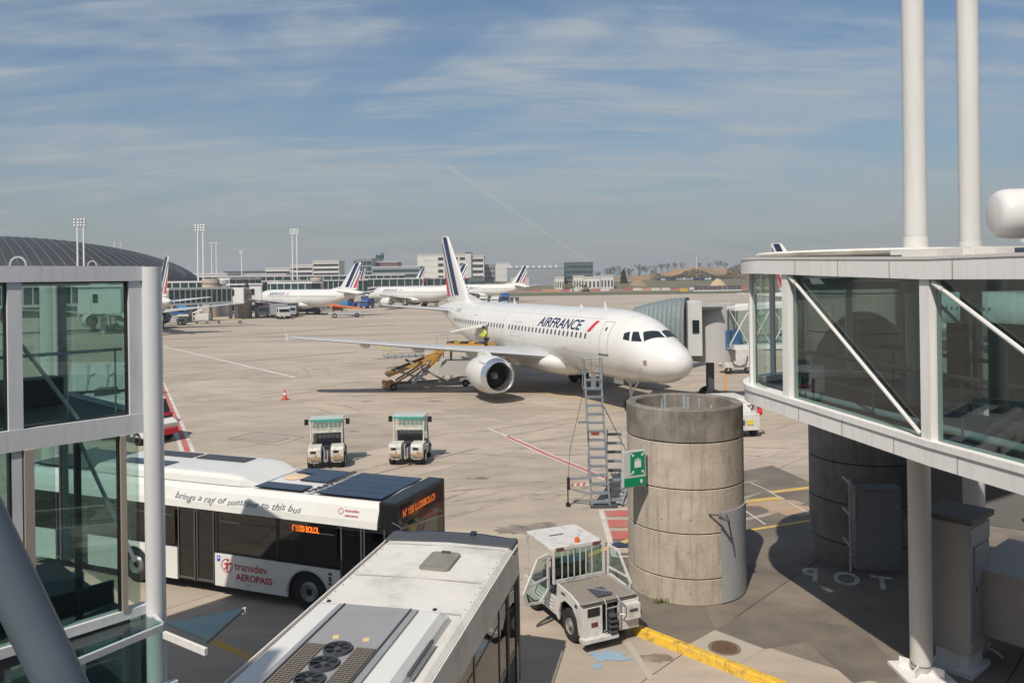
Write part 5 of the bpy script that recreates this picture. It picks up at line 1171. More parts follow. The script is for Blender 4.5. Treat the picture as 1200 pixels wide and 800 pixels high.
# rear face: two wings with the coupling between
for y0_, y1_ in ((.0, .62), (1.0, 1.62)):
    mb = MB(); mb.prism([(y0_+.051, .34), (y1_-.05, .34), (y1_-.05, 1.05), (y0_+.051, 1.05)], -.10, .0, 'YZ'); mb.v = [(x, y, z) for x, y, z in mb.v]; mb.build('rear_panel', TWH, t, bevel=.008)
mb = MB(); mb.box((-.35, .81, .78), (.5, .36, .4)); mb.build('coupling_recess', BLACK, t)
mb = MB(); mb.box((.06, 1.38, .80), (.16, .42, .38)); mb.build('tool_box', TWH, t, bevel=.015)
mb = MB(); mb.box((.145, 1.38, .84), (.01, .24, .07)); mb.build('box_vent', DKGREY, t)
mb = MB(); mb.box((.006, .32, .93), (.014, .34, .20)); mb.build('dark_panel', BLACK, t)
mb = MB(); mb.box((.010, .34, .63), (.014, .18, .10)); mb.build('tail_lamp', mat('lamp_dark_red', (.12, .03, .02), .2), t)
mb = MB(); mb.box((.03, .45, .30), (.22, 1.0, .10)); mb.build('step_plate', TWH, t, bevel=.01)
mb = MB()
for k in range(4): mb.box((.10, .80, .42+.13*k), (.16, .20, .045))
mb.box((.02, .80, .62), (.06, .16, .62)); mb.build('tow_coupling', DKGREY, t)
for y in (.62, 1.0):
    mb = MB(); mb.tube([(.0, y, .42), (.10, y, .48), (.10, y, 1.12), (-.02, y, 1.2)], .018, 8); mb.build('grab_rail', GALV, t)
mb = MB(); mb.tube([(.10, .62, 1.0), (.10, 1.0, 1.0)], .015, 6); mb.tube([(.10, 1.0, .8), (.18, 1.12, .8), (.18, 1.12, 1.02), (.0, 1.1, 1.06)], .015, 6); mb.build('grab_rail', GALV, t)
mb = MB(); mb.box((-.3, -.006, 1.02), (.10, .01, .07)); mb.box((-.95, -.006, 1.10), (.18, .01, .05)); mb.build('side_vent', BLACK, t)
mb = MB(); [mb.box((-2.0, -.012, .50+.10*k), (1.0, .02, .02)) for k in range(3)]; mb.build('flank_rib', TWH, t)
for x in (-.70, -2.85):
    for y, o in ((.06, -1), (yr-.06, 1)):
        mb = MB(); wheel(mb, 0, 0, .40, .26, 26); mb.v = [(a+x, b+y+(.10 if o < 0 else -.10), c) for a, b, c in mb.v]; w_ = mb.build('wheel', RUBBER, t)
        mb = MB(); mb.lathe([(0, .0), (.05, .03), (.09, .0), (.10, -.03), (.21, -.05), (.24, .0)], 22, axis='Y'); mb.v = [(a+x, o*abs(b) * 1.0*(1 if b > 0 else -1)+y+(-.03 if o < 0 else .03), c+.40) for a, b, c in mb.v]; mb.build('rim', mat('rim_warm_grey', (.22, .20, .18), .6, var=.3, vscale=8), w_)
# mesh deck
mb = MB(); mb.prism([(-1.30, 1.12), (-.02, 1.06), (-.02, 1.09), (-1.30, 1.15)], .02, 1.60, 'XZ'); dk = mb.build('deck', mat('deck_brown', (.10, .085, .07), .7, var=.3, vscale=8), t)
mb = MB(); q = 0
for i in range(30): y = .05+i*1.52/29; mb.bar((-1.28, y, 1.19), (-.05, y, 1.13), .012, .012)
for i in range(25): x = -1.28+i*1.23/24; mb.bar((x, .05, 1.19-.06*i/24+.011), (x, 1.57, 1.19-.06*i/24+.011), .011, .010)
mb.build('wire_mesh', mat('mesh_wire', (.46, .41, .35), .5, .2), dk, stuff=True)
mb = MB(); mb.box((-.45, .78, 1.19), (.5, .42, .02)); mb.build('deck_hatch', DKGREY, dk)
mb = MB(); mb.bar((-.75, .55, 1.23), (-.32, 1.05, 1.20), .015, .015); mb.tube([(-.04, .05, 1.15), (-.04, .5, 1.15)], .02, 6); mb.tube([(-.04, 1.1, 1.15), (-.04, 1.57, 1.15), (-1.25, 1.6, 1.2)], .02, 6); mb.build('deck_rail', GALV, dk)
# cab: roof, rear wall with slats, posts
mb = MB(); mb.prism([(-3.15, .04), (-1.72, .0), (-1.58, .08), (-1.58, 1.48), (-1.66, 1.56), (-3.1, 1.56)], 1.92, 2.05, 'XY'); rf = mb.build('cab_roof', TWH, t, bevel=.03)
mb = MB(); mb.lathe([(.075, 2.05), (.075, 2.08), (.055, 2.17), (.0, 2.19)], 14, c=(-1.72, .85, 0)); mb.build('beacon', mat('beacon_orange', (.60, .12, .03), .3), rf)
mb = MB(); mb.box((-2.45, .62, 2.055), (.05, .42, .02)); mb.build('roof_vent', DKGREY, rf)
for y in (.25, 1.35): mb = MB(); mb.box((-1.565, y, 1.98), (.03, .22, .09)); mb.build('roof_lamp', mat('lamp_dark', (.12, .05, .04), .3), rf)
for x, y in ((-1.55, .05), (-1.55, 1.56), (-3.1, .06), (-3.1, 1.55)):
    mb = MB(); mb.bar((x, y, .80 if x < -2 else 1.12), (x, y, 1.93), .06, .05); mb.build('cab_post', TWH, t)
for k in range(6):
    mb = MB(); mb.box((-1.55, .30+k*.18, 1.52), (.02, .025, .80)); mb.build('window_bar', TWH, t)
mb = MB(); mb.box((-1.57, .80, 1.53), (.006, 1.42, .80)); mb.build('rear_window', CLEARG, t)
mb = MB(); mb.box((-1.56, .8, 1.16), (.04, 1.45, .10)); mb.build('rear_sill', TWH, t)
mb = MB(); mb.box((-1.59, .72, 1.70), (.01, .50, .22)); mb.box((-1.59, .36, 1.70), (.01, .18, .18)); mb.build('window_card', mat('card_blue', (.10, .30, .42), .6), t)
mb = MB(); mb.box((-2.35, .8, 1.05), (.5, 1.1, .20)); mb.box((-2.05, .8, 1.35), (.12, 1.1, .5)); mb.build('seat', BLACK, t, bevel=.03)
mb = MB(); mb.tube([(-2.8, .45, 1.1), (-2.65, .45, 1.35)], .03, 6); mb.lathe([(.16, -.01), (.18, 0), (.16, .012)], 18, c=(-2.63, .45, 1.38)); mb.build('steering_wheel', BLACK, t)
# doors, swung open and resting against the deck sides
def tractor_door(y, x0_, x1_, sw):
    z0_, z1_ = .78, 1.93
    out = [(x0_, 1.0), (x0_+.02, z1_), (x0_+.42, z1_-.04), (x1_, 1.12), (x1_-.10, z0_+.02), (x0_+.32, z0_-.06)]
    M_ = Matrix.Translation((x0_, y, 0)) @ Matrix.Rotation(sw, 4, 'Z') @ Matrix.Translation((-x0_, 0, 0))
    cx_, cz_ = sum(p[0] for p in out)/6, sum(p[1] for p in out)/6
    inn = [(cx_+(a-cx_)*.84, cz_+(b-cz_)*.88) for a, b in out]; n_ = 6
    mb = MB()
    for yy in (-.02, .02):
        pass
    vs = [(a, -.025, b) for a, b in out]+[(a, -.025, b) for a, b in inn]+[(a, .025, b) for a, b in out]+[(a, .025, b) for a, b in inn]
    fs = []
    for i in range(n_):
        j = (i+1) % n_; fs += [(i, j, n_+j, n_+i), (2*n_+i, 3*n_+i, 3*n_+j, 2*n_+j), (i, 2*n_+i, 2*n_+j, j), (n_+i, n_+j, 3*n_+j, 3*n_+i)]
    mb.add(vs, fs); mb.bar((x0_+.03, 0, 1.32), (x1_-.16, 0, 1.26), .04, .05); mb.xf(M_); d_ = mb.build('door', TWH, t)
    mb = MB(); mb.add([(a, 0, b) for a, b in inn], [tuple(range(6))]); mb.xf(M_); mb.build('door_glass', CLEARG, d_)
    mb = MB(); mb.tube([(x0_+.35, -.03, 1.28), (x0_+.48, -.04, 1.05), (x0_+.36, -.03, .92)], .012, 6); mb.xf(M_); mb.build('door_strut', BLACK, d_)
tractor_door(-.06, -1.60, -.66, R(-72)); tractor_door(1.68, -1.55, -.65, R(12))

# ------------------------------------------------------------------ traffic cone
CONEO = mat('cone_red', (.60, .07, .03), .6); CONEW = mat('cone_white', (.6, .58, .55), .6)
def make_cone(loc, label, group=None):
    t = thing('traffic_cone', label, 'traffic cone', loc, 0, group)
    mb = MB(); mb.box((0, 0, .02), (.42, .42, .04)); mb.build('base', mat('cone_base', (.2, .04, .02), .7), t)
    mb = MB(); mb.lathe([(.16, .04), (.10, .32)], 16); mb.lathe([(.065, .46), (.03, .68), (0, .68)], 16); mb.build('body', CONEO, t)
    mb = MB(); mb.lathe([(.10, .32), (.065, .46)], 16); mb.build('band', CONEW, t); return t
make_cone(at(334, 468), 'orange red traffic cone alone on the apron left of the wing')

LADG = mat('ladder_grey', (.27, .30, .33), .4, .4, var=.25, vscale=6)
# ------------------------------------------------------------------ tall maintenance stair by the pillar
lb0 = at(704, 594); t = thing('step_ladder', 'tall grey aluminium mobile step ladder with outrigger in front of the airliner', 'ladder', lb0)
top = aty(694, 430, 27.6)-lb0; sw_ = .30
foot = Vector((0, 0, 0))
for s in (-1, 1):
    mb = MB(); mb.bar(foot+Vector((s*sw_, 0, .05)), top+Vector((s*sw_*.92, 0, 0)), .06, .13, up=(0, 1, 0)); mb.build('rail', LADG, t)
nst = 15
for i in range(nst):
    f = (i+.6)/nst*.93; p = foot.lerp(top, f); mb = MB(); mb.box((p.x, p.y+.02, p.z), (sw_*2-.05, .24, .05)); mb.build('tread', LADG, t)
pl = foot.lerp(top, .82)
mb = MB(); mb.box((pl.x, pl.y+.45, pl.z), (.62, .75, .05)); mb.build('platform', LADG, t)
mb = MB()
for s in (-1, 1):
    mb.tube([pl+Vector((s*.31, .05, 0)), pl+Vector((s*.31, .05, 1.1))], .02, 6); mb.tube([pl+Vector((s*.31, .8, 0)), pl+Vector((s*.31, .8, 1.1))], .02, 6)
    mb.tube([pl+Vector((s*.31, .05, 1.1)), pl+Vector((s*.31, .8, 1.1))], .02, 6); mb.tube([pl+Vector((s*.31, .05, .6)), pl+Vector((s*.31, .8, .6))], .015, 6)
mb.tube([pl+Vector((-.31, .8, 1.08)), pl+Vector((.31, .8, 1.08))], .02, 6); mb.tube([pl+Vector((-.31, .8, .6)), pl+Vector((.31, .8, .6))], .015, 6); mb.tube([pl+Vector((0, .8, 0)), pl+Vector((0, .8, 1.08))], .015, 6)
mb.build('guard_rail', LADG, t)
mb = MB(); mb.box((pl.x, pl.y+.0, pl.z+.35), (.16, .03, .5)); mb.build('latch_panel', ALU, t)
mid_l = foot.lerp(top, .50); mb = MB(); mb.box(mid_l+Vector((-.05, -.09, .1)), (.28, .02, .12)); mb.build('red_plate', mat('plate_red', (.22, .05, .04), .6), t)
mb = MB(); mb.box(foot.lerp(top, .60)+Vector((-.42, 0, 0)), (.35, .05, .07)); mb.build('side_bracket', LADG, t)
# rear support flight leaning back to the right
rb0, rt0 = Vector((.62, 1.6, .05)), Vector((.50, 2.4, 2.2))
rb1 = Vector((.10, -.1, .05))
for s in (-.26, .26):
    mb = MB(); mb.bar(Vector((.45+s, .0, .08)), Vector((.80+s, 2.4, 2.15)), .04, .08); mb.build('rear_rail', LADG, t)
for i in range(8):
    f = (i+.5)/8; p = Vector((.45, 0, .08)).lerp(Vector((.80, 2.4, 2.15)), f); mb = MB(); mb.box(p, (.5, .26, .045)); mb.build('rear_tread', DKGREY if i % 2 else LADG, t)
mb = MB(); mb.bar((.72, -.05, .1), (1.35, .9, 1.5), .04, .06); mb.bar((.86, -.05, .1), (1.5, .9, 1.5), .03, .05); mb.build('side_brace', LADG, t)
mb = MB(); mb.box((.1, .1, .05), (.9, .5, .08)); mb.build('foot_frame', DKGREY, t)
# outrigger with red and white marks, caster
mb = MB(); mb.bar((-.35, 0, 1.0), (-1.05, .1, .95), .06, .06); mb.bar((-.35, 0, .45), (-1.05, .1, .62), .05, .05); mb.build('outrigger', LADG, t)
for i in range(6):
    mb = MB(); mb.box((-.45-.10*i, .0+.012*i, .80-.01*i), (.045, .03, .10), M=Matrix.Rotation(R(30), 3, 'Y')); mb.build('stripe_mark', REDP if i % 2 else SW, t)
mb = MB(); mb.box((-1.08, .1, .80), (.10, .10, .40)); mb.lathe([(0, -.04), (.08, -.04), (.08, .04), (0, .04)], 14, c=(-1.1, .1, .08), axis='Y'); mb.box((-1.1, .1, .36), (.04, .05, .5)); mb.build('caster', BLACK, t)
mb = MB(); mb.tube([(-1.08, .1, 1.0), (-1.0, .1, 2.0), pl+Vector((-.33, 0, .1))], .010, 5); mb.build('stay_cable', DKGREY, t)
mb = MB(); mb.tube([(.95, .3, 1.8), pl+Vector((.33, .0, -.5))], .016, 5); mb.build('stay_cable', DKGREY, t)
mb = MB(); mb.tube([(-.36, .6, .9), (-.36, .3, 2.6)], .012, 5); mb.build('stay_cable', DKGREY, t)

# ------------------------------------------------------------------ container loader at the hold door
LY = mat('loader_yellow', (.50, .27, .05), .5, var=.2, vscale=4, dirt=.3, dscale=3); LG = mat('loader_grey', (.30, .29, .27), .5, var=.2, vscale=4)
l0, l1 = at(452, 458), at(556, 452); dl = (l1-l0); LL_ = dl.length; dl.normalize()
t = thing('scissor_loader', 'yellow and grey scissor belt loader raised under the near wing', 'belt loader', l0, math.atan2(dl.y, dl.x))
sc_ = LL_
for y in (0, 1.6):
    mb = MB(); mb.bar((.1, y, .30), (sc_, y, .30), .14, .22); mb.build('base_beam', LG, t)
mb = MB(); mb.box((.35, .8, .42), (.7, 1.8, .30)); mb.build('front_axle_box', mat('loader_orange', (.45, .20, .06), .6, var=.3, vscale=5), t)
for x in (.55, sc_-.7):
    for y in (-.1, 1.7):
        mb = MB(); wheel(mb, x, y, .26, .18, 16); mb.build('wheel', RUBBER, t)
for y in (.1, 1.5):
    mb = MB(); mb.bar((1.9, y, .40), (4.3, y, 2.1), .10, .16); mb.build('scissor_arm', mat('arm_pale', (.5, .49, .46), .5), t)
    mb = MB(); mb.bar((4.4, y, .42), (1.7, y, 2.0), .10, .16); mb.build('scissor_arm', LG, t)
    mb = MB(); mb.bar((.2, y-.1*(1 if y < 1 else -1), 1.05), (3.9, y, 2.35), .12, .20); mb.build('deck_beam', LY, t)
mb = MB(); mb.bar((.1, .8, 2.30), (2.9, .8, 2.35), 1.5, .12); dk_ = mb.build('upper_deck', LG, t)
mb = MB()
for k in range(12): mb.tube([(.2+.22*k, .1, 2.38), (.2+.22*k, 1.5, 2.38)], .035, 6)
mb.build('roller', ALU, dk_, stuff=True)
mb = MB(); mb.bar((.2, .8, 1.0), (1.7, .8, 1.55), 1.4, .10); mb.build('lower_deck', DKGREY, t)
mb = MB(); mb.tube([(.1, -.05, 1.1), (.1, -.05, 1.6), (1.0, -.05, 1.7)], .03, 6); mb.tube([(.1, 1.6, 2.3), (.1, 1.6, 2.7), (1.2, 1.6, 2.7)], .03, 6); mb.build('guard_rail', GALV, t)
for k in range(7):
    mb = MB(); a_ = Vector((3.0+.12*k*0, .1+.22*k, 1.0)); mb.bar((2.9, .12+.22*k, .95), (4.25, .12+.22*k, 2.65), .06, .10); mb.build('ladder_slat', LY, t)
mb = MB(); mb.box((4.2, .8, 2.65), (.45, 1.5, .14)); mb.box((4.0, .8, 2.5), (.3, 1.7, .1)); mb.build('tilt_head', LY, t)
mb = MB(); mb.prism([(3.7, .9), (sc_+.6, .7), (sc_+.6, 1.8), (4.2, 1.9)], .2, .26, 'XZ'); mb.build('side_shield', mat('shield_pale', (.46, .44, .41), .6), t)
for y in (.35, 1.25):
    mb = MB(); mb.bar((.9, y, .55), (3.0, y, 1.75), .08, .12); mb.build('inner_arm', LY, t)
    mb = MB(); mb.bar((3.1, y, .50), (.8, y, 1.35), .08, .12); mb.build('inner_arm', mat('arm_pale', (.5, .49, .46), .5), t)
for k in range(9): mb = MB(); mb.bar((.3+.33*k, -.05, 1.10+.115*k), (.3+.33*k, 1.65, 1.10+.115*k), .06, .06); mb.build('deck_slat', [DKGREY, LY, LG][k % 3], t)
for k in range(6): mb = MB(); mb.bar((.15+.5*k, -.02, 2.36), (.15+.5*k, -.02, 2.62), .04, .04); mb.build('deck_post', LG, t)
mb = MB(); mb.bar((.1, -.02, 2.62), (2.8, -.02, 2.62), .05, .05); mb.build('deck_rail', LG, t)
mb = MB(); mb.tube([(2.2, .8, .5), (3.2, .8, 1.5)], .09, 10); mb.tube([(2.9, .8, 1.2), (3.6, .8, 2.1)], .05, 8); mb.build('lift_ram', CHROME, t)
# hold platform behind the wing with straps of yellow
h0, h1 = aty(517, 397, 60.5), aty(575, 404, 58.5)
t = thing('hold_loader', 'belt loader platform with yellow rails at the open hold door behind the wing', 'belt loader', (h0.x, h0.y, 0), math.atan2(h1.y-h0.y, h1.x-h0.x))
zz0 = h1.z-.25; wl_ = (Vector((h1.x-h0.x, h1.y-h0.y, 0))).length
mb = MB(); mb.box((wl_/2, 0, zz0), (wl_, 1.6, .16)); mb.build('platform', LG, t)
for y in (-.8, .8):
    mb = MB(); mb.box((wl_/2+.4, y, zz0+.25), (wl_-1.0, .06, .22)); mb.build('yellow_rail', LY, t)
mb = MB(); [mb.box((x, y, zz0/2), (.14, .14, zz0)) for x in (.5, wl_-.5) for y in (-.6, .6)]; mb.build('leg', LG, t, stuff=True)
mb = MB(); mb.tube([(.1, -.8, zz0), (.1, -.8, zz0+.9), (1.0, -.8, zz0+1.0)], .03, 6); mb.tube([(.1, .8, zz0), (.1, .8, zz0+.9), (1.4, .8, zz0+1.0)], .03, 6); mb.build('guard_rail', ALU, t)
for k in range(5): mb = MB(); mb.box((1.0+.65*k, .0, zz0+.28), (.5, .9, .36)); o = mb.build('suitcase', [DKGREY, HAZ, BLACK, LY, DKGREY][k], t, bevel=.03)
mb = MB(); mb.prism([(.3, 0), (2.9, .55), (3.2, .5), (3.2, .35), (.3, -.1)], -1.0, 1.0, 'XZ'); mb.xf(Matrix.Translation((.4, 1.2, zz0+1.2))); mb.build('hold_door_leaf', PLANE, t)

# ------------------------------------------------------------------ the handler in a yellow jacket
HIV = mat('hi_vis_yellow', (.52, .60, .06), .7); SKIN = mat('skin', (.42, .25, .17), .6); HAIR = mat('hair_dark', (.02, .015, .012), .8); TROU = mat('trousers_navy', (.02, .025, .05), .8)
def skin_body(name, joints, edges, m, parent, sub=2, root=0):
    me = bpy.data.meshes.new(name); me.from_pydata([j[0] for j in joints], edges, []); me.materials.append(m)
    o = bpy.data.objects.new(name, me); col.objects.link(o); o.parent = parent
    sk = o.modifiers.new('skin', 'SKIN'); sk.use_smooth_shade = True
    for i, j in enumerate(joints): v = me.skin_vertices[0].data[i]; v.radius = j[1] if isinstance(j[1], tuple) else (j[1], j[1]); v.use_root = (i == root)
    ss = o.modifiers.new('sub', 'SUBSURF'); ss.levels = sub; ss.render_levels = sub; return o
hp = aty(570, 405, 58.2); zf = hp.z-.35
pr = thing('person', 'ground handler in a yellow high visibility jacket bending on the loader behind the wing', 'person', (hp.x, hp.y, zf), R(200))
J = [((0, 0, .92), (.15, .12)), ((.02, 0, 1.12), (.15, .12)), ((.10, 0, 1.34), (.18, .13)), ((.15, 0, 1.47), (.07, .07)), ((.20, 0, 1.56), (.06, .06)), ((.23, 0, 1.66), (.09, .095)), ((.24, 0, 1.75), (.075, .08)),
     ((.10, .20, 1.40), .065), ((.22, .27, 1.15), .05), ((.44, .22, 1.05), .04), ((.54, .20, 1.03), .035),
     ((.10, -.20, 1.40), .065), ((.24, -.27, 1.16), .05), ((.46, -.20, 1.10), .04), ((.56, -.18, 1.09), .035),
     ((-.02, .10, .86), .10), ((.08, .13, .48), .07), ((-.02, .14, .09), .05), ((.12, .15, .04), .04),
     ((-.02, -.10, .86), .10), ((.02, -.13, .47), .07), ((-.12, -.14, .09), .05), ((.02, -.15, .04), .04)]
Ed = [(0, 1), (1, 2), (2, 3), (3, 4), (4, 5), (5, 6), (2, 7), (7, 8), (8, 9), (9, 10), (2, 11), (11, 12), (12, 13), (13, 14), (0, 15), (15, 16), (16, 17), (17, 18), (0, 19), (19, 20), (20, 21), (21, 22)]
for s, w0, e0 in ((1, 10, Vector((.54, .20, 1.03))), (-1, 14, Vector((.56, -.18, 1.09)))):
    for k in range(5):
        a = (k-2)*.022 if k < 4 else -.05*s; n0 = len(J); J.append((tuple(e0+Vector((.06 if k < 4 else .03, a*s, -.005))), .010)); J.append((tuple(e0+Vector((.11 if k < 4 else .06, a*s*1.2, -.03))), .008)); Ed += [(w0, n0), (n0, n0+1)]
skin_body('body', J, Ed, SKIN, pr)
cj = [(p, (r[0]+.02, r[1]+.02) if isinstance(r, tuple) else r+.018) for p, r in J[:4]+J[7:10]+J[11:14]]
skin_body('jacket', cj, [(0, 1), (1, 2), (2, 3), (2, 4), (4, 5), (5, 6), (2, 7), (7, 8), (8, 9)], HIV, pr)
tj = [(J[0][0], (.165, .135))]+[(p, r+.018) for p, r in J[15:18]+J[19:22]]
skin_body('trousers', tj, [(0, 1), (1, 2), (2, 3), (0, 4), (4, 5), (5, 6)], TROU, pr)
mb = MB(); mb.lathe([(.0, .13), (.06, .12), (.10, .07), (.108, 0), (.098, -.05)], 18, c=(.22, 0, 1.71)); mb.build('hair', HAIR, pr)
# ------------------------------------------------------------------ jet bridge at the airliner's far door
BEL = mat('bellows_teal', (.21, .25, .255), .6, var=.15, vscale=3); PANELG = mat('panel_pale', (.50, .49, .47), .5, var=.08)
ca, cb = aty(786, 402, 47.0), aty(826, 402, 46.0)
t = thing('boarding_bridge', 'boarding bridge with teal folding canopy reaching round the airliner nose', 'boarding bridge', (11.0, 46.5, 0), 0)
O = Vector((11.0, 46.5, 0))
# bellows: arched ribs from the fuselage to the cab
A0, A1 = aty(744, 400, 49.5)-O, aty(806, 400, 46.2)-O
def arch(c, dirv, half_, z0, z1, sq=.6):
    pts = []
    for i in range(17):
        a = math.pi*i/16; x = -math.cos(a); y = math.sin(a); x = math.copysign(abs(x)**sq, x); y = y**sq
        pts.append(c+dirv*(x*half_)+Vector((0, 0, z0+(z1-z0)*y)))
    return pts
nf = 13; wdir = Vector((-.35, -.94, 0)).normalized(); prev = None
for k in range(nf):
    f = k/(nf-1); c = A0.lerp(A1, f); c.z = 0; z1 = 5.75+.65*math.sin(f*1.5); z0 = 3.1
    secs = []
    for df, rr in ((0, .0), (.45, .17), (.9, .02), (1, 0)):
        cc = A0.lerp(A1, min(1, (k+df)/(nf-1))); cc.z = 0; f2 = (k+df)/(nf-1); secs.append(arch(cc, wdir, 1.55+rr, z0, 5.7+.68*math.sin(min(f2, 1)*1.5)+rr))
    mb = MB(); mb.loft(secs, caps=False, closed=False, sm=False); mb.build('bellows_fold', BEL, t)
def cabbox(u0, v0, u1, v1, Y, dep, name, m, bev=.03):
    a, b = aty(u0, v0, Y), aty(u1, v1, Y); mb = MB(); mb.box(((a.x+b.x)/2-O.x, Y+dep/2-O.y, (a.z+b.z)/2), (abs(b.x-a.x), dep, abs(a.z-b.z))); return mb.build(name, m, t, bevel=bev)
cabbox(806, 353, 823.5, 417, 45.2, 3.0, 'cab', PANELG); cw = cabbox(811.5, 375, 819.5, 390, 45.14, .05, 'cab_window', COCK, 0)
mb = MB(); p_ = aty(835, 384, 47.2)-O; mb.lathe([(1.32, p_.z-1.95), (1.32, p_.z+1.45)], 28, c=(p_.x, p_.y, 0)); mb.build('rotunda_panel', mat('corrugated', (.40, .39, .38), .5, streak=.2), t)
cabbox(819, 360, 847, 363, 45.3, 3.4, 'cab_roof', DKGREY, .02)
a, b = aty(846, 361, 46.5)-O, aty(990, 352, 49)-O
def barz(p, q, w, h, name, m): mb = MB(); mb.bar(p, q, w, h); return mb.build(name, m, t)
up = Vector((0, 0, 1)); c0_, c1_ = aty(846, 405, 46.5)-O, aty(990, 402, 49)-O
barz(a, b, 2.8, .22, 'tunnel_roof', FRAMEW); barz(c0_, c1_, 2.8, .25, 'tunnel_floor', FRAMEW)
for yo in (-1.35, 1.35):
    mb = MB(); y_ = Vector((0, yo, 0)); mb.add([a+y_, b+y_, c1_+y_, c0_+y_], [(0, 1, 2, 3)]); mb.build('pane', TEAL, t)
    n_ = 6
    for k in range(n_+1):
        mb = MB(); mb.bar(a.lerp(b, k/n_)+y_*1.02, c0_.lerp(c1_, k/n_)+y_*1.02, .09, .09); mb.build('tunnel_post', FRAMEW if k else DKGREY, t)
        if k < n_ and yo < 0:
            mb = MB(); mb.bar(a.lerp(b, k/n_)+y_*1.03, c0_.lerp(c1_, (k+1)/n_)+y_*1.03, .05, .05); mb.bar(c0_.lerp(c1_, k/n_)+y_*1.03, a.lerp(b, (k+1)/n_)+y_*1.03, .05, .05); mb.build('cross_brace', FRAMEL, t)
mb = MB(); mb.box(aty(856, 397, 46.7)-O, (1.0, 1.5, 1.1)); mb.build('blue_locker', mat('blue_locker', (.03, .12, .30), .5), t)
# wheels and undercarriage of the bridge
mb = MB(); pc = aty(832, 423, 47)-O; mb.box((pc.x, pc.y, 2.95), (1.3, 1.2, .3)); mb.box((pc.x, pc.y, 1.7), (.4, .4, 2.4)); mb.box((pc.x, pc.y, .7), (.5, 1.5, .3)); mb.build('undercarriage', DKGREY, t)
for yo in (-.7, .7):
    mb = MB(); wheel(mb, 0, 0, .55, .35, 20); mb.v = [(x+pc.x, y+pc.y+yo, z) for x, y, z in mb.v]; mb.build('wheel', RUBBER, t)
# ground equipment by it
def small_unit(name, label, cat, u, v, d, rz, m, grp=None, wheels=True, top=None):
    p = at(u, v); t = thing(name, label, cat, p, rz, grp); l, w_, h = d; r = min(.3, h*.25)
    mb = MB(); mb.prism([(-l/2, .25), (l/2, .25), (l/2, h*.62), (l*.38, h*.66), (l*.30, h), (-l/2, h)], -w_/2, w_/2, 'XZ'); mb.build('body', m, t, bevel=.03)
    mb = MB(); mb.prism([(l*.39, h*.68), (l*.31, h*.95), (l*.30, h*.95), (l*.38, h*.68)], -w_*.42, w_*.42, 'XZ'); mb.box((l*.05, 0, h*.82), (l*.4, w_*1.01, h*.18)); mb.build('window', BUSG, t)
    if wheels:
        for x in (-l*.32, l*.32):
            for y in (-w_*.42, w_*.42): mb = MB(); wheel(mb, x, y, r, .2, 14); mb.build('wheel', RUBBER, t)
    if top: mb = MB(); mb.box((-.1*l, 0, h+.15), (l*.5, w_*.7, .3)); mb.build('roof_load', top, t)
    return t
p = at(862, 437); t = thing('ground_power_unit', 'white wheeled ground power unit with looped cable below the boarding bridge', 'power unit', p, R(8))
mb = MB(); mb.box((0, 0, 1.0), (2.3, 1.4, 1.0)); mb.box((.4, 0, 1.9), (1.2, 1.1, .8)); mb.build('housing', TWH, t, bevel=.06)
mb = MB(); mb.tube([(-.7, -.75, 1.4), (-.5, -.8, .8), (0, -.82, .6), (.5, -.8, .8), (.7, -.75, 1.4)], .05, 8); mb.build('cable', DKGREY, t)
for x in (-.8, .8): mb = MB(); wheel(mb, x, -.5, .28, .2, 14); mb.build('wheel', RUBBER, t)
mb = MB(); mb.box((-1.3, 0, 1.2), (.25, .3, .9)); mb.build('control_post', TWH, t)
# white service pickup behind the pillar with hose reel
p = at(866, 512); t = thing('service_cart', 'white service cart with red reel and yellow label behind the sunlit pillar', 'service cart', (p.x, p.y+1, 0), R(-82))
mb = MB(); mb.prism([(-2.0, .35), (1.3, .35), (1.3, 1.15), (.5, 1.2), (.2, 1.75), (-1.6, 1.75), (-2.0, 1.1)], -.8, .8, 'XZ'); mb.build('body', TWH, t, bevel=.05)
mb = MB(); mb.box((1.32, .3, .75), (.03, .3, .22)); mb.build('yellow_label', mat('label_yellow', (.6, .48, .05), .5), t)
mb = MB(); mb.box((1.32, -.1, .75), (.03, .25, .22)); mb.build('grille', DKGREY, t)
mb = MB(); mb.lathe([(.0, -.06), (.2, -.05), (.2, .05), (0, .06)], 16, c=(1.15, .86, 1.25), axis='Y'); mb.build('red_reel', REDP, t)
mb = MB(); mb.tube([(.6, .7, 1.2), (.8, .85, 1.75), (1.0, .85, 1.95), (1.25, .8, 1.75), (1.2, .8, 1.4)], .035, 8); mb.tube([(.4, .6, 1.4), (.9, .75, 1.5), (1.2, .8, 1.45)], .03, 6); mb.build('hose', BLACK, t)
for x in (-1.4, .75):
    for y in (-.7, .7): mb = MB(); wheel(mb, x, y, .32, .22, 16); mb.build('wheel', RUBBER, t)

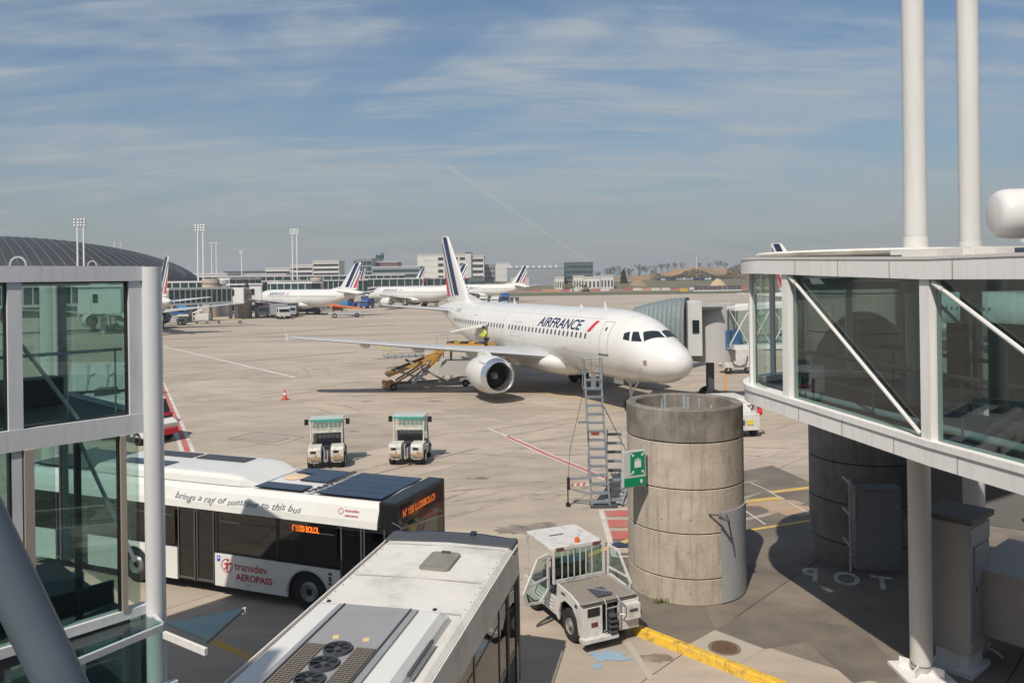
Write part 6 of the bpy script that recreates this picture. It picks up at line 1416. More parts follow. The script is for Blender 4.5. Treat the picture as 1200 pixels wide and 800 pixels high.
# vehicles seen by the left building
p = at(178, 522); t = thing('service_van', 'red and white service van mostly hidden behind the round corner column', 'van', (p.x-1.15, p.y+1.3, 0), R(-30))
mb = MB(); mb.prism([(-2.6, .35), (1.6, .35), (1.75, .95), (1.25, 1.15), (.75, 2.1), (-2.6, 2.1)], -.9, .9, 'XZ'); mb.build('body', WHITE, t, bevel=.08)
mb = MB(); mb.prism([(1.30, 1.16), (.80, 2.03), (.76, 2.03), (1.22, 1.16)], -.85, .85, 'XZ'); mb.build('windscreen', BUSG, t)
mb = MB(); mb.box((1.62, 0, .55), (.3, 1.7, .3)); mb.box((1.0, 0, 1.25), (.5, 1.84, .25)); mb.build('red_panel', REDP, t, bevel=.03)
mb = MB(); mb.box((.2, 0, 1.0), (.6, 1.86, 1.2)); mb.build('door', mat('door_navy', (.03, .04, .08), .4), t)
for x in (-1.8, 1.0):
    for y in (-.8, .8): mb = MB(); wheel(mb, x, y, .33, .22, 16); mb.build('wheel', RUBBER, t)
# folding stand with pale leaning panels seen through the upper pane
p = at(118, 468); t = thing('panel_rack', 'rack of pale leaning panels seen through the upper left pane', 'rack', (p.x, p.y+.5, 0), R(12))
for k, x in enumerate((-1.6, -.35, .9, 2.1)):
    mb = MB(); mb.box((x, 0, 1.5), (1.1, .06, 1.9), M=Matrix.Rotation(R(-22), 3, 'X')); mb.build('panel', mat('rack_panel', (.30, .33, .34), .5), t)
    mb = MB(); mb.bar((x+.6, .35, .5), (x+.6, -.5, 2.5), .08, .08); mb.build('strut', FRAMEW, t)
mb = MB(); mb.box((.3, .2, .4), (4.6, .8, .3)); mb.build('base', DKGREY, t)
p = at(128, 506); t = thing('white_container', 'pale container standing beyond the left glass building', 'container', (p.x, p.y+1, 0), R(12))
mb = MB(); mb.box((0, 0, 1.0), (3.8, 1.8, 1.7)); mb.build('body', PANELG, t, bevel=.04); mb = MB(); mb.box((-.6, 0, 1.95), (.9, 1.0, .5)); mb.build('lid_box', DKGREY, t)
mb = MB(); mb.box((.7, -.92, 1.3), (.9, .02, .5)); mb.build('panel', FRAMEW, t)

# ------------------------------------------------------------------ floodlight masts
def flood(u, vtop, Y, label, twin=1.35, heads=3):
    tp = aty(u, vtop, Y); t = thing('floodlight_mast', label, 'floodlight mast', (tp.x, tp.y, 0), 0, 'floodlight masts behind the apron')
    for s in ((-.5, .5) if twin else (0,)):
        mb = MB(); mb.tube([(s*twin, 0, 0), (s*twin, 0, tp.z-.6)], .24, 8, r2=.16); mb.build('pole', FRAMEW, t)
        for i in range(heads):
            for sx_ in (-1, 1):
                mb = MB(); mb.box((s*twin+sx_*.38, -.25, tp.z-.3-i*.62), (.42, .35, .38), M=Matrix.Rotation(R(-25), 3, 'X')); mb.build('lamp_head', STEELG, t)
        mb = MB(); mb.box((s*twin, 0, tp.z-.9), (1.3, .12, .10)); mb.box((s*twin, 0, tp.z-.2), (1.3, .12, .10)); mb.build('crossbar', FRAMEW, t)
    return t
flood(94, 256, 170, 'nearest pair of white floodlight poles in front of the dark curved roof'); flood(234.5, 263, 200, 'tall twin floodlight mast right of the round corner column')
flood(345, 268, 235, 'tall twin floodlight mast in front of the banded office building'); flood(250.5, 284, 330, 'lower twin floodlight mast behind the left walkways', 1.9, 1)
flood(283, 294, 300, 'slim single light mast above the left walkways', 0, 2); flood(138, 284, 420, 'small twin mast showing above the dark curved roof', 3.4, 1)
flood(816, 298, 520, 'thin dark pole standing before the bare orange mound', 0, 1)

# ------------------------------------------------------------------ terminal with dark vaulted roof
VR = mat('vault_roof', (.035, .037, .042), .5, .2, var=.2, vscale=.05); VC = Vector((-150, 212, 0)); va, vb_, vh, vz = 66, 32, 15.9, 5.4
t = thing('vaulted_terminal', 'long terminal with dark vaulted roof and pale diagonal ribs at the left', 'terminal building', VC)
def vault(p, q, o=0):   # p along -1..1, q across -1..1
    rr = math.sqrt(max(0, 1-p*p)); return Vector((va*p, vb_*q*rr, vz+(vh+o)*rr*math.sqrt(max(0, 1-q*q))))
mb = MB(); nu, nv = 40, 20; vs = [vault(-math.cos(math.pi*i/nu), -math.cos(math.pi*j/nv)) for i in range(nu+1) for j in range(nv+1)]
mb.add(vs, [(i*(nv+1)+j, i*(nv+1)+j+1, (i+1)*(nv+1)+j+1, (i+1)*(nv+1)+j) for i in range(nu) for j in range(nv)], True); rf = mb.build('roof', VR, t)
for k in range(56):
    p0_ = -1.0+k*.038; pts = []
    for i in range(9):
        q_ = -.97+i*.115; p_ = p0_+.16-.34*(i/8)
        if abs(p_) < .995: pts.append(vault(p_, q_, .12)+Vector((0, -.06, 0)))
    if len(pts) > 2: mb = MB(); mb.tube(pts, .10, 4, caps=False); mb.build('rib', mat('rib_pale', (.09, .094, .105), .5), rf)
mb = MB(); mb.lathe([(1, 0), (1, 1)], 40); mb.v = [(x*va*.985, y*vb_*.985, z*(vz+.1)) for x, y, z in mb.v]; mb.build('wall', FARG, t)

# ------------------------------------------------------------------ glazed walkways of the far pier
def walkway(label, A, B, z0, z1, w_, npn, legs=True, m=FARG, grp='glazed walkways of the far pier'):
    A, B = Vector((A.x, A.y, 0)), Vector((B.x, B.y, 0)); d = B-A; l = d.length; a = math.atan2(d.y, d.x)
    t = thing('glazed_walkway', label, 'walkway', A, a, grp)
    mb = MB(); mb.box((l/2, 0, z1-.2), (l, w_+.3, .4)); mb.build('roof', FRAMEW, t)
    mb = MB(); mb.box((l/2, 0, z0+.22), (l, w_+.3, .44)); mb.build('floor', FRAMEW, t)
    mb = MB(); mb.box((l/2, 0, (z0+z1)/2), (l-.4, w_-.5, z1-z0-.8)); mb.build('interior', mat('interior_dark', (.05, .06, .06), .6), t)
    for k in range(npn):
        mb = MB(); mb.box((l*(k+.5)/npn, -w_/2, (z0+z1)/2), (l/npn-.18, .06, z1-z0-.84)); mb.build('pane', m, t)
        mb = MB(); mb.box((l*k/npn, -w_/2-.03, (z0+z1)/2), (.20, .14, z1-z0-.8)); mb.build('mullion', FRAMEW, t)
    if legs:
        for k in range(1, npn, 4): mb = MB(); mb.tube([(l*k/npn, 0, 0), (l*k/npn, 0, z0)], .35, 8); mb.build('leg', CONC, t)
    return t
walkway('nearer glazed walkway with white frame left of the first parked airliner', aty(190, 350, 150), aty(281, 352, 168), 3.4, 6.8, 3.2, 15)
walkway('upper glazed walkway along the left, behind the nearer one', aty(192, 350, 190), aty(267, 350, 196), 5.0, 8.2, 4, 8)
walkway('long glazed walkway behind the first parked airliner', aty(273, 350, 205), aty(425, 350, 235), 4.2, 8.1, 5, 24)
walkway('high long glazed gallery across the back of the pier', aty(225, 345, 250), aty(470, 345, 290), 6.6, 9.8, 7, 26, False)
walkway('glazed walkway stretching right behind the second parked airliner', aty(425, 345, 262), aty(545, 345, 290), 5.2, 8.4, 4, 14)
walkway('walkway with pale frame seen through the left building', aty(-40, 350, 120), aty(120, 350, 135), 4.2, 7.8, 4, 14)
for i, (u, v, Y, r, z, lab) in enumerate(((247, 335, 178, 1.9, 8.6, 'grey round pier drum beside the tall twin floodlight mast'), (258.5, 335, 182, 1.8, 8.4, 'pale round pier drum next to the grey one'), (285, 360, 170, 1.8, 6.2, 'corrugated grey drum at the end of the nearer walkway'), (371, 335, 215, 1.7, 8.8, 'concrete drum above the fuselage of the first parked airliner'))):
    p = aty(u, v, Y); t = thing('pier_drum', lab, 'concrete pillar', (p.x, p.y, 0), 0, 'round drums of the far pier'); mb = MB(); mb.lathe([(r, 0), (r, z-.3), (r*.94, z), (0, z)], 24); mb.build('shaft', PANELG if i == 1 else CONC, t); mb = MB(); mb.lathe([(r+.06, z-1.2), (r+.06, z-1.0)], 24); mb.build('ring', CONCD, t)
for i, (u, v, Y, d, lab) in enumerate(((121, 400, 122, (6, 4, 4.2), 'pale cab head of a boarding bridge seen through the left panes'), (277, 352, 166, (3.2, 4, 3.4), 'white cab head of the nearer walkway with a small dark window'), (300, 350, 175, (2.5, 3, 4.0), 'white bridge head at the nose of the first parked airliner'))):
    p = aty(u, v, Y); t = thing('bridge_head', lab, 'boarding bridge', (p.x, p.y, 0), R(15), 'heads of the far boarding bridges'); mb = MB(); mb.box((0, 0, 3.2+d[2]/2), d); mb.build('cab', FRAMEW, t, bevel=.1); mb = MB(); mb.box((-.6, -d[1]/2-.03, 5.6), (.7, .06, 1.3)); mb.build('window', COCK, t); mb = MB(); mb.box((0, 0, 1.6), (.6, .6, 3.2)); mb.build('leg', STEELG, t)
    mb = MB(); mb.box((0, 0, 7.3 if i else 7.5), (d[0]+.5, d[1]+.5, .25)); mb.build('roof', FRAMEW, t)

# ------------------------------------------------------------------ far buildings
def block(name, label, u0, u1, vtop, Y, dep, m, rows, cols, wm=FARG, fh=.55, fw=.8, v0=None, cap=None, rz=0, grp=None, slabs=False, side_m=None):
    """building whose windows are separate pieces"""
    a, b = aty(u0, vtop, Y), aty(u1, vtop, Y); w_ = b.x-a.x; h = (a.z+b.z)/2
    t = thing(name, label, 'building', ((a.x+b.x)/2, Y, 0), rz, grp)
    mb = MB(); mb.box((0, dep/2, h/2), (w_, dep, h)); mb.build('wall', m, t)
    z0 = 3.0 if v0 is None else v0; fz = (h-z0-.6)/rows
    for r in range(rows):
        z = z0+fz*(r+.5)
        if slabs:
            mb = MB(); mb.box((0, -.05, z), (w_*.96, .1, fz*fh)); wn__ = mb.build('window_band', wm, t)
        else:
            for c in range(cols):
                mb = MB(); mb.box((-w_/2+w_*(c+.5)/cols, -.06, z), (w_/cols*fw, .12, fz*fh)); mb.build('window', wm, t)
    mb = MB(); mb.box((0, dep/2, h+.25), (w_+.5, dep+.5, .5)); mb.build('parapet', m if cap is None else cap, t)
    return t
CREAM = mat('cream_wall', (.56, .54, .49), .7, var=.06, vscale=.05); PALEW = mat('pale_wall', (.50, .50, .49), .7, var=.05, vscale=.05); DW = mat('dark_window', (.035, .04, .045), .2); GREYW = mat('grey_cladding', (.28, .30, .32), .5, var=.1, vscale=.08); DGREYW = mat('dark_cladding', (.11, .12, .13), .5); BRN = mat('brown_roof', (.16, .09, .08), .7)
block('office_building', 'lowest left wing of the cream banded office building', 311, 340, 315, 420, 14, CREAM, 4, 1, DW, .5, slabs=True)
block('office_building', 'middle wing of the cream banded office building', 340.5, 366, 311, 415, 14, CREAM, 5, 1, DW, .5, slabs=True)
block('office_building', 'tallest right wing of the cream banded office building', 366.5, 397, 306.5, 410, 14, CREAM, 6, 1, DW, .5, slabs=True)
block('low_terminal', 'low dark terminal roofline behind the walkways on the left', 262, 312, 318.5, 430, 20, DGREYW, 2, 6, FARG)
block('low_terminal', 'low pale roofline in front of the slim light mast', 225, 266, 321.5, 330, 20, PALEW, 2, 6, DW)
block('low_terminal', 'long flat grey building behind the left floodlight masts', 272, 335, 322, 380, 16, PALEW, 1, 10, DW)
block('glass_office', 'dark glazed tower block right of the first airliner tail', 414, 435, 303.5, 450, 18, GREYW, 5, 4, FARG, .75, .9)
block('glass_office', 'long glass office with curved banded storeys behind the second airliner', 435.5, 492, 313, 440, 22, GREYW, 4, 1, FARG, .6, slabs=True, cap=PALEW)
block('roof_house', 'brown roofed block above the banded glass office', 434, 466, 307.5, 470, 16, BRN, 2, 6, DW, cap=PALEW)
tw = aty(445, 296, 480); t = thing('control_tower', 'slim dark tower with wider top above the glass office', 'tower', (tw.x, tw.y, 0))
mb = MB(); mb.lathe([(1.4, 0), (1.4, tw.z-5), (2.4, tw.z-4), (2.6, tw.z-1), (2.1, tw.z), (0, tw.z)], 12); mb.build('shaft', mat('tower_blue_grey', (.14, .18, .22), .5), t)
mb = MB(); mb.lathe([(2.63, tw.z-3.6), (2.66, tw.z-1.6)], 12); mb.build('glazing', FARG, t)
block('hotel_building', 'left plain part of the big cream building with white side wing', 489, 520, 299, 525, 20, CREAM, 5, 1, CREAM, .5, .5)
wb = block('hotel_building', 'middle part of the big cream building with five window rows', 512, 546, 298.5, 522, 20, CREAM, 5, 4, DW, .5, .72)
block('hotel_building', 'white stair tower of the big cream building with dark box on top', 545.5, 552, 296.5, 519, 20, PALEW, 1, 1, PALEW, .2, .2, cap=DW)
block('hotel_building', 'right wing of the big cream building with five rows of dark windows', 552.5, 567, 300.5, 521, 20, CREAM, 5, 1, DW, .5, .86)
block('low_terminal', 'dark glazed ground floor band before the big cream building', 480, 568, 326.5, 430, 10, DGREYW, 1, 20, FARG, .6, .9)
hb = block('patterned_building', 'small grey building with staggered round openings', 568, 580, 310.5, 540, 14, GREYW, 4, 4, DW, .6, .6)
block('patterned_building', 'plain misty grey building right of the one with openings', 580.5, 598, 308.5, 640, 14, PALEW, 1, 1, PALEW, .1)
hg = block('hangar', 'long grey corrugated hangar behind the third airliner tail', 594, 660, 314.5, 470, 30, GREYW, 1, 1, GREYW, .05)
for k in range(22): mb = MB(); mb.box((-16.0+1.5*k, -.10, 6.4), (.5, .2, 11.5)); mb.build('cladding_rib', mat('rib_grey', (.22, .235, .25), .5), hg)
mb = MB(); mb.box((-9, -.25, 4.6), (11, .3, 7.0)); mb.build('door', mat('hangar_door', (.42, .42, .41), .6), hg)
for k in range(9): mb = MB(); mb.lathe([(1.1, 0), (1.1, 1.6), (0, 1.6)], 8, c=(-14+3.4*k, 8, 13.9)); mb.build('roof_vent', PALEW, hg)
dkb = block('glazed_office', 'dark glazed office with blue sign right of the hangar', 663, 695, 308, 480, 18, DGREYW, 4, 1, FARG, .6, slabs=True)
mb = MB(); mb.box((-1, -.25, 7.4), (6, .2, 2.2)); mb.build('sign_panel', mat('panel_blue', (.03, .14, .38), .5), dkb)
for i, (u0, u1, vt, lab) in enumerate(((650, 661, 325.5, 'leftmost small cream hut in front of the hangar'), (672, 684, 324.0, 'cream shed under the blue sign'), (684.5, 703, 325, 'long low cream shed right of the blue sign'), (703.5, 719, 323.5, 'pale shed at the edge of the trees'))):
    block('low_shed', lab, u0, u1, vt, 440, 8, CREAM if i < 3 else PALEW, 1, 4, DW, .5, .45, v0=.5, grp='low sheds beyond the taxiway')

# earth bank and mound beyond the taxiway
mb = MB(); nx_, ny_ = 60, 12; vs = []
X0_, X1_ = -20, 420
for j in range(ny_):
    for i in range(nx_):
        x = X0_+(X1_-X0_)*i/(nx_-1); y = 430+j*28; base = min(5.2, max(0, (y-432)*.09))
        hmp = 0
        if y > 520:
            uu = x/y*FPX
            hmp = 8.5*math.exp(-((uu-215)/50)**2)+2*math.exp(-((uu-130)/40)**2)+6.5*math.exp(-((uu-330)/80)**2)
            hmp *= min(1, (y-520)/55)
        vs.append((x, y, .02+base+hmp+noise.noise(Vector((x*.06, y*.06, 0)))*min(1.2, base*.5)))
mb.add(vs, [(j*nx_+i, j*nx_+i+1, (j+1)*nx_+i+1, (j+1)*nx_+i) for j in range(ny_-1) for i in range(nx_-1)], True)
bk = MB(); bk.add([(x, y, z+.05) for x, y, z in vs[:nx_*4]], [(j*nx_+i, j*nx_+i+1, (j+1)*nx_+i+1, (j+1)*nx_+i) for j in range(3) for i in range(nx_-1)], True)
struct(bk.build('scrub_bank', mat('scrub_bank', (.15, .12, .075), .95, c2=(.095, .09, .05), vscale=.07)), 'dark scrubby bank with the car park, below the orange mound')
struct(mb.build('earth_mound', mat('orange_earth', (.34, .205, .115), .95, c2=(.17, .125, .065), vscale=.06)), 'bare orange earth mound and bank beyond the taxiway')
mb = MB(); vs = []
for i in range(50):
    x = -20+440*i/49; vs += [(x, 408, .03), (x, 436, .9)]
mb.add(vs, [(2*i, 2*i+2, 2*i+3, 2*i+1) for i in range(49)]); struct(mb.build('soil_verge', mat('soil', (.27, .19, .12), .95, c2=(.15, .12, .07), vscale=.06)), 'brown soil verge beyond the grass')
# car park on the bank
CARC = [mat('car_%s' % n_, c_, .3, coat=.5) for n_, c_ in (('white', (.6, .6, .6)), ('silver', (.35, .36, .38)), ('blue', (.04, .09, .22)), ('dark', (.03, .03, .035)), ('navy', (.02, .05, .12)))]
protos = []
for k, cm in enumerate(CARC):
    t = thing('parked_car', 'car', 'car', (0, 0, 0), 0, 'cars in the far car park')
    mb = MB(); mb.prism([(-2.1, .25), (2.1, .25), (2.1, .75), (1.2, .9), (.6, 1.4), (-1.2, 1.42), (-1.9, .95), (-2.1, .85)], -.85, .85, 'XZ'); mb.build('body', cm, t)
    mb = MB(); mb.prism([(1.05, .92), (.58, 1.34), (-1.15, 1.36), (-1.7, .95)], -.87, .87, 'XZ'); mb.build('window', BUSG, t); protos.append(t)
CN = ['white', 'silver grey', 'blue', 'black', 'dark blue']; q = random.Random(5); n_ = 0; cl_ = []
for row in range(3):
    for k in range(17):
        if q.random() < .15: continue
        u = 772+row*1.5+k*4.1+q.uniform(-.8, .8); Y = 484+row*13; c_ = q.randrange(5); x = (u-600)/FPX*Y
        cl_.append((c_, row)); sn_ = cl_.count((c_, row))-1; lab = f"{CN[c_]} car, {('first', 'second', 'third', 'fourth', 'fifth', 'sixth', 'seventh', 'eighth')[sn_]} of that colour, {['front', 'middle', 'rear'][row]} row of the far car park"
        if protos[c_].location.length == 0: o = protos[c_]; o['label'] = lab
        else: o = copy_tree(protos[c_], label=lab)
        o.location = (x, Y, 5.1+.0*row); o.rotation_euler = (0, 0, q.choice((0, math.pi))+q.uniform(-.1, .1)+R(70)*(row == 1)); n_ += 1
# red and white barriers along the far side of the taxiway
bars = []
for k, (nm, mm) in enumerate((('red', mat('barrier_red', (.27, .085, .055), .6)), ('white', mat('barrier_white', (.42, .40, .37), .7)), ('orange', mat('barrier_orange', (.33, .17, .10), .6)))):
    t = thing('site_barrier', nm, 'barrier', (0, 0, 0), 0, 'barriers along the far side of the taxiway')
    mb = MB(); mb.prism([(-.5, 0), (.5, 0), (.28, .6), (.2, 1.3), (-.2, 1.3), (-.28, .6)], -2.3, 2.3, 'XZ'); mb.xf(Matrix.Rotation(R(90), 4, 'Z')); mb.build('block', mm, t); bars.append([t, nm, 0])
blab = []; q = random.Random(11); u = 628; k = 0
while u < 945:
    if q.random() < .8:
        b_ = bars[(k+q.randrange(2)) % 3 if q.random() < .4 else k % 3]; y = 412+q.uniform(-1, 9); x = (u-600)/FPX*y
        wh = ('in front of the small hangar huts', 'in front of the cream sheds', 'by the excavator', 'below the first bare trees', 'below the brown heap', 'below the left end of the car park', 'below the middle of the car park', 'left of the tan heap', 'right of the tan heap', 'close to the right glass bridge')[min(9, int((u-628)/27))]; seen = len([1 for z_ in blab if z_ == (b_[1], wh)]); blab.append((b_[1], wh)); lab = ('', 'second ', 'third ', 'fourth ')[seen]+f'{b_[1]} barrier block {wh} beyond the grass strip'
        if b_[2] == 0: o = b_[0]; o['label'] = lab; b_[2] = 1
        else: o = copy_tree(b_[0], label=lab)
        o.location = (x, y, .4); o.rotation_euler = (0, 0, q.uniform(-.1, .1))
    u += 9.5+q.uniform(0, 6); k += 1
# dark fence panels, yellow marker, heap, excavator
p = at(815, 345); t = thing('site_fence', 'dark purple grey site fence panels standing beyond the grass', 'fence', (92, 392, 0))
for k in range(10):
    mb = MB(); mb.box((2.35*k, 0, 1.5), (2.1, .12, 2.4)); mb.build('panel', mat('fence_dark', (.075, .06, .08), .7), t)
mb = MB(); mb.box((10.5, 0, .3), (24, .4, .5)); mb.build('footing', SW, t)
t = thing('marker_board', 'yellow marker board at the edge of the grass', 'marker', (83, 380, 0)); mb = MB(); mb.box((0, 0, 1.0), (3.6, .3, 1.4)); mb.build('board', YEL, t); mb = MB(); mb.box((-1.2, .2, .4), (.15, .15, .8)); mb.build('leg', STEELG, t); mb = MB(); mb.box((1.2, .2, .4), (.15, .15, .8)); mb.build('leg', STEELG, t)
def heap(u, Y, w_, h, z, label, m):
    x = (u-600)/FPX*Y; mb = MB(); q = random.Random(int(u)); n1, n2 = 16, 7; vs = []
    for i in range(n2+1):
        r = i/n2
        for j in range(n1): a = 2*math.pi*j/n1; vs.append((w_/2*r*math.cos(a)*q.uniform(.93, 1.07), w_/3*r*math.sin(a), h*(1-r**1.7)+q.uniform(-.2, .2)*(r < .98)))
    mb.add(vs, [(i*n1+j, i*n1+(j+1) % n1, (i+1)*n1+(j+1) % n1, (i+1)*n1+j) for i in range(n2) for j in range(n1)]); o = mb.build('earth_heap', m); o.location = (x, Y, z); tag(o, label, 'heap')
heap(841, 440, 11, 5.2, .8, 'pale tan heap of earth behind the dark site fence', mat('tan_earth', (.42, .32, .19), .95)); heap(748, 455, 12, 4, 2.0, 'brown earth heap left of the car park', mat('brown_earth', (.24, .17, .10), .95))
t = thing('excavator', 'small green and white excavator working on the soil beyond the grass', 'excavator', (38, 405, .3))
mb = MB(); mb.box((0, 0, .5), (4, 2.6, .9)); mb.build('track', BLACK, t); mb = MB(); mb.box((.3, 0, 1.8), (2.8, 2.2, 1.5)); mb.build('house', mat('digger_green', (.10, .16, .09), .5), t, bevel=.1)
mb = MB(); mb.box((-.6, -.5, 2.8), (1.2, 1.1, 1.4)); mb.build('cab', BUSG, t); mb = MB(); mb.tube([(-1, .5, 2), (-3.6, .5, 4.2), (-6.2, .5, 2.8)], .28, 6); mb.tube([(-6.2, .5, 2.8), (-6.6, .5, .9)], .2, 6); mb.build('arm', DKGREY, t); mb = MB(); mb.box((-6.6, .5, .6), (.9, 1.1, .7)); mb.build('bucket', DKGREY, t)

# trees: bare crowns of fine branches
BARK = mat('bare_branches', (.13, .105, .085), .9); LEAFD = mat('dark_needles', (.03, .045, .022), .9, var=.4, vscale=.5); BUSH = mat('scrub', (.085, .085, .04), .95, c2=(.14, .11, .06), vscale=.3)
def bare_tree_mesh(seed, h):
    q = random.Random(seed); tr, cr = MB(), MB()
    tr.tube([(0, 0, 0), (q.uniform(-.2, .2), 0, h*.35), (q.uniform(-.3, .3), 0, h*.7)], .28, 6, r2=.10)
    tips = []
    for k in range(9):
        z = h*q.uniform(.15, .6); a = q.uniform(0, 6.28); l = h*q.uniform(.28, .45); e = Vector((math.cos(a)*l*.75, math.sin(a)*l*.75, z+l*.8)); tr.tube([(0, 0, z), (e.x*.4, e.y*.4, z+l*.35), e], .10, 4, r2=.04, caps=False); tips.append((Vector((e.x*.4, e.y*.4, z+l*.35)), e))
    for b0, e in tips+[(Vector((0, 0, h*.6)), Vector((0, 0, h*.85)))]:
        for k in range(46):
            p = b0.lerp(e, q.uniform(.1, 1)); d = Vector((q.gauss(0, .55), q.gauss(0, .55), q.uniform(.3, 1.1))).normalized()*h*q.uniform(.09, .22); s_ = Vector((q.uniform(-1, 1), q.uniform(-1, 1), 0)).normalized()*h*.0055
            cr.add([p-s_, p+s_, p+d], [(0, 1, 2)])
    return tr, cr
trees = []
for k in range(4):
    t = thing('bare_tree', 'bare', 'tree', (0, 0, 0), 0, 'bare trees on the skyline'); tr, cr = bare_tree_mesh(20+k, 11); tr.build('trunk', BARK, t); cr.build('crown', BARK, t); trees.append([t, 0])
spots = [(712, 560, 1.0), (719, 545, 1.15), (727, 560, 1.1), (737, 540, 1.0), (749, 560, 1.2), (757, 575, .9), (766, 600, .9), (776, 640, 1.0), (783, 650, 1.0), (790, 655, .9), (800, 660, .8), (842, 680, 1.0), (850, 690, .9), (873, 680, 1.0), (884, 690, .9), (896, 690, .9), (700, 580, .8), (820, 690, .7), (832, 700, .7)]
q = random.Random(8)
names = ['first bare tree right of the dark glazed office', 'second bare tree right of the dark glazed office', 'third of the close bare trees right of the sheds', 'bare tree just right of the dark evergreen', 'broad bare tree left of the orange mound', 'smaller bare tree at the left foot of the mound', 'bare tree on the left shoulder of the mound', 'first bare tree along the crest of the mound', 'second bare tree along the crest of the mound', 'third bare tree along the crest of the mound', 'fourth bare tree along the crest of the mound', 'left of two bare trees behind the mound, near the thin pole', 'right of two bare trees behind the mound, near the thin pole', 'first bare tree beside the right glass bridge', 'second bare tree beside the right glass bridge', 'bare tree mostly hidden by the right glass bridge', 'bare tree behind the pale shed', 'small bare tree behind the top of the mound', 'last small bare tree behind the top of the mound']
for i, (u, Y, s_) in enumerate(spots):
    k = i % 4; o = trees[k][0] if not trees[k][1] else copy_tree(trees[k][0]); trees[k][1] = 1; x = (u-600)/FPX*Y; uu = u-600
    zb_g = 5+(8.5*math.exp(-((uu-215)/50)**2)+2*math.exp(-((uu-130)/40)**2)+6.5*math.exp(-((uu-330)/80)**2))*min(1, max(0, (Y-520)/55))
    o.location = (x, Y, zb_g-1.0); o.scale = (s_*1.15, s_*1.15, s_*.85); o.rotation_euler = (0, 0, q.uniform(0, 6)); o['label'] = names[i]
def bush(u, Y, w_, h, z, label, m, n=420, cone=False, nm='bush', cat='bush'):
    x = (u-600)/FPX*Y; q = random.Random(int(u*7)); t = thing(nm, label, cat, (x, Y, z)); mb = MB(); mb.tube([(0, 0, 0), (0, 0, h*.5)], .15*h/4, 5); mb.build('trunk', BARK, t); mb = MB()
    for i in range(n):
        f = q.random(); a = q.uniform(0, 6.28); r = (1-f)*w_/2*q.uniform(.5, 1.1) if cone else w_/2*math.sqrt(max(0, 1-(2*f-1)**2*.8))*q.uniform(.55, 1.05)*(1+.25*math.sin(3*a+u))
        c = Vector((math.cos(a)*r, math.sin(a)*r, f*h+q.uniform(-.1, .1))); s_ = h*.06; pts = [c+Vector((q.gauss(0, s_), q.gauss(0, s_), q.gauss(0, s_))) for _ in range(3)]; mb.add(pts, [(0, 1, 2)])
    mb.build('crown', m, t)
bush(731, 470, 4.5, 8.5, 3, 'dark evergreen cone between the bare trees', LEAFD, 700, True, 'evergreen_tree', 'tree')
bush(665.5, 432, 6, 4.2, 0, 'round green bush between the cream huts', BUSH); bush(601, 560, 9, 7, 0, 'scrubby greenery left of the hangar', BUSH); bush(590, 555, 8, 5, 0, 'low scrub below the grey patterned building', BUSH); bush(700, 470, 6, 5, 2, 'brown scrub behind the pale shed', BUSH)
# dark hedge below the mound: too many stems to count
mb = MB(); q = random.Random(3)
for i in range(9000):
    u = q.uniform(762, 960); Y = q.uniform(500, 518); x = (u-600)/FPX*Y; dens = 1 if u > 780 else .5
    if q.random() > dens: continue
    z = 5+q.random()*(4.6+2.4*math.sin(u*.11)+(3 if u > 852 else 0)); d = Vector((q.gauss(0, .35), q.gauss(0, .35), q.uniform(.2, 1.0))); s_ = .22
    mb.add([(x-s_, Y, z), (x+s_, Y, z), (x+d.x, Y+d.y, z+d.z)], [(0, 1, 2)])
tag(mb.build('hedge', mat('hedge_brown', (.085, .07, .045), .95, c2=(.06, .07, .03), vscale=.2)), 'dark leafless hedge in front of the orange mound', 'hedge', kind='stuff')
mb = MB()
for i in range(5000):
    u = q.uniform(100, 1100); Y = q.uniform(900, 1100); x = (u-600)/FPX*Y; z = q.random()*(9+3*math.sin(u*.05)+2*math.sin(u*.17)); s_ = 3.0; mb.add([(x-s_, Y, z-2), (x+s_, Y, z-2), (x+q.gauss(0, 1), Y, z+q.uniform(0, 2.6))], [(0, 1, 2)])
tag(mb.build('distant_woodland', mat('far_wood', (.10, .10, .085), .95)), 'thin line of distant woodland on the horizon', 'woodland', kind='stuff')

# ------------------------------------------------------------------ service vehicles around the far airliners
def truck(label, u, v, rz, cabm, boxm, l=7, h=3, w_=2.4, flat=False, grp=None, name='service_truck', cat='truck'):
    p = at(u, v); t = thing(name, label, cat, p, rz, grp)
    mb = MB(); mb.prism([(l/2-1.9, .6), (l/2, .6), (l/2, 1.4), (l/2-.25, h*.8), (l/2-1.9, h*.8)], -w_/2, w_/2, 'XZ'); mb.build('cab', cabm, t, bevel=.08)
    mb = MB(); mb.prism([(l/2+.02, 1.45), (l/2-.22, h*.75), (l/2-.26, h*.75), (l/2-.03, 1.45)], -w_*.44, w_*.44, 'XZ'); mb.box((l/2-.95, 0, h*.62), (.9, w_+.03, h*.22)); mb.build('window', BUSG, t)
    mb = MB(); mb.box((-.95, 0, (h+.8)/2 if not flat else 1.0), (l-2.1, w_, h-.8 if not flat else .4)); mb.build('cargo_box' if not flat else 'flat_bed', boxm, t, bevel=.04)
    for x in (-l*.32, l*.30):
        for y in (-w_*.42, w_*.42): mb = MB(); wheel(mb, x, y, .48, .3, 14); mb.build('wheel', RUBBER, t)
    return t
BLUEV = mat('vehicle_blue', (.02, .08, .25), .45); SKYB = mat('conveyor_blue', (.03, .22, .50), .45)
truck('white cabbed fuel truck in front of the first parked airliner', 328, 373, R(-60), TWH, GREYW, 8, 3, grp='service vehicles by the far airliners')
truck('dark truck standing left of the white cabbed fuel truck', 308, 372, R(-70), DKGREY, mat('maroon', (.10, .05, .06), .6), 6, 3.2, grp='service vehicles by the far airliners')
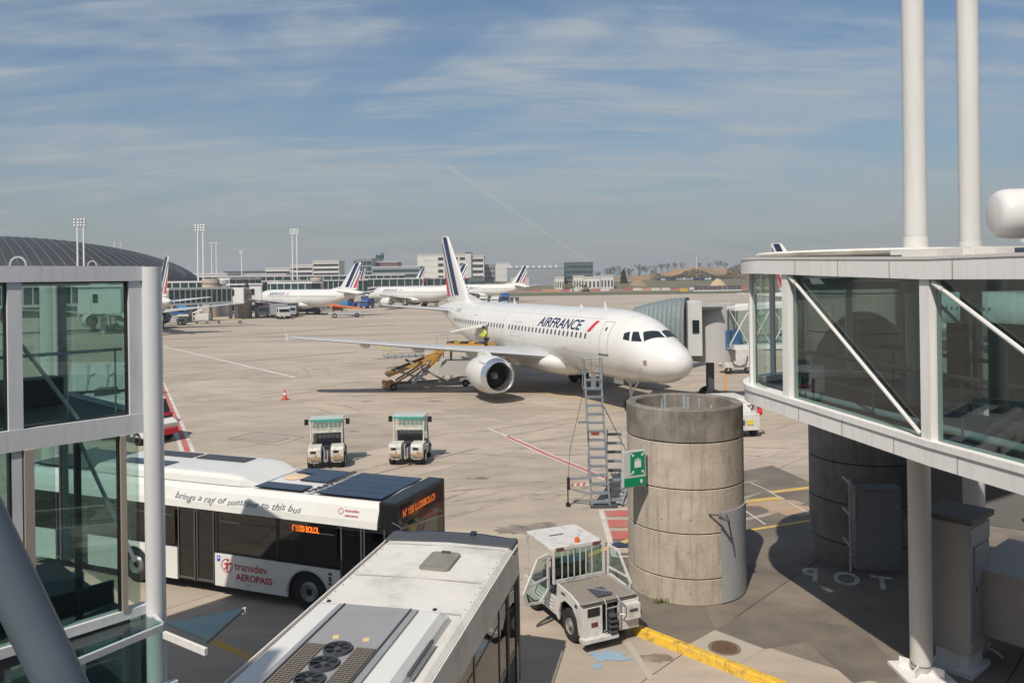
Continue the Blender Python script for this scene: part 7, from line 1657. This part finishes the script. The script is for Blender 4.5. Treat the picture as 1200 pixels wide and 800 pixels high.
truck('grey lorry tight under the first airliner fuselage', 342, 371, R(-80), STEELG, DKGREY, 6, 3.0, grp='service vehicles by the far airliners')
truck('dark blue catering truck between the first and second airliner', 430, 361, R(-100), BLUEV, BLUEV, 6, 2.8, grp='service vehicles by the far airliners')
truck('blue low truck under the first airliner tail', 408, 361, R(-20), BLUEV, SKYB, 5, 2.0, grp='service vehicles by the far airliners')
truck('grey lorry parked under the third airliner', 568, 357, R(-95), TWH, STEELG, 7, 2.8, grp='service vehicles by the far airliners')
truck('white lorry beside the navy container truck under the third airliner', 581, 357, R(-95), TWH, PANELG, 7, 2.6, grp='service vehicles by the far airliners')
truck('navy container truck under the tail of the third airliner', 592, 357, R(-92), BLUEV, BLUEV, 6, 3.4, grp='service vehicles by the far airliners')
truck('low dark loader near the far left airliner tail', 200, 381, R(0), DKGREY, STEELG, 7, 1.6, 2.2, True, 'service vehicles by the far airliners')
truck('cream pickup beside the blue conveyor at the left', 222, 375, R(10), mat('cream_paint', (.50, .48, .38), .5), mat('cream_paint', (.5, .48, .38)), 4.6, 2.0, 1.9, True, 'service vehicles by the far airliners')
truck('white van near the mobile stairs on the left', 262, 366, R(160), TWH, TWH, 5, 2.2, 2.0, False, 'service vehicles by the far airliners')
truck('dark tug close to the walkway end drum', 280, 367, R(200), DKGREY, DKGREY, 4.5, 2.6, 2.0, False, 'service vehicles by the far airliners')
p = at(405, 372); t = thing('belt_loader', 'orange and grey belt loader behind the first parked airliner tail', 'belt loader', p, R(8))
mb = MB(); mb.box((0, 0, .9), (7, 1.8, .5)); mb.build('chassis', STEELG, t); mb = MB(); mb.bar((-3.5, 0, 2.8), (3.2, 0, 1.9), 1.0, .3); mb.build('belt', ORANGE, t)
for x in (-2.2, 2.4): mb = MB(); wheel(mb, x, -.8, .5, .3, 14); mb.build('wheel', RUBBER, t)
p = at(215, 372); t = thing('belt_loader', 'bright blue conveyor loader slanting at the far left airliner', 'belt loader', p, R(-15))
mb = MB(); mb.bar((-4.5, 0, 4.4), (1.5, 0, 1.6), 2.4, .35); mb.build('belt_cover', SKYB, t); mb = MB(); mb.box((-1, 0, .9), (6, 2, .5)); mb.build('chassis', BLUEV, t)
for x in (-2.8, 1.2): mb = MB(); wheel(mb, x, -.9, .45, .3, 14); mb.build('wheel', RUBBER, t)
p = at(250, 370); t = thing('mobile_stairs', 'white mobile passenger stairs sloping beside the left walkway', 'mobile stairs', p, R(5))
mb = MB(); mb.bar((-4.5, -.8, .6), (3.2, -.8, 4.3), .12, .5); mb.bar((-4.5, .8, .6), (3.2, .8, 4.3), .12, .5); mb.build('handrail', WHITE, t)
for k in range(12): f = k/12; mb = MB(); mb.box((-4.3+7.2*f, 0, .5+3.5*f), (.5, 1.5, .10)); mb.build('step', STEELG, t)
mb = MB(); mb.box((1, 0, .7), (6, 1.8, .5)); mb.build('chassis', mat('maroon', (.1, .05, .06)), t)
for x in (-1.5, 3): mb = MB(); wheel(mb, x, -.8, .4, .3, 14); mb.build('wheel', RUBBER, t)
p = at(270, 379); t = thing('tow_bar_cart', 'low yellow grey cart in front of the left walkway', 'cart', p, R(0))
mb = MB(); mb.box((0, 0, .8), (5, 1.4, .15)); mb.build('deck', mat('cart_tan', (.35, .28, .14), .6), t)
for x in (-2, 2): mb = MB(); wheel(mb, x, -.5, .3, .2, 12); mb.build('wheel', RUBBER, t)

# more of the crowded stand on the left
def dolly(label, u, v, rz, cm):
    p = at(u, v); t = thing('baggage_cart', label, 'baggage cart', p, rz, 'baggage carts by the far stands')
    mb = MB(); mb.box((0, 0, .55), (3.0, 1.6, .12)); mb.build('deck', STEELG, t); mb = MB(); mb.box((0, 0, 1.25), (2.6, 1.4, 1.2)); mb.build('cover', cm, t, bevel=.1)
    for x in (-1, 1): mb = MB(); wheel(mb, x, -.6, .25, .18, 12); mb.build('wheel', RUBBER, t)
    mb = MB(); mb.tube([(1.5, 0, .5), (2.4, 0, .35)], .05, 6); mb.build('draw_bar', DKGREY, t)
for k, (u, v, r, cm, lab) in enumerate(((297, 366, .2, DKGREY, 'dark covered cart just right of the walkway end drum'), (317, 367, -.3, STEELG, 'grey covered cart at the nose of the first parked airliner'), (355, 368, .1, GREYW, 'grey cart under the wing root of the first parked airliner'), (366, 368, .1, BLUEV, 'blue cart right behind the grey one under the first airliner'), (449, 359, .4, STEELG, 'grey cart in front of the second airliner engine'), (478, 359, .2, DKGREY, 'dark cart under the second airliner fuselage'), (238, 379, .0, TWH, 'white cart left of the yellow grey cart'), (205, 372, .3, DKGREY, 'dark cart below the far left airliner wing'), (396, 366, .1, ORANGE, 'orange cart beside the orange belt loader'), (553, 355, .1, STEELG, 'grey cart close to the fin of the nearest airliner'), (603, 355, .2, DKGREY, 'dark cart behind the navy container truck'))):
    dolly(lab, u, v, r, cm)
truck('grey fuel lorry in front of the pale pier drums', 243, 364, R(175), STEELG, GREYW, 7, 2.8, grp='service vehicles by the far airliners')
truck('white high lift truck near the nearer walkway head', 290, 362, R(-70), TWH, PANELG, 6, 3.6, grp='service vehicles by the far airliners')
truck('dark van between the nearest fin and the second airliner', 505, 358, R(185), DKGREY, DKGREY, 5, 2.2, grp='service vehicles by the far airliners')
walkway('short low walkway crossing between the two left piers', aty(300, 345, 215), aty(372, 345, 200), 4.6, 7.6, 3, 9)
walkway('pale walkway stub above the pier drums', aty(262, 340, 190), aty(300, 340, 205), 6.0, 8.8, 3, 5)
# ------------------------------------------------------------------ thin haze over the whole field
mb = MB(); mb.box((0, 2900, 22), (8400, 6800, 46)); hm = bpy.data.materials.new('haze_air'); hm.use_nodes = True; hn = hm.node_tree.nodes; hn.clear()
ho = hn.new('ShaderNodeOutputMaterial'); hv = hn.new('ShaderNodeVolumePrincipled'); hv.inputs['Color'].default_value = (.86, .90, .95, 1); hv.inputs['Density'].default_value = .00035; hv.inputs['Anisotropy'].default_value = .2
hm.node_tree.links.new(hv.outputs[0], ho.inputs['Volume']); tag(mb.build('haze', hm), None, None, kind='stuff')
